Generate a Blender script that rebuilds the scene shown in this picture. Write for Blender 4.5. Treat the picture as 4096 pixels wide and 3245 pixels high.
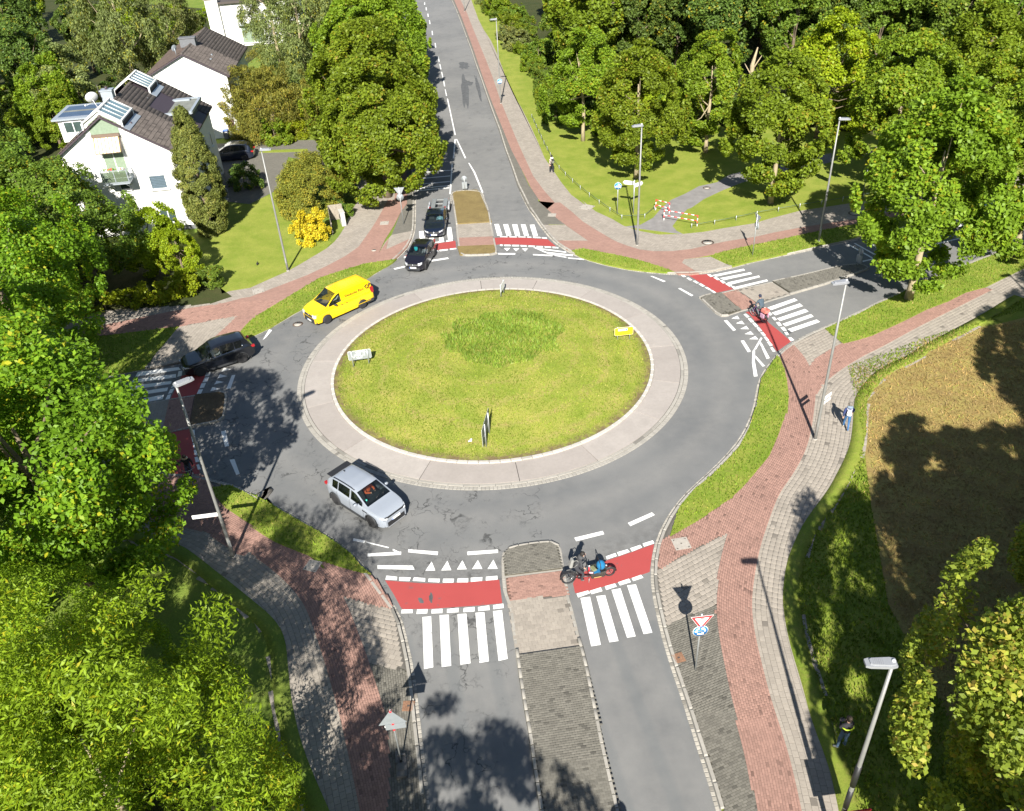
import bpy, bmesh, math, random
import numpy as np
from mathutils import Vector, Matrix
random.seed(7)
RNG = np.random.default_rng(7)
for _o in list(bpy.data.objects):
    bpy.data.objects.remove(_o)
SC = bpy.context.scene
COL = SC.collection
PI = math.pi
R = math.radians

# ------------------------------------------------------------------ camera (a drone 28.5 m above the road)
cam = bpy.data.cameras.new('camera')
cam.sensor_width = 36.0
cam.lens = 29.4675
cam.clip_end = 2000
camo = bpy.data.objects.new('camera', cam)
COL.objects.link(camo)
PITCH, ROLL, CAM_H = R(35.0117), R(3.4505), 28.5
_f = Vector((0, math.cos(PITCH), -math.sin(PITCH)))
_r = Vector((1, 0, 0)); _d = _f.cross(_r)
_r2 = _r*math.cos(ROLL) + _d*math.sin(ROLL)
_d2 = -_r*math.sin(ROLL) + _d*math.cos(ROLL)
_M = Matrix((_r2, -_d2, -_f)).transposed().to_4x4()
_M.translation = (0, 0, CAM_H)
camo.matrix_world = _M
SC.camera = camo

# ------------------------------------------------------------------ sky, sun, exposure
SUN_EL, SUN_AZ = 36.0, 184.5            # sun stands in the south, compass degrees (y is north)
w_ = bpy.data.worlds.new('World'); SC.world = w_; w_.use_nodes = True
nt = w_.node_tree
sky = nt.nodes.new('ShaderNodeTexSky'); sky.sky_type = 'NISHITA'
sky.sun_disc = False; sky.sun_elevation = R(SUN_EL); sky.sun_rotation = R(SUN_AZ)
sky.air_density = 1.0; sky.dust_density = 0.6; sky.ozone_density = 1.0
nt.links.new(sky.outputs[0], nt.nodes['Background'].inputs[0])
nt.nodes['Background'].inputs[1].default_value = 0.055
sl = bpy.data.lights.new('sun', 'SUN'); sl.energy = 5.0; sl.angle = R(0.53); sl.color = (1.0, 0.955, 0.87)
so = bpy.data.objects.new('sun', sl); COL.objects.link(so)
_sd = Vector((math.sin(R(SUN_AZ))*math.cos(R(SUN_EL)), math.cos(R(SUN_AZ))*math.cos(R(SUN_EL)), math.sin(R(SUN_EL))))
so.rotation_euler = _sd.to_track_quat('Z', 'Y').to_euler()
so.location = (0, -40, 60)
SC.view_settings.view_transform = 'Standard'; SC.view_settings.look = 'None'
SC.view_settings.exposure = 1.15; SC.view_settings.gamma = 1.0
SC.view_settings.use_curve_mapping = False
SC.render.engine = 'CYCLES'
SC.cycles.max_bounces = 8; SC.cycles.diffuse_bounces = 3; SC.cycles.glossy_bounces = 3
SC.cycles.transmission_bounces = 4; SC.cycles.transparent_max_bounces = 12
SC.cycles.use_denoising = True

# ------------------------------------------------------------------ helpers
def tag(o, label=None, cat=None, group=None, kind=None):
    if label: o['label'] = label
    if cat: o['category'] = cat
    if group: o['group'] = group
    if kind: o['kind'] = kind
    return o
def empty(name, loc=(0, 0, 0), rz=0.0, label=None, cat=None, group=None):
    o = bpy.data.objects.new(name, None); o.empty_display_size = .3
    COL.objects.link(o); o.location = loc; o.rotation_euler = (0, 0, rz)
    return tag(o, label, cat, group)
def link(name, me, parent=None, loc=None, rz=None):
    o = bpy.data.objects.new(name, me); COL.objects.link(o)
    if parent: o.parent = parent
    if loc is not None: o.location = loc
    if rz is not None: o.rotation_euler = (0, 0, rz)
    return o
def clone(root, loc, rz, label=None, group=None):
    def cp(o, par):
        c = o.copy(); COL.objects.link(c); c.parent = par
        for ch in kids.get(o.name, ()): cp(ch, c)
        return c
    kids = {}
    for o in root.children_recursive: kids.setdefault(o.parent.name, []).append(o)
    r = cp(root, None)
    r.location = loc; r.rotation_euler = (0, 0, rz)
    if label: r['label'] = label
    if group: r['group'] = group
    return r
def raw_mesh(name, V, F, mats=(), midx=None, smooth=False):
    """fast mesh from numpy verts and faces given as (n,k) array or list of lists"""
    me = bpy.data.meshes.new(name)
    V = np.asarray(V, dtype=np.float32).reshape(-1, 3)
    if isinstance(F, np.ndarray):
        n, k = F.shape
        me.vertices.add(len(V)); me.vertices.foreach_set('co', V.ravel())
        me.loops.add(n*k); me.loops.foreach_set('vertex_index', F.astype(np.int32).ravel())
        me.polygons.add(n); me.polygons.foreach_set('loop_start', np.arange(0, n*k, k, dtype=np.int32))
        if midx is not None: me.polygons.foreach_set('material_index', np.asarray(midx, dtype=np.int32))
        if smooth: me.polygons.foreach_set('use_smooth', np.ones(n, dtype=bool))
        for m in mats: me.materials.append(m)
        me.update(calc_edges=True); me.validate()
        return me
    me.from_pydata([tuple(v) for v in V], [], [list(f) for f in F])
    for m in mats: me.materials.append(m)
    if midx is not None: me.polygons.foreach_set('material_index', np.asarray(midx, dtype=np.int32))
    if smooth: me.polygons.foreach_set('use_smooth', np.ones(len(me.polygons), dtype=bool))
    me.update(); return me

class MB:
    """collects shapes and links them as ONE mesh object"""
    def __init__(s): s.v = []; s.f = []; s.m = []; s.sm = []
    def add(s, V, F, mi=0, sm=False):
        b = len(s.v); s.v += [tuple(v) for v in V]
        for f in F: s.f.append([i+b for i in f]); s.m.append(mi); s.sm.append(sm)
        return s
    def box(s, c, d, rz=0.0, mi=0, rx=0.0, ry=0.0, taper=1.0):
        M = Matrix.Translation(c) @ Matrix.Rotation(rz, 4, 'Z') @ Matrix.Rotation(ry, 4, 'Y') @ Matrix.Rotation(rx, 4, 'X')
        x, y, z = d[0]/2, d[1]/2, d[2]/2; t = taper
        P = [(-x, -y, -z), (x, -y, -z), (x, y, -z), (-x, y, -z), (-x*t, -y*t, z), (x*t, -y*t, z), (x*t, y*t, z), (-x*t, y*t, z)]
        return s.add([M @ Vector(p) for p in P], [(3, 2, 1, 0), (4, 5, 6, 7), (0, 1, 5, 4), (1, 2, 6, 5), (2, 3, 7, 6), (3, 0, 4, 7)], mi)
    def tube(s, pts, r, n=8, mi=0, cap=True):
        pts = [Vector(p) for p in pts]
        rr = r if isinstance(r, (list, tuple)) else [r]*len(pts)
        V = []; F = []
        prev = None
        for i, p in enumerate(pts):
            t = (pts[min(i+1, len(pts)-1)]-pts[max(i-1, 0)]).normalized()
            if prev is None:
                a = Vector((0, 0, 1)) if abs(t.z) < .9 else Vector((1, 0, 0))
                u = t.cross(a).normalized()
            else: u = (prev - t*prev.dot(t)).normalized()
            prev = u; w = t.cross(u)
            for k in range(n):
                an = 2*PI*k/n; V.append(p + (u*math.cos(an)+w*math.sin(an))*rr[i])
        for i in range(len(pts)-1):
            for k in range(n):
                F.append((i*n+k, i*n+(k+1) % n, (i+1)*n+(k+1) % n, (i+1)*n+k))
        if cap: F.append(tuple(range(n-1, -1, -1))); F.append(tuple((len(pts)-1)*n+k for k in range(n)))
        return s.add(V, F, mi, True)
    def lathe(s, prof, n=16, c=(0, 0, 0), M=None, mi=0, cap=True):
        V = []; F = []
        for (r, z) in prof:
            for k in range(n):
                v = Vector((r*math.cos(2*PI*k/n), r*math.sin(2*PI*k/n), z))
                if M: v = M @ v
                V.append(v+Vector(c))
        for i in range(len(prof)-1):
            for k in range(n): F.append((i*n+k, i*n+(k+1) % n, (i+1)*n+(k+1) % n, (i+1)*n+k))
        if cap: F.append(tuple(range(n-1, -1, -1))); F.append(tuple((len(prof)-1)*n+k for k in range(n)))
        return s.add(V, F, mi, True)
    def prism(s, poly, z0, z1, mi=0, side=None, M=None):
        n = len(poly)
        a = sum(poly[i][0]*poly[(i+1) % n][1]-poly[(i+1) % n][0]*poly[i][1] for i in range(n))
        if a < 0: poly = poly[::-1]
        V = [Vector((x, y, z0)) for x, y in poly]+[Vector((x, y, z1)) for x, y in poly]
        if M: V = [M @ v for v in V]
        F = [tuple(range(n-1, -1, -1)), tuple(range(n, 2*n))]
        s.add(V, F, mi)
        s.add(V, [(i, (i+1) % n, n+(i+1) % n, n+i) for i in range(n)], mi if side is None else side)
        return s
    def sphere(s, c, r, n=10, m=6, mi=0, sc=(1, 1, 1)):
        V = []; F = []
        for i in range(m+1):
            th = PI*i/m
            for k in range(n):
                V.append((c[0]+r*sc[0]*math.sin(th)*math.cos(2*PI*k/n), c[1]+r*sc[1]*math.sin(th)*math.sin(2*PI*k/n), c[2]+r*sc[2]*math.cos(th)))
        for i in range(m):
            for k in range(n): F.append((i*n+k, (i+1)*n+k, (i+1)*n+(k+1) % n, i*n+(k+1) % n))
        return s.add(V, F, mi, True)
    def mesh(s, name, mats):
        me = bpy.data.meshes.new(name)
        me.from_pydata(s.v, [], s.f)
        for m in (mats if isinstance(mats, (list, tuple)) else [mats]): me.materials.append(m)
        me.polygons.foreach_set('material_index', np.array(s.m, dtype=np.int32))
        me.polygons.foreach_set('use_smooth', np.array(s.sm, dtype=bool))
        me.update(); return me
    def build(s, name, mats, parent=None, loc=None, rz=None):
        return link(name, s.mesh(name, mats), parent, loc, rz)

def bevel(o, w=.01, seg=1):
    m = o.modifiers.new('bevel', 'BEVEL'); m.width = w; m.segments = seg; m.limit_method = 'ANGLE'
    return o

# ------------------------------------------------------------------ materials
class NT:
    def __init__(s, name):
        s.m = bpy.data.materials.new(name); s.m.use_nodes = True
        s.t = s.m.node_tree; s.b = s.t.nodes['Principled BSDF']; s.out = s.t.nodes['Material Output']
    def n(s, t, **k):
        x = s.t.nodes.new(t)
        for a, b in k.items():
            if a.startswith('i_'): x.inputs[int(a[2:])].default_value = b
            else: setattr(x, a, b)
        return x
    def l(s, a, b): s.t.links.new(a, b)
    def geo(s): 
        if not hasattr(s, '_g'): s._g = s.n('ShaderNodeNewGeometry')
        return s._g
    def noise(s, scale, det=3, rough=.55, vec=None, dim='3D', dist=0.0):
        x = s.n('ShaderNodeTexNoise'); x.inputs['Scale'].default_value = scale; x.inputs['Detail'].default_value = det
        x.inputs['Roughness'].default_value = rough; x.inputs['Distortion'].default_value = dist
        s.l(vec if vec is not None else s.geo().outputs['Position'], x.inputs['Vector']); return x.outputs[0]
    def ramp(s, fac, stops, interp='LINEAR'):
        x = s.n('ShaderNodeValToRGB'); x.color_ramp.interpolation = interp
        e = x.color_ramp.elements
        while len(e) < len(stops): e.new(.5)
        for i, (p, c) in enumerate(stops):
            e[i].position = p; e[i].color = (c, c, c, 1) if not isinstance(c, (tuple, list)) else (*c, 1)
        s.l(fac, x.inputs[0]); return x.outputs[0]
    def mix(s, f, a, b, mode='MIX'):
        x = s.n('ShaderNodeMix', data_type='RGBA', blend_type=mode)
        for v, k in ((f, 0), (a, 6), (b, 7)):
            if hasattr(v, 'default_value') or hasattr(v, 'is_linked'): s.l(v, x.inputs[k])
            else: x.inputs[k].default_value = v if k == 0 else (*v, 1)
        return x.outputs[2]
    def math(s, op, a, b=None, c=None, clamp=False):
        x = s.n('ShaderNodeMath', operation=op, use_clamp=clamp)
        for k, v in enumerate((a, b, c)):
            if v is None: continue
            if hasattr(v, 'is_linked'): s.l(v, x.inputs[k])
            else: x.inputs[k].default_value = v
        return x.outputs[0]
    def bump(s, h, st=.3, dist=.02):
        x = s.n('ShaderNodeBump'); x.inputs['Strength'].default_value = st; x.inputs['Distance'].default_value = dist
        s.l(h, x.inputs['Height']); s.l(x.outputs[0], s.b.inputs['Normal']); return x
    def col(s, c): s.l(c, s.b.inputs['Base Color']); return s
    def rough(s, r):
        if hasattr(r, 'is_linked'): s.l(r, s.b.inputs['Roughness'])
        else: s.b.inputs['Roughness'].default_value = r
        return s
_MC = {}
def M(name, c, rough=.6, metal=0.0, var=.12, scale=6.0, coat=0.0, bump=0.0, emit=None):
    """plain material with a little noise in its colour"""
    if name in _MC: return _MC[name]
    t = NT(name); tc = t.n('ShaderNodeTexCoord')
    no = t.noise(scale, 4, .6, tc.outputs['Object'])
    a = tuple(min(1, x*(1-var)) for x in c); b = tuple(min(1, x*(1+var)) for x in c)
    t.col(t.ramp(no, [(.3, a), (.7, b)])).rough(rough)
    t.b.inputs['Metallic'].default_value = metal
    t.b.inputs['Coat Weight'].default_value = coat; t.b.inputs['Coat Roughness'].default_value = .04
    if bump: t.bump(no, bump, .01)
    if emit: t.b.inputs['Emission Color'].default_value = (*c, 1); t.b.inputs['Emission Strength'].default_value = emit
    _MC[name] = t.m; return t.m
def rnd(t):
    """a random number per object and per loose piece"""
    oi = t.n('ShaderNodeObjectInfo')
    return t.math('FRACT', t.math('ADD', oi.outputs['Random'], t.geo().outputs['Random Per Island']))

# ------------------------------------------------------------------ plan geometry
def arr(p): return np.asarray(p, dtype=float)
def dense(p, step=.1):
    p = arr(p); d = np.hypot(*np.diff(p, axis=0).T); s = np.r_[0, np.cumsum(d)]
    n = max(2, int(s[-1]/step)+1); t = np.linspace(0, s[-1], n)
    return np.c_[np.interp(t, s, p[:, 0]), np.interp(t, s, p[:, 1])]
def smooth_line(p, step=.1, win=9, it=2, closed=False):
    q = dense(p, step)
    k = np.ones(win)/win
    for _ in range(it):
        pad = win//2
        if closed: qq = np.vstack([q[-pad:], q, q[:pad]])
        else: qq = np.vstack([2*q[0]-q[pad:0:-1], q, 2*q[-1]-q[-2:-pad-2:-1]])
        q = np.c_[np.convolve(qq[:, 0], k, 'valid'), np.convolve(qq[:, 1], k, 'valid')]
    return q
def normals(q):
    t = np.gradient(q, axis=0); t /= np.maximum(np.hypot(t[:, 0], t[:, 1]), 1e-9)[:, None]
    return t, np.c_[-t[:, 1], t[:, 0]]
def offset(q, d):
    t, n = normals(q); return q + n*d
def inpoly(P, poly):
    P = arr(P); poly = arr(poly); x, y = P[:, 0], P[:, 1]; r = np.zeros(len(P), bool)
    j = len(poly)-1
    for i in range(len(poly)):
        xi, yi = poly[i]; xj, yj = poly[j]
        c = ((yi > y) != (yj > y)) & (x < (xj-xi)*(y-yi)/((yj-yi) if yj != yi else 1e-12)+xi)
        r ^= c; j = i
    return r
_CM = np.array(camo.matrix_world.inverted())
FPX = 29.4675/36*1024
def screen(P):
    """where a point shows in the photograph (used to choose which pieces are large enough to be built singly)"""
    P = np.c_[arr(P), np.ones(len(P))] @ _CM.T
    return 512+FPX*P[:, 0]/-P[:, 2], 405.5-FPX*P[:, 1]/-P[:, 2], -P[:, 2]
def prism(name, poly, z0, z1, mat, kind='structure', parent=None):
    o = MB().prism([tuple(p) for p in poly], z0, z1).build(name, mat, parent)
    if kind and not parent: o['kind'] = kind
    return o
LAYOUT = {'kSE':[(6.19,15.49),(6.17,16.36),(6.02,17.97),(5.95,19.5),(5.83,20.67),(5.74,21.78),(5.66,23.09),(5.68,24.91),(5.63,25.19),(5.75,26.4),(5.98,27.5),(6.31,28.56),(6.66,29.31),(7.22,30.34),(8.01,31.49),(9.01,32.58),(10.1,33.61),(11.0,34.59),(12.06,35.82),(13.03,37.37),(13.73,38.78),(14.15,39.77),(14.42,40.65),(15.11,42.24),(15.88,43.31),(16.86,44.64),(17.82,45.54),(18.9,46.38),(19.76,46.97),(20.88,47.56),(22.39,48.49),(23.69,49.22),(25.47,50.45),(26.96,51.3),(29.23,52.86),(31.29,54.01),(34.24,55.52),(36.55,56.74),(39.86,58.35),(44.79,61.05),(55.33,66.24)],
'kNE':[(-9.88,213.35),(-7.25,179.47),(-6.0,167.14),(-5.0,156.28),(-4.1,145.63),(-3.1,134.41),(-2.41,125.42),(-1.7,117.39),(-0.93,107.79),(-0.26,99.96),(0.29,93.96),(0.75,87.29),(1.2,82.47),(1.63,77.04),(2.13,73.37),(2.42,70.94),(2.79,69.41),(3.08,67.68),(3.59,65.44),(4.17,63.3),(4.97,61.71),(5.76,60.41),(6.66,59.47),(8.01,58.38),(9.35,57.53),(10.7,56.91),(12.05,56.45),(12.96,56.24),(13.9,56.16),(15.05,56.21),(15.85,56.36),(17.11,56.84),(18.5,57.37),(20.73,58.19),(21.73,58.39),(23.92,59.12),(27.27,60.18),(29.59,60.99),(33.13,62.18),(36.75,63.33),(40.66,64.47),(43.64,65.4),(49.44,67.21),(59.32,70.53)],
'kNW':[(-21.31,217.9),(-17.52,180.15),(-13.32,137.13),(-10.85,110.58),(-9.2,92.61),(-8.17,80.44),(-7.64,73.69),(-7.52,71.61),(-7.33,67.88),(-7.38,66.01),(-7.6,64.37),(-8.03,63.07),(-8.51,61.89),(-9.02,60.77),(-9.83,59.77),(-10.52,58.75),(-11.57,57.64),(-12.76,56.44),(-13.75,55.46),(-14.54,54.58),(-15.31,53.65),(-15.95,52.67),(-16.59,51.8),(-17.32,51.04),(-17.76,50.6),(-18.44,50.13),(-19.24,49.46),(-20.11,48.82),(-21.14,48.2),(-21.87,47.81),(-22.8,47.52),(-23.89,47.25),(-24.98,46.98),(-25.97,46.71),(-27.17,46.16),(-29.25,45.21),(-31.91,43.93),(-35.67,42.03)],
'kSW':[(-31.98,35.21),(-28.12,35.8),(-24.82,36.25),(-22.03,36.29),(-20.26,36.26),(-19.11,36.18),(-18.1,36.08),(-17.22,35.94),(-16.62,35.48),(-15.4,35.05),(-14.6,34.56),(-13.86,33.97),(-12.99,33.34),(-14.14,34.33),(-13.27,33.7),(-12.14,32.72),(-11.01,31.85),(-9.83,30.91),(-8.82,30.0),(-8.11,29.33),(-7.53,28.52),(-6.96,27.65),(-6.4,26.74),(-5.98,25.96),(-5.59,25.72),(-5.33,24.9),(-5.1,24.04),(-4.88,23.14),(-4.67,22.28),(-4.5,21.28),(-4.34,20.21),(-4.18,19.08),(-3.98,18.01),(-3.84,17.0),(-3.73,16.11)],
'iS':[(0.11,15.87),(-0.03,17.5),(-0.12,18.81),(-0.24,19.92),(-0.38,21.41),(-0.46,22.55),(-0.56,23.69),(-0.65,25.11),(-0.9,26.16),(-0.94,27.02),(-0.93,28.07),(-0.86,28.57),(-0.56,28.88),(0.25,29.05),(1.05,29.12),(1.47,29.12),(1.77,28.94),(1.92,28.6),(1.94,27.92),(1.97,27.18),(2.03,26.08),(2.02,25.64),(2.12,24.9),(2.26,23.48),(2.35,22.8),(2.45,21.77),(2.52,20.54),(2.59,19.45),(2.65,18.35),(2.76,16.97),(2.88,15.7)],
'iS_red':[(-0.76,26.93),(1.93,27.18),(1.98,25.71),(-0.71,25.53)],
'iS_slab':[(-0.71,25.53),(1.98,25.71),(2.35,22.8),(-0.45,22.52)],
'iN':[(-4.51,73.19),(-4.54,75.25),(-4.22,76.08),(-3.02,76.24),(-1.82,75.71),(-1.45,74.91),(-1.25,72.67),(-1.16,72.41),(-0.94,70.29),(-0.81,67.71),(-0.63,65.28),(-0.49,62.98),(-0.45,61.88),(-0.84,61.67),(-1.86,61.69),(-2.88,61.79),(-3.29,61.92),(-3.51,62.67),(-3.68,64.69),(-3.88,68.18),(-4.11,71.08),(-4.32,73.85)],
'iN_slab':[(-3.9,68.32),(-0.82,68.21),(-0.64,65.33),(-3.75,65.48)],
'iN_red':[(-3.75,65.48),(-0.64,65.33),(-0.54,63.73),(-3.59,63.72)],
'iE':[(13.67,52.5),(14.11,52.83),(15.45,53.12),(16.46,53.51),(18.04,53.9),(19.62,54.38),(21.61,54.95),(25.03,56.14),(26.39,56.22),(26.87,55.72),(26.8,55.3),(25.16,54.43),(22.93,53.33),(20.05,52.14),(18.26,51.37),(16.74,50.45),(16.06,50.21),(14.87,49.63),(14.58,49.67),(14.29,50.12)],
'iE_red':[(15.45,53.12),(16.46,53.51),(17.49,51.19),(16.13,50.27)],
'iE_slab':[(16.46,53.51),(19.27,54.29),(20.07,52.19),(17.49,51.19)],
'iW':[(-25.6,42.81),(-23.46,43.13),(-21.76,43.47),(-21.21,43.61),(-19.7,43.89),(-18.72,43.97),(-18.0,44.05),(-17.76,43.9),(-17.6,43.63),(-17.39,42.57),(-17.18,41.25),(-17.24,40.96),(-17.56,40.7),(-19.07,40.34),(-20.55,39.83),(-21.85,39.62),(-24.29,39.3)],
'iW_red':[(-21.21,43.59),(-19.71,43.87),(-19.06,40.35),(-20.55,39.86)],
'iW_soil':[(-19.64,43.83),(-18.7,43.9),(-18.03,43.98),(-17.79,43.81),(-17.68,43.55),(-17.49,42.58),(-17.29,41.34),(-17.34,41.1),(-17.64,40.84),(-19.03,40.41)],
'vSW':[(-16.22,34.59),(-15.3,34.73),(-14.49,34.17),(-13.76,33.6),(-12.9,32.97),(-14.03,33.92),(-13.17,33.34),(-12.06,32.41),(-10.93,31.5),(-9.76,30.57),(-8.83,29.74),(-8.12,29.03),(-7.54,28.19),(-7.0,27.62),(-7.36,27.69),(-7.92,27.9),(-8.56,28.19),(-9.47,28.68),(-10.21,29.08),(-11.09,29.58),(-11.93,30.09),(-12.68,30.69),(-13.47,31.4),(-12.81,30.97),(-14.06,32.01),(-15.05,32.87),(-15.82,33.83)],
'rSWa':[(-19.94,36.0),(-19.77,32.8),(-17.9,32.07),(-15.47,31.2),(-14.94,30.61),(-14.16,30.02),(-13.39,29.35),(-13.09,29.67),(-12.31,28.92),(-11.58,28.28),(-10.61,27.24),(-9.85,26.25),(-9.85,26.26),(-9.24,24.97),(-8.71,23.68),(-8.21,22.46),(-7.7,21.07),(-7.23,19.77),(-6.74,18.23),(-6.29,16.81),(-6.11,16.2),(-5.96,15.67)],
'rSWb':[(-17.14,35.73),(-16.22,34.59),(-15.82,33.83),(-15.05,32.87),(-14.06,32.01),(-12.81,30.97),(-13.47,31.4),(-12.68,30.69),(-11.93,30.09),(-11.09,29.58),(-10.19,29.0),(-9.38,28.1),(-8.78,27.25),(-8.32,26.43),(-7.85,25.44),(-7.46,24.55),(-7.0,23.42),(-6.62,22.48),(-6.04,20.84),(-5.76,19.95),(-5.53,18.83),(-5.37,17.78),(-5.33,17.04),(-5.34,16.15),(-5.32,15.63)],
'rSWc':[(-9.46,28.6),(-8.56,28.18),(-7.92,27.88),(-7.36,27.67),(-6.96,27.54),(-6.4,26.67),(-5.95,25.8),(-5.86,25.42),(-7.1,25.89),(-8.32,26.43),(-8.94,27.5)],
'sSWtri':[(-8.31,26.37),(-6.93,25.9),(-5.9,25.51),(-5.4,23.77),(-5.1,22.18),(-6.64,22.57),(-7.0,23.42),(-7.46,24.55),(-7.85,25.44)],
'dSW':[(-6.64,22.57),(-5.1,22.18),(-4.9,21.97),(-4.64,20.74),(-4.44,19.58),(-4.22,18.22),(-4.01,16.95),(-3.88,16.06),(-3.83,15.54),(-5.32,15.63),(-5.34,16.15),(-5.33,17.04),(-5.37,17.78),(-5.53,18.83),(-5.76,19.95),(-6.04,20.84)],
'gSWl':[(-23.12,32.15),(-20.94,31.49),(-19.49,31.0),(-17.73,30.06),(-17.19,29.92),(-16.13,29.07),(-15.15,28.16),(-14.07,27.2),(-13.09,26.28),(-12.14,25.41),(-11.57,24.86),(-11.19,24.34),(-10.96,23.92),(-10.57,22.38),(-10.16,20.83),(-9.53,19.1),(-8.89,17.76),(-8.09,16.32),(-7.78,15.78)],
'gSWr':[(-23.2,35.76),(-21.04,35.56),(-19.76,35.44),(-17.9,32.07),(-15.47,31.2),(-14.94,30.61),(-14.16,30.02),(-13.39,29.35),(-13.09,29.67),(-12.31,28.92),(-11.58,28.28),(-10.61,27.24),(-9.85,26.25),(-9.85,26.26),(-9.24,24.97),(-8.71,23.68),(-8.21,22.46),(-7.7,21.07),(-7.23,19.77),(-6.74,18.23),(-6.29,16.81),(-6.11,16.2),(-5.96,15.67)],
'vSE':[(7.12,28.86),(7.91,30.72),(8.06,30.99),(8.97,32.12),(10.11,33.12),(11.05,34.14),(12.11,35.35),(13.11,37.05),(13.93,38.87),(14.04,38.96),(14.68,40.74),(15.11,41.8),(15.82,42.87),(16.76,44.22),(16.86,43.94),(16.72,42.48),(16.49,41.23),(16.1,39.65),(15.51,37.98),(15.5,38.21),(14.63,36.48),(13.48,34.44),(12.48,33.26),(12.16,32.88),(11.42,32.04),(10.57,31.24),(9.42,30.4),(8.67,29.83),(7.67,29.2)],
'rSEl':[(16.91,44.16),(16.72,42.48),(16.49,41.23),(16.1,39.65),(15.51,37.98),(15.5,38.21),(14.63,36.48),(13.48,34.44),(12.48,33.26),(12.16,32.88),(11.42,32.04),(10.87,31.41),(10.57,30.49),(10.16,29.07),(9.81,28.41),(9.28,27.21),(8.86,26.05),(8.51,24.95),(8.26,23.99),(8.31,24.11),(8.12,22.95),(8.02,21.79),(7.99,20.8),(7.92,19.74),(7.86,18.74),(7.8,17.79),(7.72,16.78),(7.72,15.92),(7.73,15.34),(7.72,14.83)],
'rSEr':[(18.07,45.35),(18.26,44.39),(18.29,43.48),(18.23,42.45),(17.97,41.07),(17.63,39.76),(17.42,39.28),(16.79,37.7),(16.16,36.21),(15.39,34.7),(14.51,33.38),(13.72,32.33),(13.14,31.69),(12.36,30.33),(11.71,29.12),(11.06,27.88),(10.56,26.7),(10.11,25.57),(9.75,24.49),(9.68,24.22),(9.55,23.53),(9.45,22.85),(9.38,22.01),(9.3,20.95),(9.23,20.0),(9.21,19.2),(9.23,17.95),(9.17,16.99),(9.11,16.21),(8.99,15.26),(8.94,14.76)],
'rSEc':[(6.83,28.75),(7.67,29.16),(8.66,29.78),(9.41,30.36),(10.56,31.19),(10.9,31.4),(10.6,30.48),(10.16,29.07),(7.95,27.89),(6.21,26.82),(6.45,27.85)],
'sSEtri':[(6.21,26.82),(7.95,27.89),(10.16,29.07),(9.81,28.41),(9.28,27.21),(8.86,26.05),(8.51,24.95),(8.37,24.45),(8.41,24.57),(5.91,23.6),(5.99,24.79),(5.98,25.52)],
'dSE':[(5.91,23.6),(8.41,24.57),(8.31,24.11),(8.12,22.95),(8.02,21.79),(7.99,20.8),(7.92,19.74),(7.86,18.74),(7.8,17.79),(7.72,16.78),(7.72,15.92),(7.73,15.34),(7.72,14.83),(6.48,14.91),(6.46,15.63),(6.38,17.32),(6.26,18.58),(6.19,19.52),(6.11,20.57),(5.97,21.56),(5.92,23.05)],
'gSEl':[(33.68,51.09),(31.16,49.54),(28.75,48.05),(26.44,46.62),(24.17,45.1),(22.05,43.8),(20.44,42.64),(19.35,41.76),(18.32,40.76),(17.65,39.75),(17.42,39.28),(16.79,37.7),(16.16,36.21),(15.39,34.7),(14.51,33.38),(13.72,32.33),(13.14,31.69),(12.36,30.33),(11.71,29.12),(11.06,27.88),(10.56,26.7),(10.11,25.57),(9.75,24.49),(9.68,24.22),(9.55,23.53),(9.45,22.85),(9.38,22.01),(9.3,20.95),(9.23,20.0),(9.21,19.2),(9.23,17.95),(9.17,16.99),(9.11,16.21),(8.99,15.26),(8.94,14.76)],
'gSEr':[(35.09,49.5),(34.11,48.89),(32.34,47.6),(29.28,45.62),(27.71,44.69),(25.89,43.51),(24.71,42.6),(23.25,41.89),(22.14,41.03),(21.22,40.03),(20.47,39.06),(20.38,38.97),(19.88,37.75),(19.42,36.58),(18.69,34.93),(17.91,33.59),(17.08,32.42),(16.29,31.3),(15.31,30.15),(14.41,29.15),(13.75,28.24),(13.14,27.29),(12.77,26.67),(12.56,26.22),(12.22,25.4),(11.94,24.61),(11.92,24.62),(11.75,23.84),(11.55,22.7),(11.44,21.54),(11.4,20.49),(11.27,19.23),(11.22,18.24),(11.24,17.51),(11.25,17.0),(11.2,16.37),(11.11,15.75),(11.01,15.14),(10.93,14.64)],
'gSEe_u':[(33.35,51.33),(37.4,53.81),(42.32,56.84),(49.97,61.3)],
'gSEe_l':[(31.7,47.17),(35.09,49.5),(39.78,52.45),(46.97,56.62)],
'rSEd_u':[(18.27,42.59),(19.14,43.68),(20.21,44.47),(21.25,45.13),(22.36,45.48),(23.32,45.85),(24.49,46.53),(25.92,47.36),(28.24,48.82),(30.01,49.68),(31.75,50.77),(33.35,51.33)],
'rSEd_l':[(17.65,39.75),(18.32,40.76),(19.35,41.76),(20.44,42.64),(22.05,43.8),(23.07,44.37),(24.17,45.1),(26.44,46.62),(28.75,48.05),(29.94,48.79),(31.16,49.54),(33.68,51.09)],
'sSEtri2':[(18.16,45.49),(19.13,46.1),(20.71,47.12),(21.25,45.13),(20.21,44.47),(19.14,43.68),(18.27,42.59),(18.29,43.48),(18.26,44.39)],
'vSE2':[(20.75,47.11),(22.2,47.99),(23.48,48.71),(25.24,49.92),(26.71,50.76),(28.96,52.3),(31.01,53.43),(33.92,54.92),(36.21,56.13),(39.49,57.71),(44.36,60.37),(52.02,64.5),(49.97,61.3),(42.32,56.84),(37.4,53.81),(33.35,51.33),(31.75,50.77),(30.01,49.68),(28.24,48.82),(25.92,47.36),(24.49,46.53),(23.32,45.85),(22.36,45.48),(21.25,45.13)],
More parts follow.
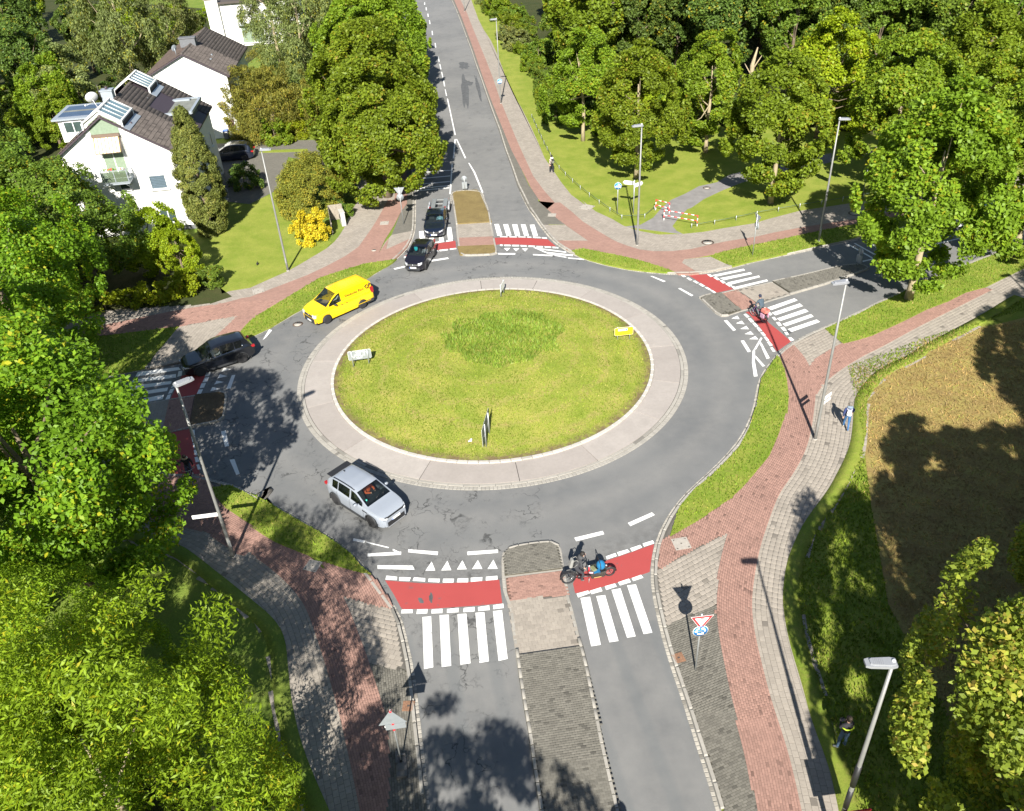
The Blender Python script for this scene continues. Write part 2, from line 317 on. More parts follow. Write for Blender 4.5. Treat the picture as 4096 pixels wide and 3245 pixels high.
'rNEl':[(-7.89,194.2),(-6.48,178.59),(-4.72,160.17),(-3.25,142.96),(-2.22,130.4),(-1.19,116.86),(-0.17,104.96),(0.64,96.42),(1.55,86.84),(2.35,80.86),(2.97,75.87),(3.5,72.89),(4.14,70.36),(3.47,72.33),(4.14,70.41),(4.86,68.0),(5.49,66.52),(6.37,64.53),(6.96,63.17),(7.08,61.43),(7.81,60.79),(9.65,59.6),(10.96,58.5),(11.95,57.52),(12.86,56.74)],
'rNEr':[(-6.55,193.71),(-5.23,178.16),(-3.87,164.65),(-2.66,149.72),(-1.64,137.9),(-0.75,127.63),(0.03,117.93),(0.8,106.45),(1.61,97.2),(2.31,89.22),(3.37,78.88),(4.2,74.68),(4.92,71.73),(5.38,71.72),(6.2,69.5),(6.96,67.12),(7.92,65.09),(8.93,63.13),(9.27,62.58),(9.97,61.74),(10.85,60.89),(11.79,60.47),(13.25,60.26),(14.79,60.44)],
'rNEe_u':[(11.79,60.47),(13.25,60.26),(14.79,60.44),(16.43,61.05),(18.07,61.54),(20.22,61.97),(21.96,62.6),(24.68,63.35),(26.91,63.8),(30.36,64.61),(37.17,66.61),(44.72,68.64)],
'rNEe_l':[(11.95,57.52),(12.64,58.09),(13.44,58.7),(15.05,58.88),(16.11,59.2),(18.75,60.23),(21.51,61.04),(23.99,61.86),(25.6,62.39),(30.56,63.77),(36.57,65.29),(43.99,67.25)],
'rNEc':[(12.12,59.53),(13.34,58.67),(14.47,56.19),(13.88,56.1),(12.96,56.25),(12.75,56.62),(11.96,57.56)],
'rNEn':[(4.4,63.59),(6.96,63.17),(8.9,61.41),(7.81,60.79),(6.88,61.5),(5.17,61.7)],
'sNEtri':[(3.58,66.95),(5.4,66.67),(6.96,63.17),(4.41,63.64),(4.06,64.61)],
'dNE_l':[(-8.84,194.55),(-7.03,178.78),(-5.74,166.48),(-4.77,155.67),(-3.88,145.06),(-2.9,133.89),(-2.22,124.93),(-1.53,116.94),(-0.77,107.38),(-0.11,99.58),(0.43,93.61),(0.91,86.96),(1.35,82.15),(1.75,76.74),(2.19,73.26),(2.58,70.6),(2.93,69.29),(3.54,67.09)],
'dNE_r':[(-7.89,194.2),(-6.48,178.59),(-5.35,166.36),(-4.33,155.54),(-3.43,144.93),(-2.47,133.78),(-1.77,124.82),(-1.19,116.86),(-0.34,107.28),(0.3,100.01),(0.92,93.51),(1.55,86.84),(2.21,82.0),(2.82,76.56),(3.5,72.89),(3.47,72.33),(4.42,69.49),(5.4,66.73)],
'sNEtri2':[(13.34,58.67),(15.94,58.87),(17.12,56.91),(14.48,56.24)],
'vNE1':[(5.45,61.37),(6.4,61.72),(7.81,60.79),(9.65,59.6),(10.96,58.5),(11.95,57.52),(12.75,56.62),(12.08,56.63),(10.72,57.07),(9.36,57.65),(8.02,58.5),(6.67,59.6),(5.96,60.4)],
'vNE2':[(15.99,58.91),(16.76,59.45),(18.74,60.18),(21.49,60.99),(23.98,61.82),(25.58,62.34),(30.54,63.72),(36.55,65.23),(43.96,67.2),(45.84,66.65),(40.81,64.84),(36.87,63.65),(33.26,62.52),(29.68,61.27),(27.35,60.43),(23.99,59.36),(21.78,58.62),(20.15,58.05),(18.53,57.54),(17.18,56.97)],
'gNEl':[(-6.55,193.71),(-5.23,178.16),(-3.87,164.65),(-2.66,149.72),(-1.64,137.9),(-0.75,127.63),(0.03,117.93),(0.8,106.45),(1.61,97.2),(2.31,89.22),(3.37,78.88),(4.2,74.68),(4.92,71.73),(5.38,71.72),(6.2,69.5),(6.96,67.12),(7.92,65.09),(8.93,63.13),(9.27,62.58),(9.97,61.74),(10.85,60.89),(11.79,60.47),(13.25,60.26),(14.79,60.44),(16.43,61.05),(18.07,61.54),(20.22,61.97),(21.96,62.6),(24.68,63.35),(26.91,63.8),(30.36,64.61),(37.17,66.61),(44.72,68.64)],
'gNEr':[(-4.4,192.92),(-3.13,177.44),(-1.8,158.12),(-0.97,149.22),(0.17,140.13),(1.04,129.55),(1.75,118.2),(2.49,109.62),(3.05,103.71),(2.46,109.02),(3.28,102.02),(3.97,94.78),(4.46,88.81),(4.81,83.83),(5.26,81.09),(5.91,76.72),(6.56,73.33),(7.83,70.07),(7.35,72.01),(8.29,69.18),(9.48,67.29),(10.23,65.72),(11.42,64.43),(12.83,63.52),(14.79,63.38),(16.48,63.54),(18.16,64.02),(20.95,64.65),(22.22,65.32),(25.3,66.64),(28.8,67.37),(33.04,68.15),(38.43,69.38),(43.56,70.71),(50.06,72.2)],
'parkL':[(10.21,65.54),(11.63,65.73),(12.92,67.03),(14.06,69.14),(15.15,70.75),(16.64,71.99),(18.26,73.63),(20.06,74.32),(21.67,76.07),(23.86,77.08),(26.51,78.04),(32.71,80.27)],
'parkR':[(14.77,63.29),(14.35,64.07),(14.19,65.07),(15.03,66.71),(16.16,68.51),(16.52,68.69),(18.04,70.53),(20.17,72.35),(22.31,73.93),(23.81,74.68),(25.73,75.36),(31.86,77.81)],
'rNWu':[(-34.43,51.32),(-32.64,52.34),(-29.83,53.26),(-27.78,53.94),(-25.8,54.64),(-23.14,55.47),(-21.33,55.74),(-19.64,56.63),(-19.09,56.72),(-17.86,57.75),(-16.6,58.8),(-15.31,59.9),(-14.03,61.32),(-12.73,63.03),(-11.88,64.64),(-11.54,66.39),(-11.19,68.22),(-10.85,70.42),(-10.53,73.04),(-10.34,74.88),(-9.73,74.72),(-9.81,78.69),(-10.35,88.22),(-12.77,114.33),(-18.07,169.18),(-21.78,207.97)],
'rNWl':[(-34.02,50.42),(-31.8,51.19),(-30.13,51.69),(-28.53,52.2),(-26.78,52.35),(-24.71,52.64),(-23.23,52.87),(-19.31,53.97),(-17.9,53.85),(-16.53,55.83),(-15.4,57.53),(-14.23,59.31),(-12.87,60.24),(-11.93,60.8),(-10.99,61.36),(-10.0,61.58),(-9.52,63.06),(-9.47,66.09),(-10.05,63.26),(-9.77,65.87),(-9.25,68.76),(-8.91,71.58),(-8.47,73.57),(-8.75,78.51),(-9.67,88.09),(-12.0,114.15),(-17.11,168.87),(-20.9,207.63)],
'gNWu':[(-35.54,53.77),(-33.53,54.46),(-31.64,54.6),(-30.72,55.6),(-29.4,55.87),(-27.69,56.41),(-25.42,56.76),(-23.61,57.14),(-21.78,57.52),(-20.91,57.93),(-19.43,58.27),(-18.24,59.58),(-16.99,60.87),(-16.19,62.08),(-15.37,63.41),(-14.53,64.77),(-14.07,65.98),(-13.81,67.26),(-13.54,69.41),(-13.53,72.01),(-13.11,75.33),(-13.76,80.41),(-14.42,88.97),(-16.89,115.27),(-21.74,170.35),(-25.48,209.38)],
'rNWc':[(-19.31,53.97),(-18.64,54.71),(-17.88,53.75),(-18.26,52.96),(-18.56,51.9),(-18.65,51.2),(-18.5,50.14),(-19.21,49.46),(-20.08,48.81),(-20.17,50.85)],
'sNWtri':[(-23.22,52.83),(-19.3,53.93),(-20.17,50.85),(-20.08,48.81),(-21.11,48.2),(-21.85,47.8),(-22.77,47.51),(-23.79,47.28),(-23.84,48.76),(-23.57,50.39)],
'vNWs':[(-32.37,50.65),(-31.63,50.99),(-29.26,51.76),(-26.75,52.26),(-23.29,52.74),(-23.57,50.39),(-23.84,48.76),(-23.94,47.36),(-25.12,47.0),(-26.51,46.69),(-27.91,46.01),(-30.62,44.7),(-33.26,43.51),(-36.7,48.76)],
'vNW':[(-8.64,61.79),(-8.5,61.91),(-8.75,61.29),(-9.11,60.75),(-9.83,59.83),(-10.51,58.81),(-11.56,57.7),(-12.75,56.5),(-13.74,55.51),(-14.53,54.62),(-15.3,53.72),(-15.94,52.77),(-16.58,51.88),(-17.32,51.13),(-17.76,50.71),(-18.46,50.3),(-18.62,51.19),(-18.51,51.89),(-18.25,52.92),(-17.6,54.16),(-16.52,55.78),(-15.4,57.49),(-14.22,59.27),(-12.86,60.2),(-11.93,60.75),(-10.98,61.32),(-9.99,61.53)],
'rNWn':[(-10.99,61.36),(-10.0,61.58),(-8.64,61.86),(-8.17,62.99),(-7.78,64.18),(-7.57,65.81),(-10.05,63.26),(-10.47,62.23)],
'sNWtri2':[(-10.05,63.26),(-7.57,65.81),(-7.45,67.39),(-9.3,66.73),(-9.72,65.35)],
'dNW':[(-9.3,66.73),(-7.45,67.39),(-7.66,71.39),(-7.89,74.48),(-8.03,76.71),(-9.41,92.34),(-11.06,110.25),(-13.57,136.73),(-17.84,179.65),(-20.9,207.63),(-21.78,207.97),(-18.07,169.18),(-12.77,114.33),(-10.08,88.17),(-8.94,78.55),(-8.58,74.21),(-8.91,71.58)],
'drive':[(-31.96,95.29),(-27.65,95.29),(-23.25,94.86),(-18.3,94.27),(-17.11,90.73),(-14.44,83.44),(-13.7,80.4),(-13.62,77.63),(-15.06,80.28),(-17.58,85.52),(-22.2,89.16),(-21.61,82.47),(-21.31,79.59),(-23.36,75.96),(-28.73,78.12),(-31.7,88.03)],
'drive_lawn':[(-25.78,91.92),(-20.54,91.46),(-20.31,90.48),(-25.67,91.05)],
'lawnNW':[(-19.43,58.27),(-18.24,59.58),(-16.99,60.87),(-16.19,62.08),(-15.37,63.41),(-14.53,64.77),(-14.29,66.01),(-15.29,66.95),(-17.01,72.25),(-20.47,76.52),(-21.24,79.23),(-23.36,75.96),(-25.6,76.32),(-24.58,69.4),(-26.21,70.06),(-27.57,67.42),(-22.58,60.66),(-21.41,57.58),(-20.91,57.93)],
'zebra':[[(-4.48,24.94),(-4.1,24.96),(-3.89,22.24),(-4.27,22.18)],[(-3.73,24.99),(-3.33,24.99),(-3.15,22.26),(-3.54,22.23)],[(-2.94,24.98),(-2.55,24.99),(-2.35,22.33),(-2.77,22.29)],[(-2.15,25.0),(-1.76,25.01),(-1.59,22.37),(-1.98,22.32)],[(-1.38,25.04),(-0.98,25.06),(-0.81,22.44),(-1.19,22.36)],[(2.52,25.49),(2.95,25.53),(3.11,22.87),(2.7,22.82)],[(3.23,25.54),(3.63,25.57),(3.87,23.01),(3.48,22.97)],[(3.95,25.85),(4.36,25.91),(4.62,23.2),(4.25,23.15)],[(4.68,26.06),(5.08,26.09),(5.35,23.34),(4.97,23.29)],[(0.18,67.78),(0.59,67.78),(0.81,65.38),(0.4,65.33)],[(0.94,67.64),(1.38,67.63),(1.53,65.22),(1.12,65.17)],[(1.68,67.53),(2.08,67.47),(2.26,65.06),(1.86,65.07)],[(2.43,67.36),(2.84,67.33),(3.0,64.92),(2.6,64.9)],[(-0.58,67.96),(-0.2,67.93),(0.05,65.49),(-0.36,65.45)],[(-7.03,67.37),(-6.63,67.42),(-6.44,65.87),(-6.89,65.81)],[(-4.7,67.89),(-4.29,67.88),(-4.07,65.32),(-4.48,65.22)],[(-5.28,65.96),(-4.91,65.96),(-4.83,65.17),(-5.22,65.12)],[(-6.09,65.92),(-5.71,65.92),(-5.62,65.08),(-6.01,65.03)],[(15.42,55.95),(17.93,56.68),(17.97,56.4),(15.59,55.67)],[(15.85,55.39),(18.29,56.05),(18.32,55.75),(16.05,55.03)],[(16.2,54.63),(18.74,55.44),(18.74,55.17),(16.38,54.28)],[(16.53,53.86),(19.12,54.74),(19.14,54.47),(16.69,53.6)],[(17.98,50.57),(20.17,51.66),(20.31,51.34),(18.14,50.2)],[(18.06,49.83),(20.31,50.89),(20.41,50.5),(18.21,49.45)],[(18.17,49.01),(20.42,50.08),(20.54,49.7),(18.29,48.65)],[(18.32,48.26),(20.57,49.32),(20.64,48.97),(18.43,47.91)],[(18.42,47.52),(20.71,48.56),(20.82,48.22),(18.51,47.12)],[(-24.34,47.07),(-21.75,47.37),(-21.5,47.03),(-24.3,46.51)],[(-24.32,46.15),(-21.67,46.54),(-21.54,46.1),(-24.31,45.76)],[(-24.35,45.38),(-21.71,45.71),(-21.65,45.36),(-24.31,44.91)],[(-24.29,44.5),(-21.71,44.97),(-21.65,44.56),(-24.27,44.1)],[(-24.19,43.53),(-21.73,44.16),(-21.66,43.65),(-24.18,43.05)],[(-22.09,38.54),(-20.63,38.87),(-20.46,38.26),(-21.91,37.99)],[(-21.34,37.59),(-20.18,37.92),(-20.06,37.41),(-21.44,37.03)],[(-21.2,36.95),(-19.95,37.17),(-19.83,36.71),(-21.23,36.44)],[(-22.29,39.34),(-21.03,39.58),(-20.84,39.07),(-22.2,38.85)]],
'redS1':[(-6.33,27.26),(-5.61,27.12),(-4.72,26.96),(-3.72,26.85),(-2.55,26.84),(-1.06,26.87),(-0.96,25.46),(-1.97,25.41),(-3.1,25.4),(-4.23,25.38),(-5.43,25.47),(-5.84,26.33)],
'redS2':[(2.31,25.79),(2.27,26.37),(2.48,26.82),(3.86,27.63),(4.99,28.03),(6.33,28.55),(6.08,27.74),(5.82,26.79),(5.37,26.63),(4.15,26.22),(2.96,25.89)],
'redN1':[(-7.65,62.9),(-7.89,62.57),(-7.94,62.21),(-6.02,63.27),(-3.77,63.5),(-3.87,64.98),(-5.55,64.58),(-7.09,63.92)],
'redN2':[(-0.61,65.09),(0.48,65.04),(1.95,64.71),(2.99,64.38),(3.76,64.12),(4.33,62.65),(2.91,63.03),(1.37,63.45),(-0.19,63.73),(-0.52,63.68)],
'redE1':[(13.69,56.14),(15.13,56.16),(15.77,54.86),(16.38,53.56),(15.1,53.17),(14.35,54.74)],
'redE2':[(16.35,50.13),(17.14,50.31),(17.48,50.58),(17.46,48.58),(17.89,47.16),(18.2,45.98),(16.95,44.86),(16.85,46.46),(16.74,48.15),(16.55,49.66)],
'redW1':[(-21.22,46.26),(-19.59,46.85),(-19.64,45.49),(-19.63,43.96),(-21.16,43.6),(-21.19,44.92)],
'redW2':[(-20.55,39.88),(-19.04,40.27),(-18.66,39.34),(-18.13,38.09),(-17.63,36.9),(-17.23,35.95),(-19.11,36.18),(-19.63,37.31),(-20.11,38.52)],
'bdash':[[(-6.29,27.55),(-5.78,27.43),(-5.79,27.22),(-6.32,27.3)],[(-5.69,27.41),(-5.14,27.34),(-5.2,27.11),(-5.67,27.18)],[(-5.0,27.34),(-4.47,27.24),(-4.47,27.03),(-5.05,27.12)],[(-4.32,27.2),(-3.79,27.15),(-3.81,26.92),(-4.32,27.0)],[(-3.64,27.14),(-3.14,27.1),(-3.16,26.86),(-3.66,26.91)],[(-2.97,27.11),(-2.48,27.07),(-2.49,26.82),(-3.0,26.86)],[(-2.37,27.1),(-1.83,27.09),(-1.85,26.86),(-2.37,26.84)],[(-1.67,27.1),(-1.14,27.12),(-1.14,26.88),(-1.68,26.86)],[(-5.43,25.44),(-4.94,25.41),(-4.93,25.2),(-5.44,25.22)],[(-4.74,25.4),(-4.27,25.38),(-4.28,25.13),(-4.76,25.14)],[(-4.09,25.35),(-3.61,25.35),(-3.61,25.1),(-4.1,25.11)],[(-3.41,25.32),(-2.9,25.34),(-2.9,25.09),(-3.41,25.1)],[(-2.67,25.32),(-2.19,25.34),(-2.19,25.08),(-2.69,25.08)],[(-2.04,25.32),(-1.54,25.38),(-1.52,25.11),(-2.03,25.09)],[(-1.37,25.38),(-0.91,25.43),(-0.9,25.18),(-1.36,25.14)],[(3.96,27.93),(4.43,28.11),(4.47,27.91),(3.98,27.73)],[(4.51,28.15),(5.03,28.31),(5.11,28.13),(4.56,27.91)],[(5.16,28.36),(5.67,28.55),(5.73,28.37),(5.22,28.14)],[(5.79,28.62),(6.31,28.8),(6.35,28.59),(5.83,28.41)],[(2.37,25.75),(2.9,25.9),(3.0,25.74),(2.42,25.52)],[(2.98,25.87),(3.49,26.04),(3.54,25.81),(3.04,25.67)],[(3.68,26.09),(4.15,26.22),(4.21,26.03),(3.71,25.86)],[(4.3,26.28),(4.82,26.46),(4.88,26.24),(4.36,26.08)],[(4.95,26.48),(5.4,26.65),(5.48,26.46),(4.99,26.29)],[(-0.15,65.34),(0.46,65.19),(0.48,65.01),(-0.15,65.15)],[(0.61,65.17),(1.22,65.06),(1.24,64.87),(0.63,64.99)],[(1.35,65.06),(1.96,64.92),(1.97,64.76),(1.37,64.88)],[(2.09,64.93),(2.43,64.83),(2.44,64.64),(2.1,64.72)],[(2.57,64.8),(3.17,64.69),(3.2,64.45),(2.6,64.57)],[(3.28,64.62),(3.68,64.51),(3.72,64.25),(3.3,64.36)],[(-0.19,63.68),(0.02,63.65),(0.01,63.35),(-0.19,63.38)],[(0.14,63.58),(0.66,63.5),(0.68,63.23),(0.16,63.3)],[(0.8,63.46),(1.35,63.36),(1.35,63.08),(0.81,63.16)],[(1.47,63.31),(1.96,63.19),(1.97,62.94),(1.48,63.01)],[(2.1,63.15),(2.62,63.02),(2.62,62.77),(2.11,62.87)],[(2.76,62.95),(3.26,62.83),(3.26,62.58),(2.76,62.68)],[(3.39,62.81),(3.9,62.67),(3.92,62.44),(3.41,62.54)],[(4.02,62.65),(4.47,62.48),(4.5,62.23),(4.04,62.35)],[(-6.2,64.85),(-5.44,65.0),(-5.4,64.79),(-6.17,64.65)],[(-5.38,64.99),(-4.81,65.11),(-4.78,64.85),(-5.34,64.73)],[(-4.65,65.09),(-4.11,65.22),(-4.08,64.96),(-4.63,64.83)],[(-5.14,63.35),(-4.46,63.4),(-4.43,63.15),(-5.1,63.05)],[(-4.29,63.47),(-3.77,63.52),(-3.75,63.3),(-4.27,63.2)],[(-5.8,63.15),(-5.24,63.26),(-5.2,63.01),(-5.75,62.89)],[(-7.98,62.43),(-7.75,62.52),(-7.69,62.25),(-7.93,62.14)],[(15.05,56.11),(15.27,56.12),(15.44,55.74),(15.21,55.66)],[(15.39,55.53),(15.65,55.54),(15.81,55.14),(15.59,55.09)],[(15.73,54.99),(15.93,55.04),(16.09,54.61),(15.86,54.52)],[(16.01,54.47),(16.24,54.48),(16.43,54.11),(16.18,53.98)],[(16.32,53.97),(16.52,54.02),(16.65,53.6),(16.44,53.51)],[(13.13,56.22),(13.34,56.23),(13.48,55.96),(13.26,55.9)],[(13.44,55.75),(13.63,55.77),(13.81,55.37),(13.61,55.31)],[(13.79,55.2),(14.0,55.22),(14.18,54.82),(13.98,54.76)],[(14.1,54.67),(14.3,54.72),(14.51,54.29),(14.3,54.19)],[(14.42,54.1),(14.62,54.11),(14.83,53.66),(14.65,53.62)],[(14.71,53.58),(14.88,53.59),(15.06,53.19),(14.88,53.14)],[(16.13,49.84),(16.33,49.9),(16.45,49.44),(16.24,49.36)],[(16.26,49.22),(16.47,49.26),(16.57,48.77),(16.34,48.68)],[(16.4,48.6),(16.59,48.65),(16.67,48.12),(16.46,48.04)],[(16.5,47.95),(16.68,48.0),(16.76,47.53),(16.55,47.44)],[(16.58,47.32),(16.77,47.36),(16.84,46.92),(16.65,46.81)],[(16.64,46.72),(16.8,46.76),(16.88,46.26),(16.69,46.19)],[(16.67,46.08),(16.84,46.14),(16.92,45.65),(16.71,45.54)],[(16.67,45.36),(16.82,45.41),(16.88,44.9),(16.7,44.84)],[(17.77,49.96),(17.95,50.01),(18.03,49.57),(17.84,49.45)],[(17.88,49.19),(18.08,49.24),(18.12,48.84),(17.94,48.76)],[(17.96,48.48),(18.2,48.54),(18.23,48.05),(18.01,47.99)],[(18.05,47.82),(18.29,47.86),(18.35,47.36),(18.12,47.3)],[(18.11,47.17),(18.31,47.21),(18.33,46.86),(18.13,46.77)],[(18.16,46.47),(18.35,46.48),(18.45,46.11),(18.17,46.01)],[(17.65,50.56),(17.87,50.64),(17.92,50.27),(17.71,50.15)],[(-19.65,46.51),(-19.35,46.54),(-19.39,46.06),(-19.66,46.01)],[(-19.62,45.86),(-19.35,45.93),(-19.33,45.38),(-19.62,45.33)],[(-19.65,45.19),(-19.37,45.23),(-19.35,44.69),(-19.62,44.63)],[(-19.63,44.49),(-19.36,44.5),(-19.36,43.97),(-19.62,43.92)],[(-21.59,46.84),(-21.36,46.89),(-21.23,46.29),(-21.48,46.17)],[(-21.45,45.39),(-21.28,45.49),(-21.28,45.0),(-21.51,44.88)],[(-21.5,44.73),(-21.26,44.81),(-21.26,44.28),(-21.48,44.2)],[(-21.47,44.08),(-21.28,44.14),(-21.2,43.61),(-21.46,43.55)],[(-18.94,40.11),(-18.7,40.15),(-18.54,39.64),(-18.73,39.6)],[(-18.71,39.49),(-18.5,39.55),(-18.32,39.0),(-18.5,38.96)],[(-18.43,38.81),(-18.23,38.85),(-18.07,38.38),(-18.24,38.34)],[(-18.2,38.16),(-17.98,38.2),(-17.8,37.73),(-18.0,37.67)],[(-17.97,37.5),(-17.81,37.52),(-17.56,37.06),(-17.77,37.02)],[(-17.67,36.79),(-17.54,36.83),(-17.3,36.36),(-17.46,36.34)],[(-20.4,38.69),(-20.19,38.77),(-20.0,38.28),(-20.25,38.21)],[(-20.2,38.06),(-19.96,38.13),(-19.76,37.61),(-19.99,37.49)],[(-19.93,37.34),(-19.66,37.41),(-19.44,36.9),(-19.73,36.82)]],
'tri':[[(-4.49,27.71),(-4.22,28.28),(-4.03,27.69)],[(-3.75,27.67),(-3.48,28.27),(-3.28,27.65)],[(-3.02,27.67),(-2.77,28.24),(-2.56,27.65)],[(-2.31,27.64),(-2.04,28.2),(-1.83,27.61)],[(-1.59,27.59),(-1.31,28.16),(-1.12,27.56)],[(0.11,62.94),(0.62,62.87),(0.35,62.32)],[(0.85,62.78),(1.36,62.71),(1.08,62.19)],[(1.56,62.66),(2.05,62.56),(1.79,62.04)],[(15.2,49.38),(15.69,49.71),(15.71,49.23)],[(15.33,48.7),(15.79,48.99),(15.87,48.51)],[(15.42,47.93),(15.91,48.28),(15.97,47.83)],[(15.53,47.24),(16.01,47.56),(16.1,47.11)],[(15.66,46.57),(16.15,46.91),(16.22,46.47)],[(-18.65,46.93),(-18.7,46.47),(-18.12,46.71)],[(-18.72,46.18),(-18.76,45.69),(-18.17,45.89)],[(-18.74,45.42),(-18.79,44.98),(-18.23,45.21)],[(-18.83,44.69),(-18.84,44.23),(-18.28,44.43)]],
'line':[[(-5.39,29.19),(-3.94,28.91),(-3.96,28.68),(-5.38,28.99)],[(-2.55,28.79),(-1.08,28.81),(-1.08,28.59),(-2.53,28.56)],[(-7.33,29.07),(-5.72,29.06),(-5.71,28.85),(-7.31,28.87)],[(-6.78,28.25),(-5.11,28.09),(-5.0,27.82),(-6.75,28.02)],[(-8.14,30.18),(-7.53,29.95),(-7.58,29.81),(-8.16,30.01)],[(-7.53,29.91),(-6.33,29.41),(-6.36,29.35),(-7.36,29.76)],[(-6.13,29.28),(-5.7,28.97),(-5.8,28.85),(-6.14,29.18)],[(2.61,29.29),(4.02,29.64),(4.07,29.41),(2.68,29.05)],[(5.31,30.09),(6.6,30.74),(6.71,30.54),(5.4,29.86)],[(-8.64,60.37),(-7.69,60.77),(-7.67,60.47),(-8.52,60.15)],[(-5.75,61.5),(-4.42,61.79),(-4.31,61.54),(-5.67,61.21)],[(-0.4,62.06),(1.0,61.84),(0.99,61.6),(-0.38,61.79)],[(-0.33,62.05),(0.97,61.79),(0.97,61.55),(-0.33,61.79)],[(2.39,61.47),(3.9,61.09),(3.91,60.85),(2.39,61.26)],[(2.47,62.7),(2.73,62.66),(3.82,61.27),(3.52,61.43)],[(2.73,62.61),(5.01,61.58),(5.04,61.34),(2.96,62.28)],[(3.14,61.85),(5.51,60.91),(5.5,60.65),(3.66,61.29)],[(3.82,61.27),(4.97,60.59),(4.96,60.4),(4.19,60.86)],[(5.06,60.46),(6.27,60.05),(6.3,59.84),(5.09,60.27)],[(10.88,56.39),(11.04,56.39),(11.86,55.42),(11.67,55.32)],[(12.52,54.16),(12.68,54.22),(13.38,53.0),(13.21,52.87)],[(14.63,49.17),(14.85,49.19),(15.11,47.83),(14.9,47.72)],[(15.06,46.43),(15.28,46.45),(15.36,45.07),(15.14,44.99)],[(16.17,46.14),(16.3,46.04),(16.3,44.16),(16.08,44.07)],[(15.39,44.5),(15.52,44.53),(15.76,43.3),(15.59,43.24)],[(16.45,46.71),(16.52,46.58),(15.77,45.31),(15.54,45.18)],[(15.49,45.15),(15.65,45.16),(15.31,43.97),(15.12,43.92)],[(15.1,43.88),(15.29,43.9),(15.0,42.21),(14.77,42.2)],[(-17.9,45.97),(-17.68,45.99),(-17.6,44.41),(-17.86,44.38)],[(-16.67,51.76),(-16.43,51.6),(-16.63,50.69),(-16.81,50.28)],[(-17.06,39.82),(-16.8,39.9),(-16.23,38.35),(-16.45,38.31)],[(-15.89,37.07),(-15.63,37.1),(-15.02,35.76),(-15.2,35.69)],[(-4.52,92.07),(-4.38,92.05),(-4.42,85.65),(-4.57,85.68)],[(-4.36,92.04),(-4.24,92.02),(-3.18,85.58),(-3.32,85.49)],[(-4.66,84.17),(-4.53,84.14),(-4.51,75.67),(-4.65,75.69)],[(-2.95,83.98),(-2.84,84.03),(-2.25,81.22),(-2.41,81.18)],[(-2.41,81.18),(-2.25,81.22),(-1.47,75.56),(-1.6,75.48)],[(-5.84,108.58),(-5.71,108.61),(-4.42,93.59),(-4.54,93.52)],[(-12.28,178.39),(-12.1,178.33),(-11.98,175.83),(-12.17,175.89)],[(-11.74,173.09),(-11.57,173.04),(-11.34,169.87),(-11.54,169.93)],[(-11.09,166.55),(-10.92,166.49),(-10.71,163.42),(-10.89,163.47)],[(-10.51,160.21),(-10.35,160.16),(-10.08,156.72),(-10.26,156.77)],[(-9.63,150.93),(-9.48,150.89),(-9.25,147.49),(-9.42,147.54)],[(-8.73,141.42),(-8.59,141.38),(-8.35,138.08),(-8.51,138.12)],[(-7.89,132.0),(-7.75,131.97),(-7.48,128.62),(-7.63,128.66)],[(-7.48,127.23),(-7.35,127.19),(-7.06,123.97),(-7.2,124.0)],[(-7.04,122.51),(-6.92,122.48),(-6.63,119.18),(-6.77,119.21)],[(-6.63,117.88),(-6.5,117.85),(-6.25,114.63),(-6.39,114.67)],[(-6.25,113.11),(-6.14,113.08),(-5.86,109.89),(-5.99,109.92)],[(-13.15,187.35),(-12.97,187.28),(-12.8,184.55),(-13.01,184.62)],[(-13.76,193.78),(-13.57,193.71),(-13.42,190.81),(-13.63,190.89)],[(-8.24,82.08),(-4.68,82.27),(-4.67,82.09),(-8.23,81.9)],[(-8.14,80.36),(-4.7,80.67),(-4.69,80.45),(-8.12,80.15)],[(-8.04,78.77),(-4.7,79.14),(-4.69,78.89),(-8.03,78.6)],[(-7.95,77.73),(-4.69,78.0),(-4.69,77.76),(-7.94,77.53)],[(-7.91,77.15),(-4.7,77.42),(-4.69,77.19),(-7.89,76.95)],[(26.85,59.71),(26.99,59.74),(27.9,57.11),(27.75,57.02)],[(27.38,59.88),(27.52,59.9),(28.44,57.3),(28.28,57.19)],[(28.44,59.77),(28.57,59.8),(29.07,58.45),(28.94,58.33)],[(26.9,56.81),(29.37,57.58),(29.33,57.41),(26.85,56.61)],[(36.05,59.91),(38.58,60.77),(38.49,60.59),(35.98,59.73)],[(38.65,60.81),(41.8,61.97),(41.67,61.73),(38.55,60.6)],[(41.8,61.97),(48.85,64.42),(48.75,64.22),(41.67,61.73)],[(29.37,57.58),(36.05,59.91),(35.98,59.73),(29.33,57.41)]]}
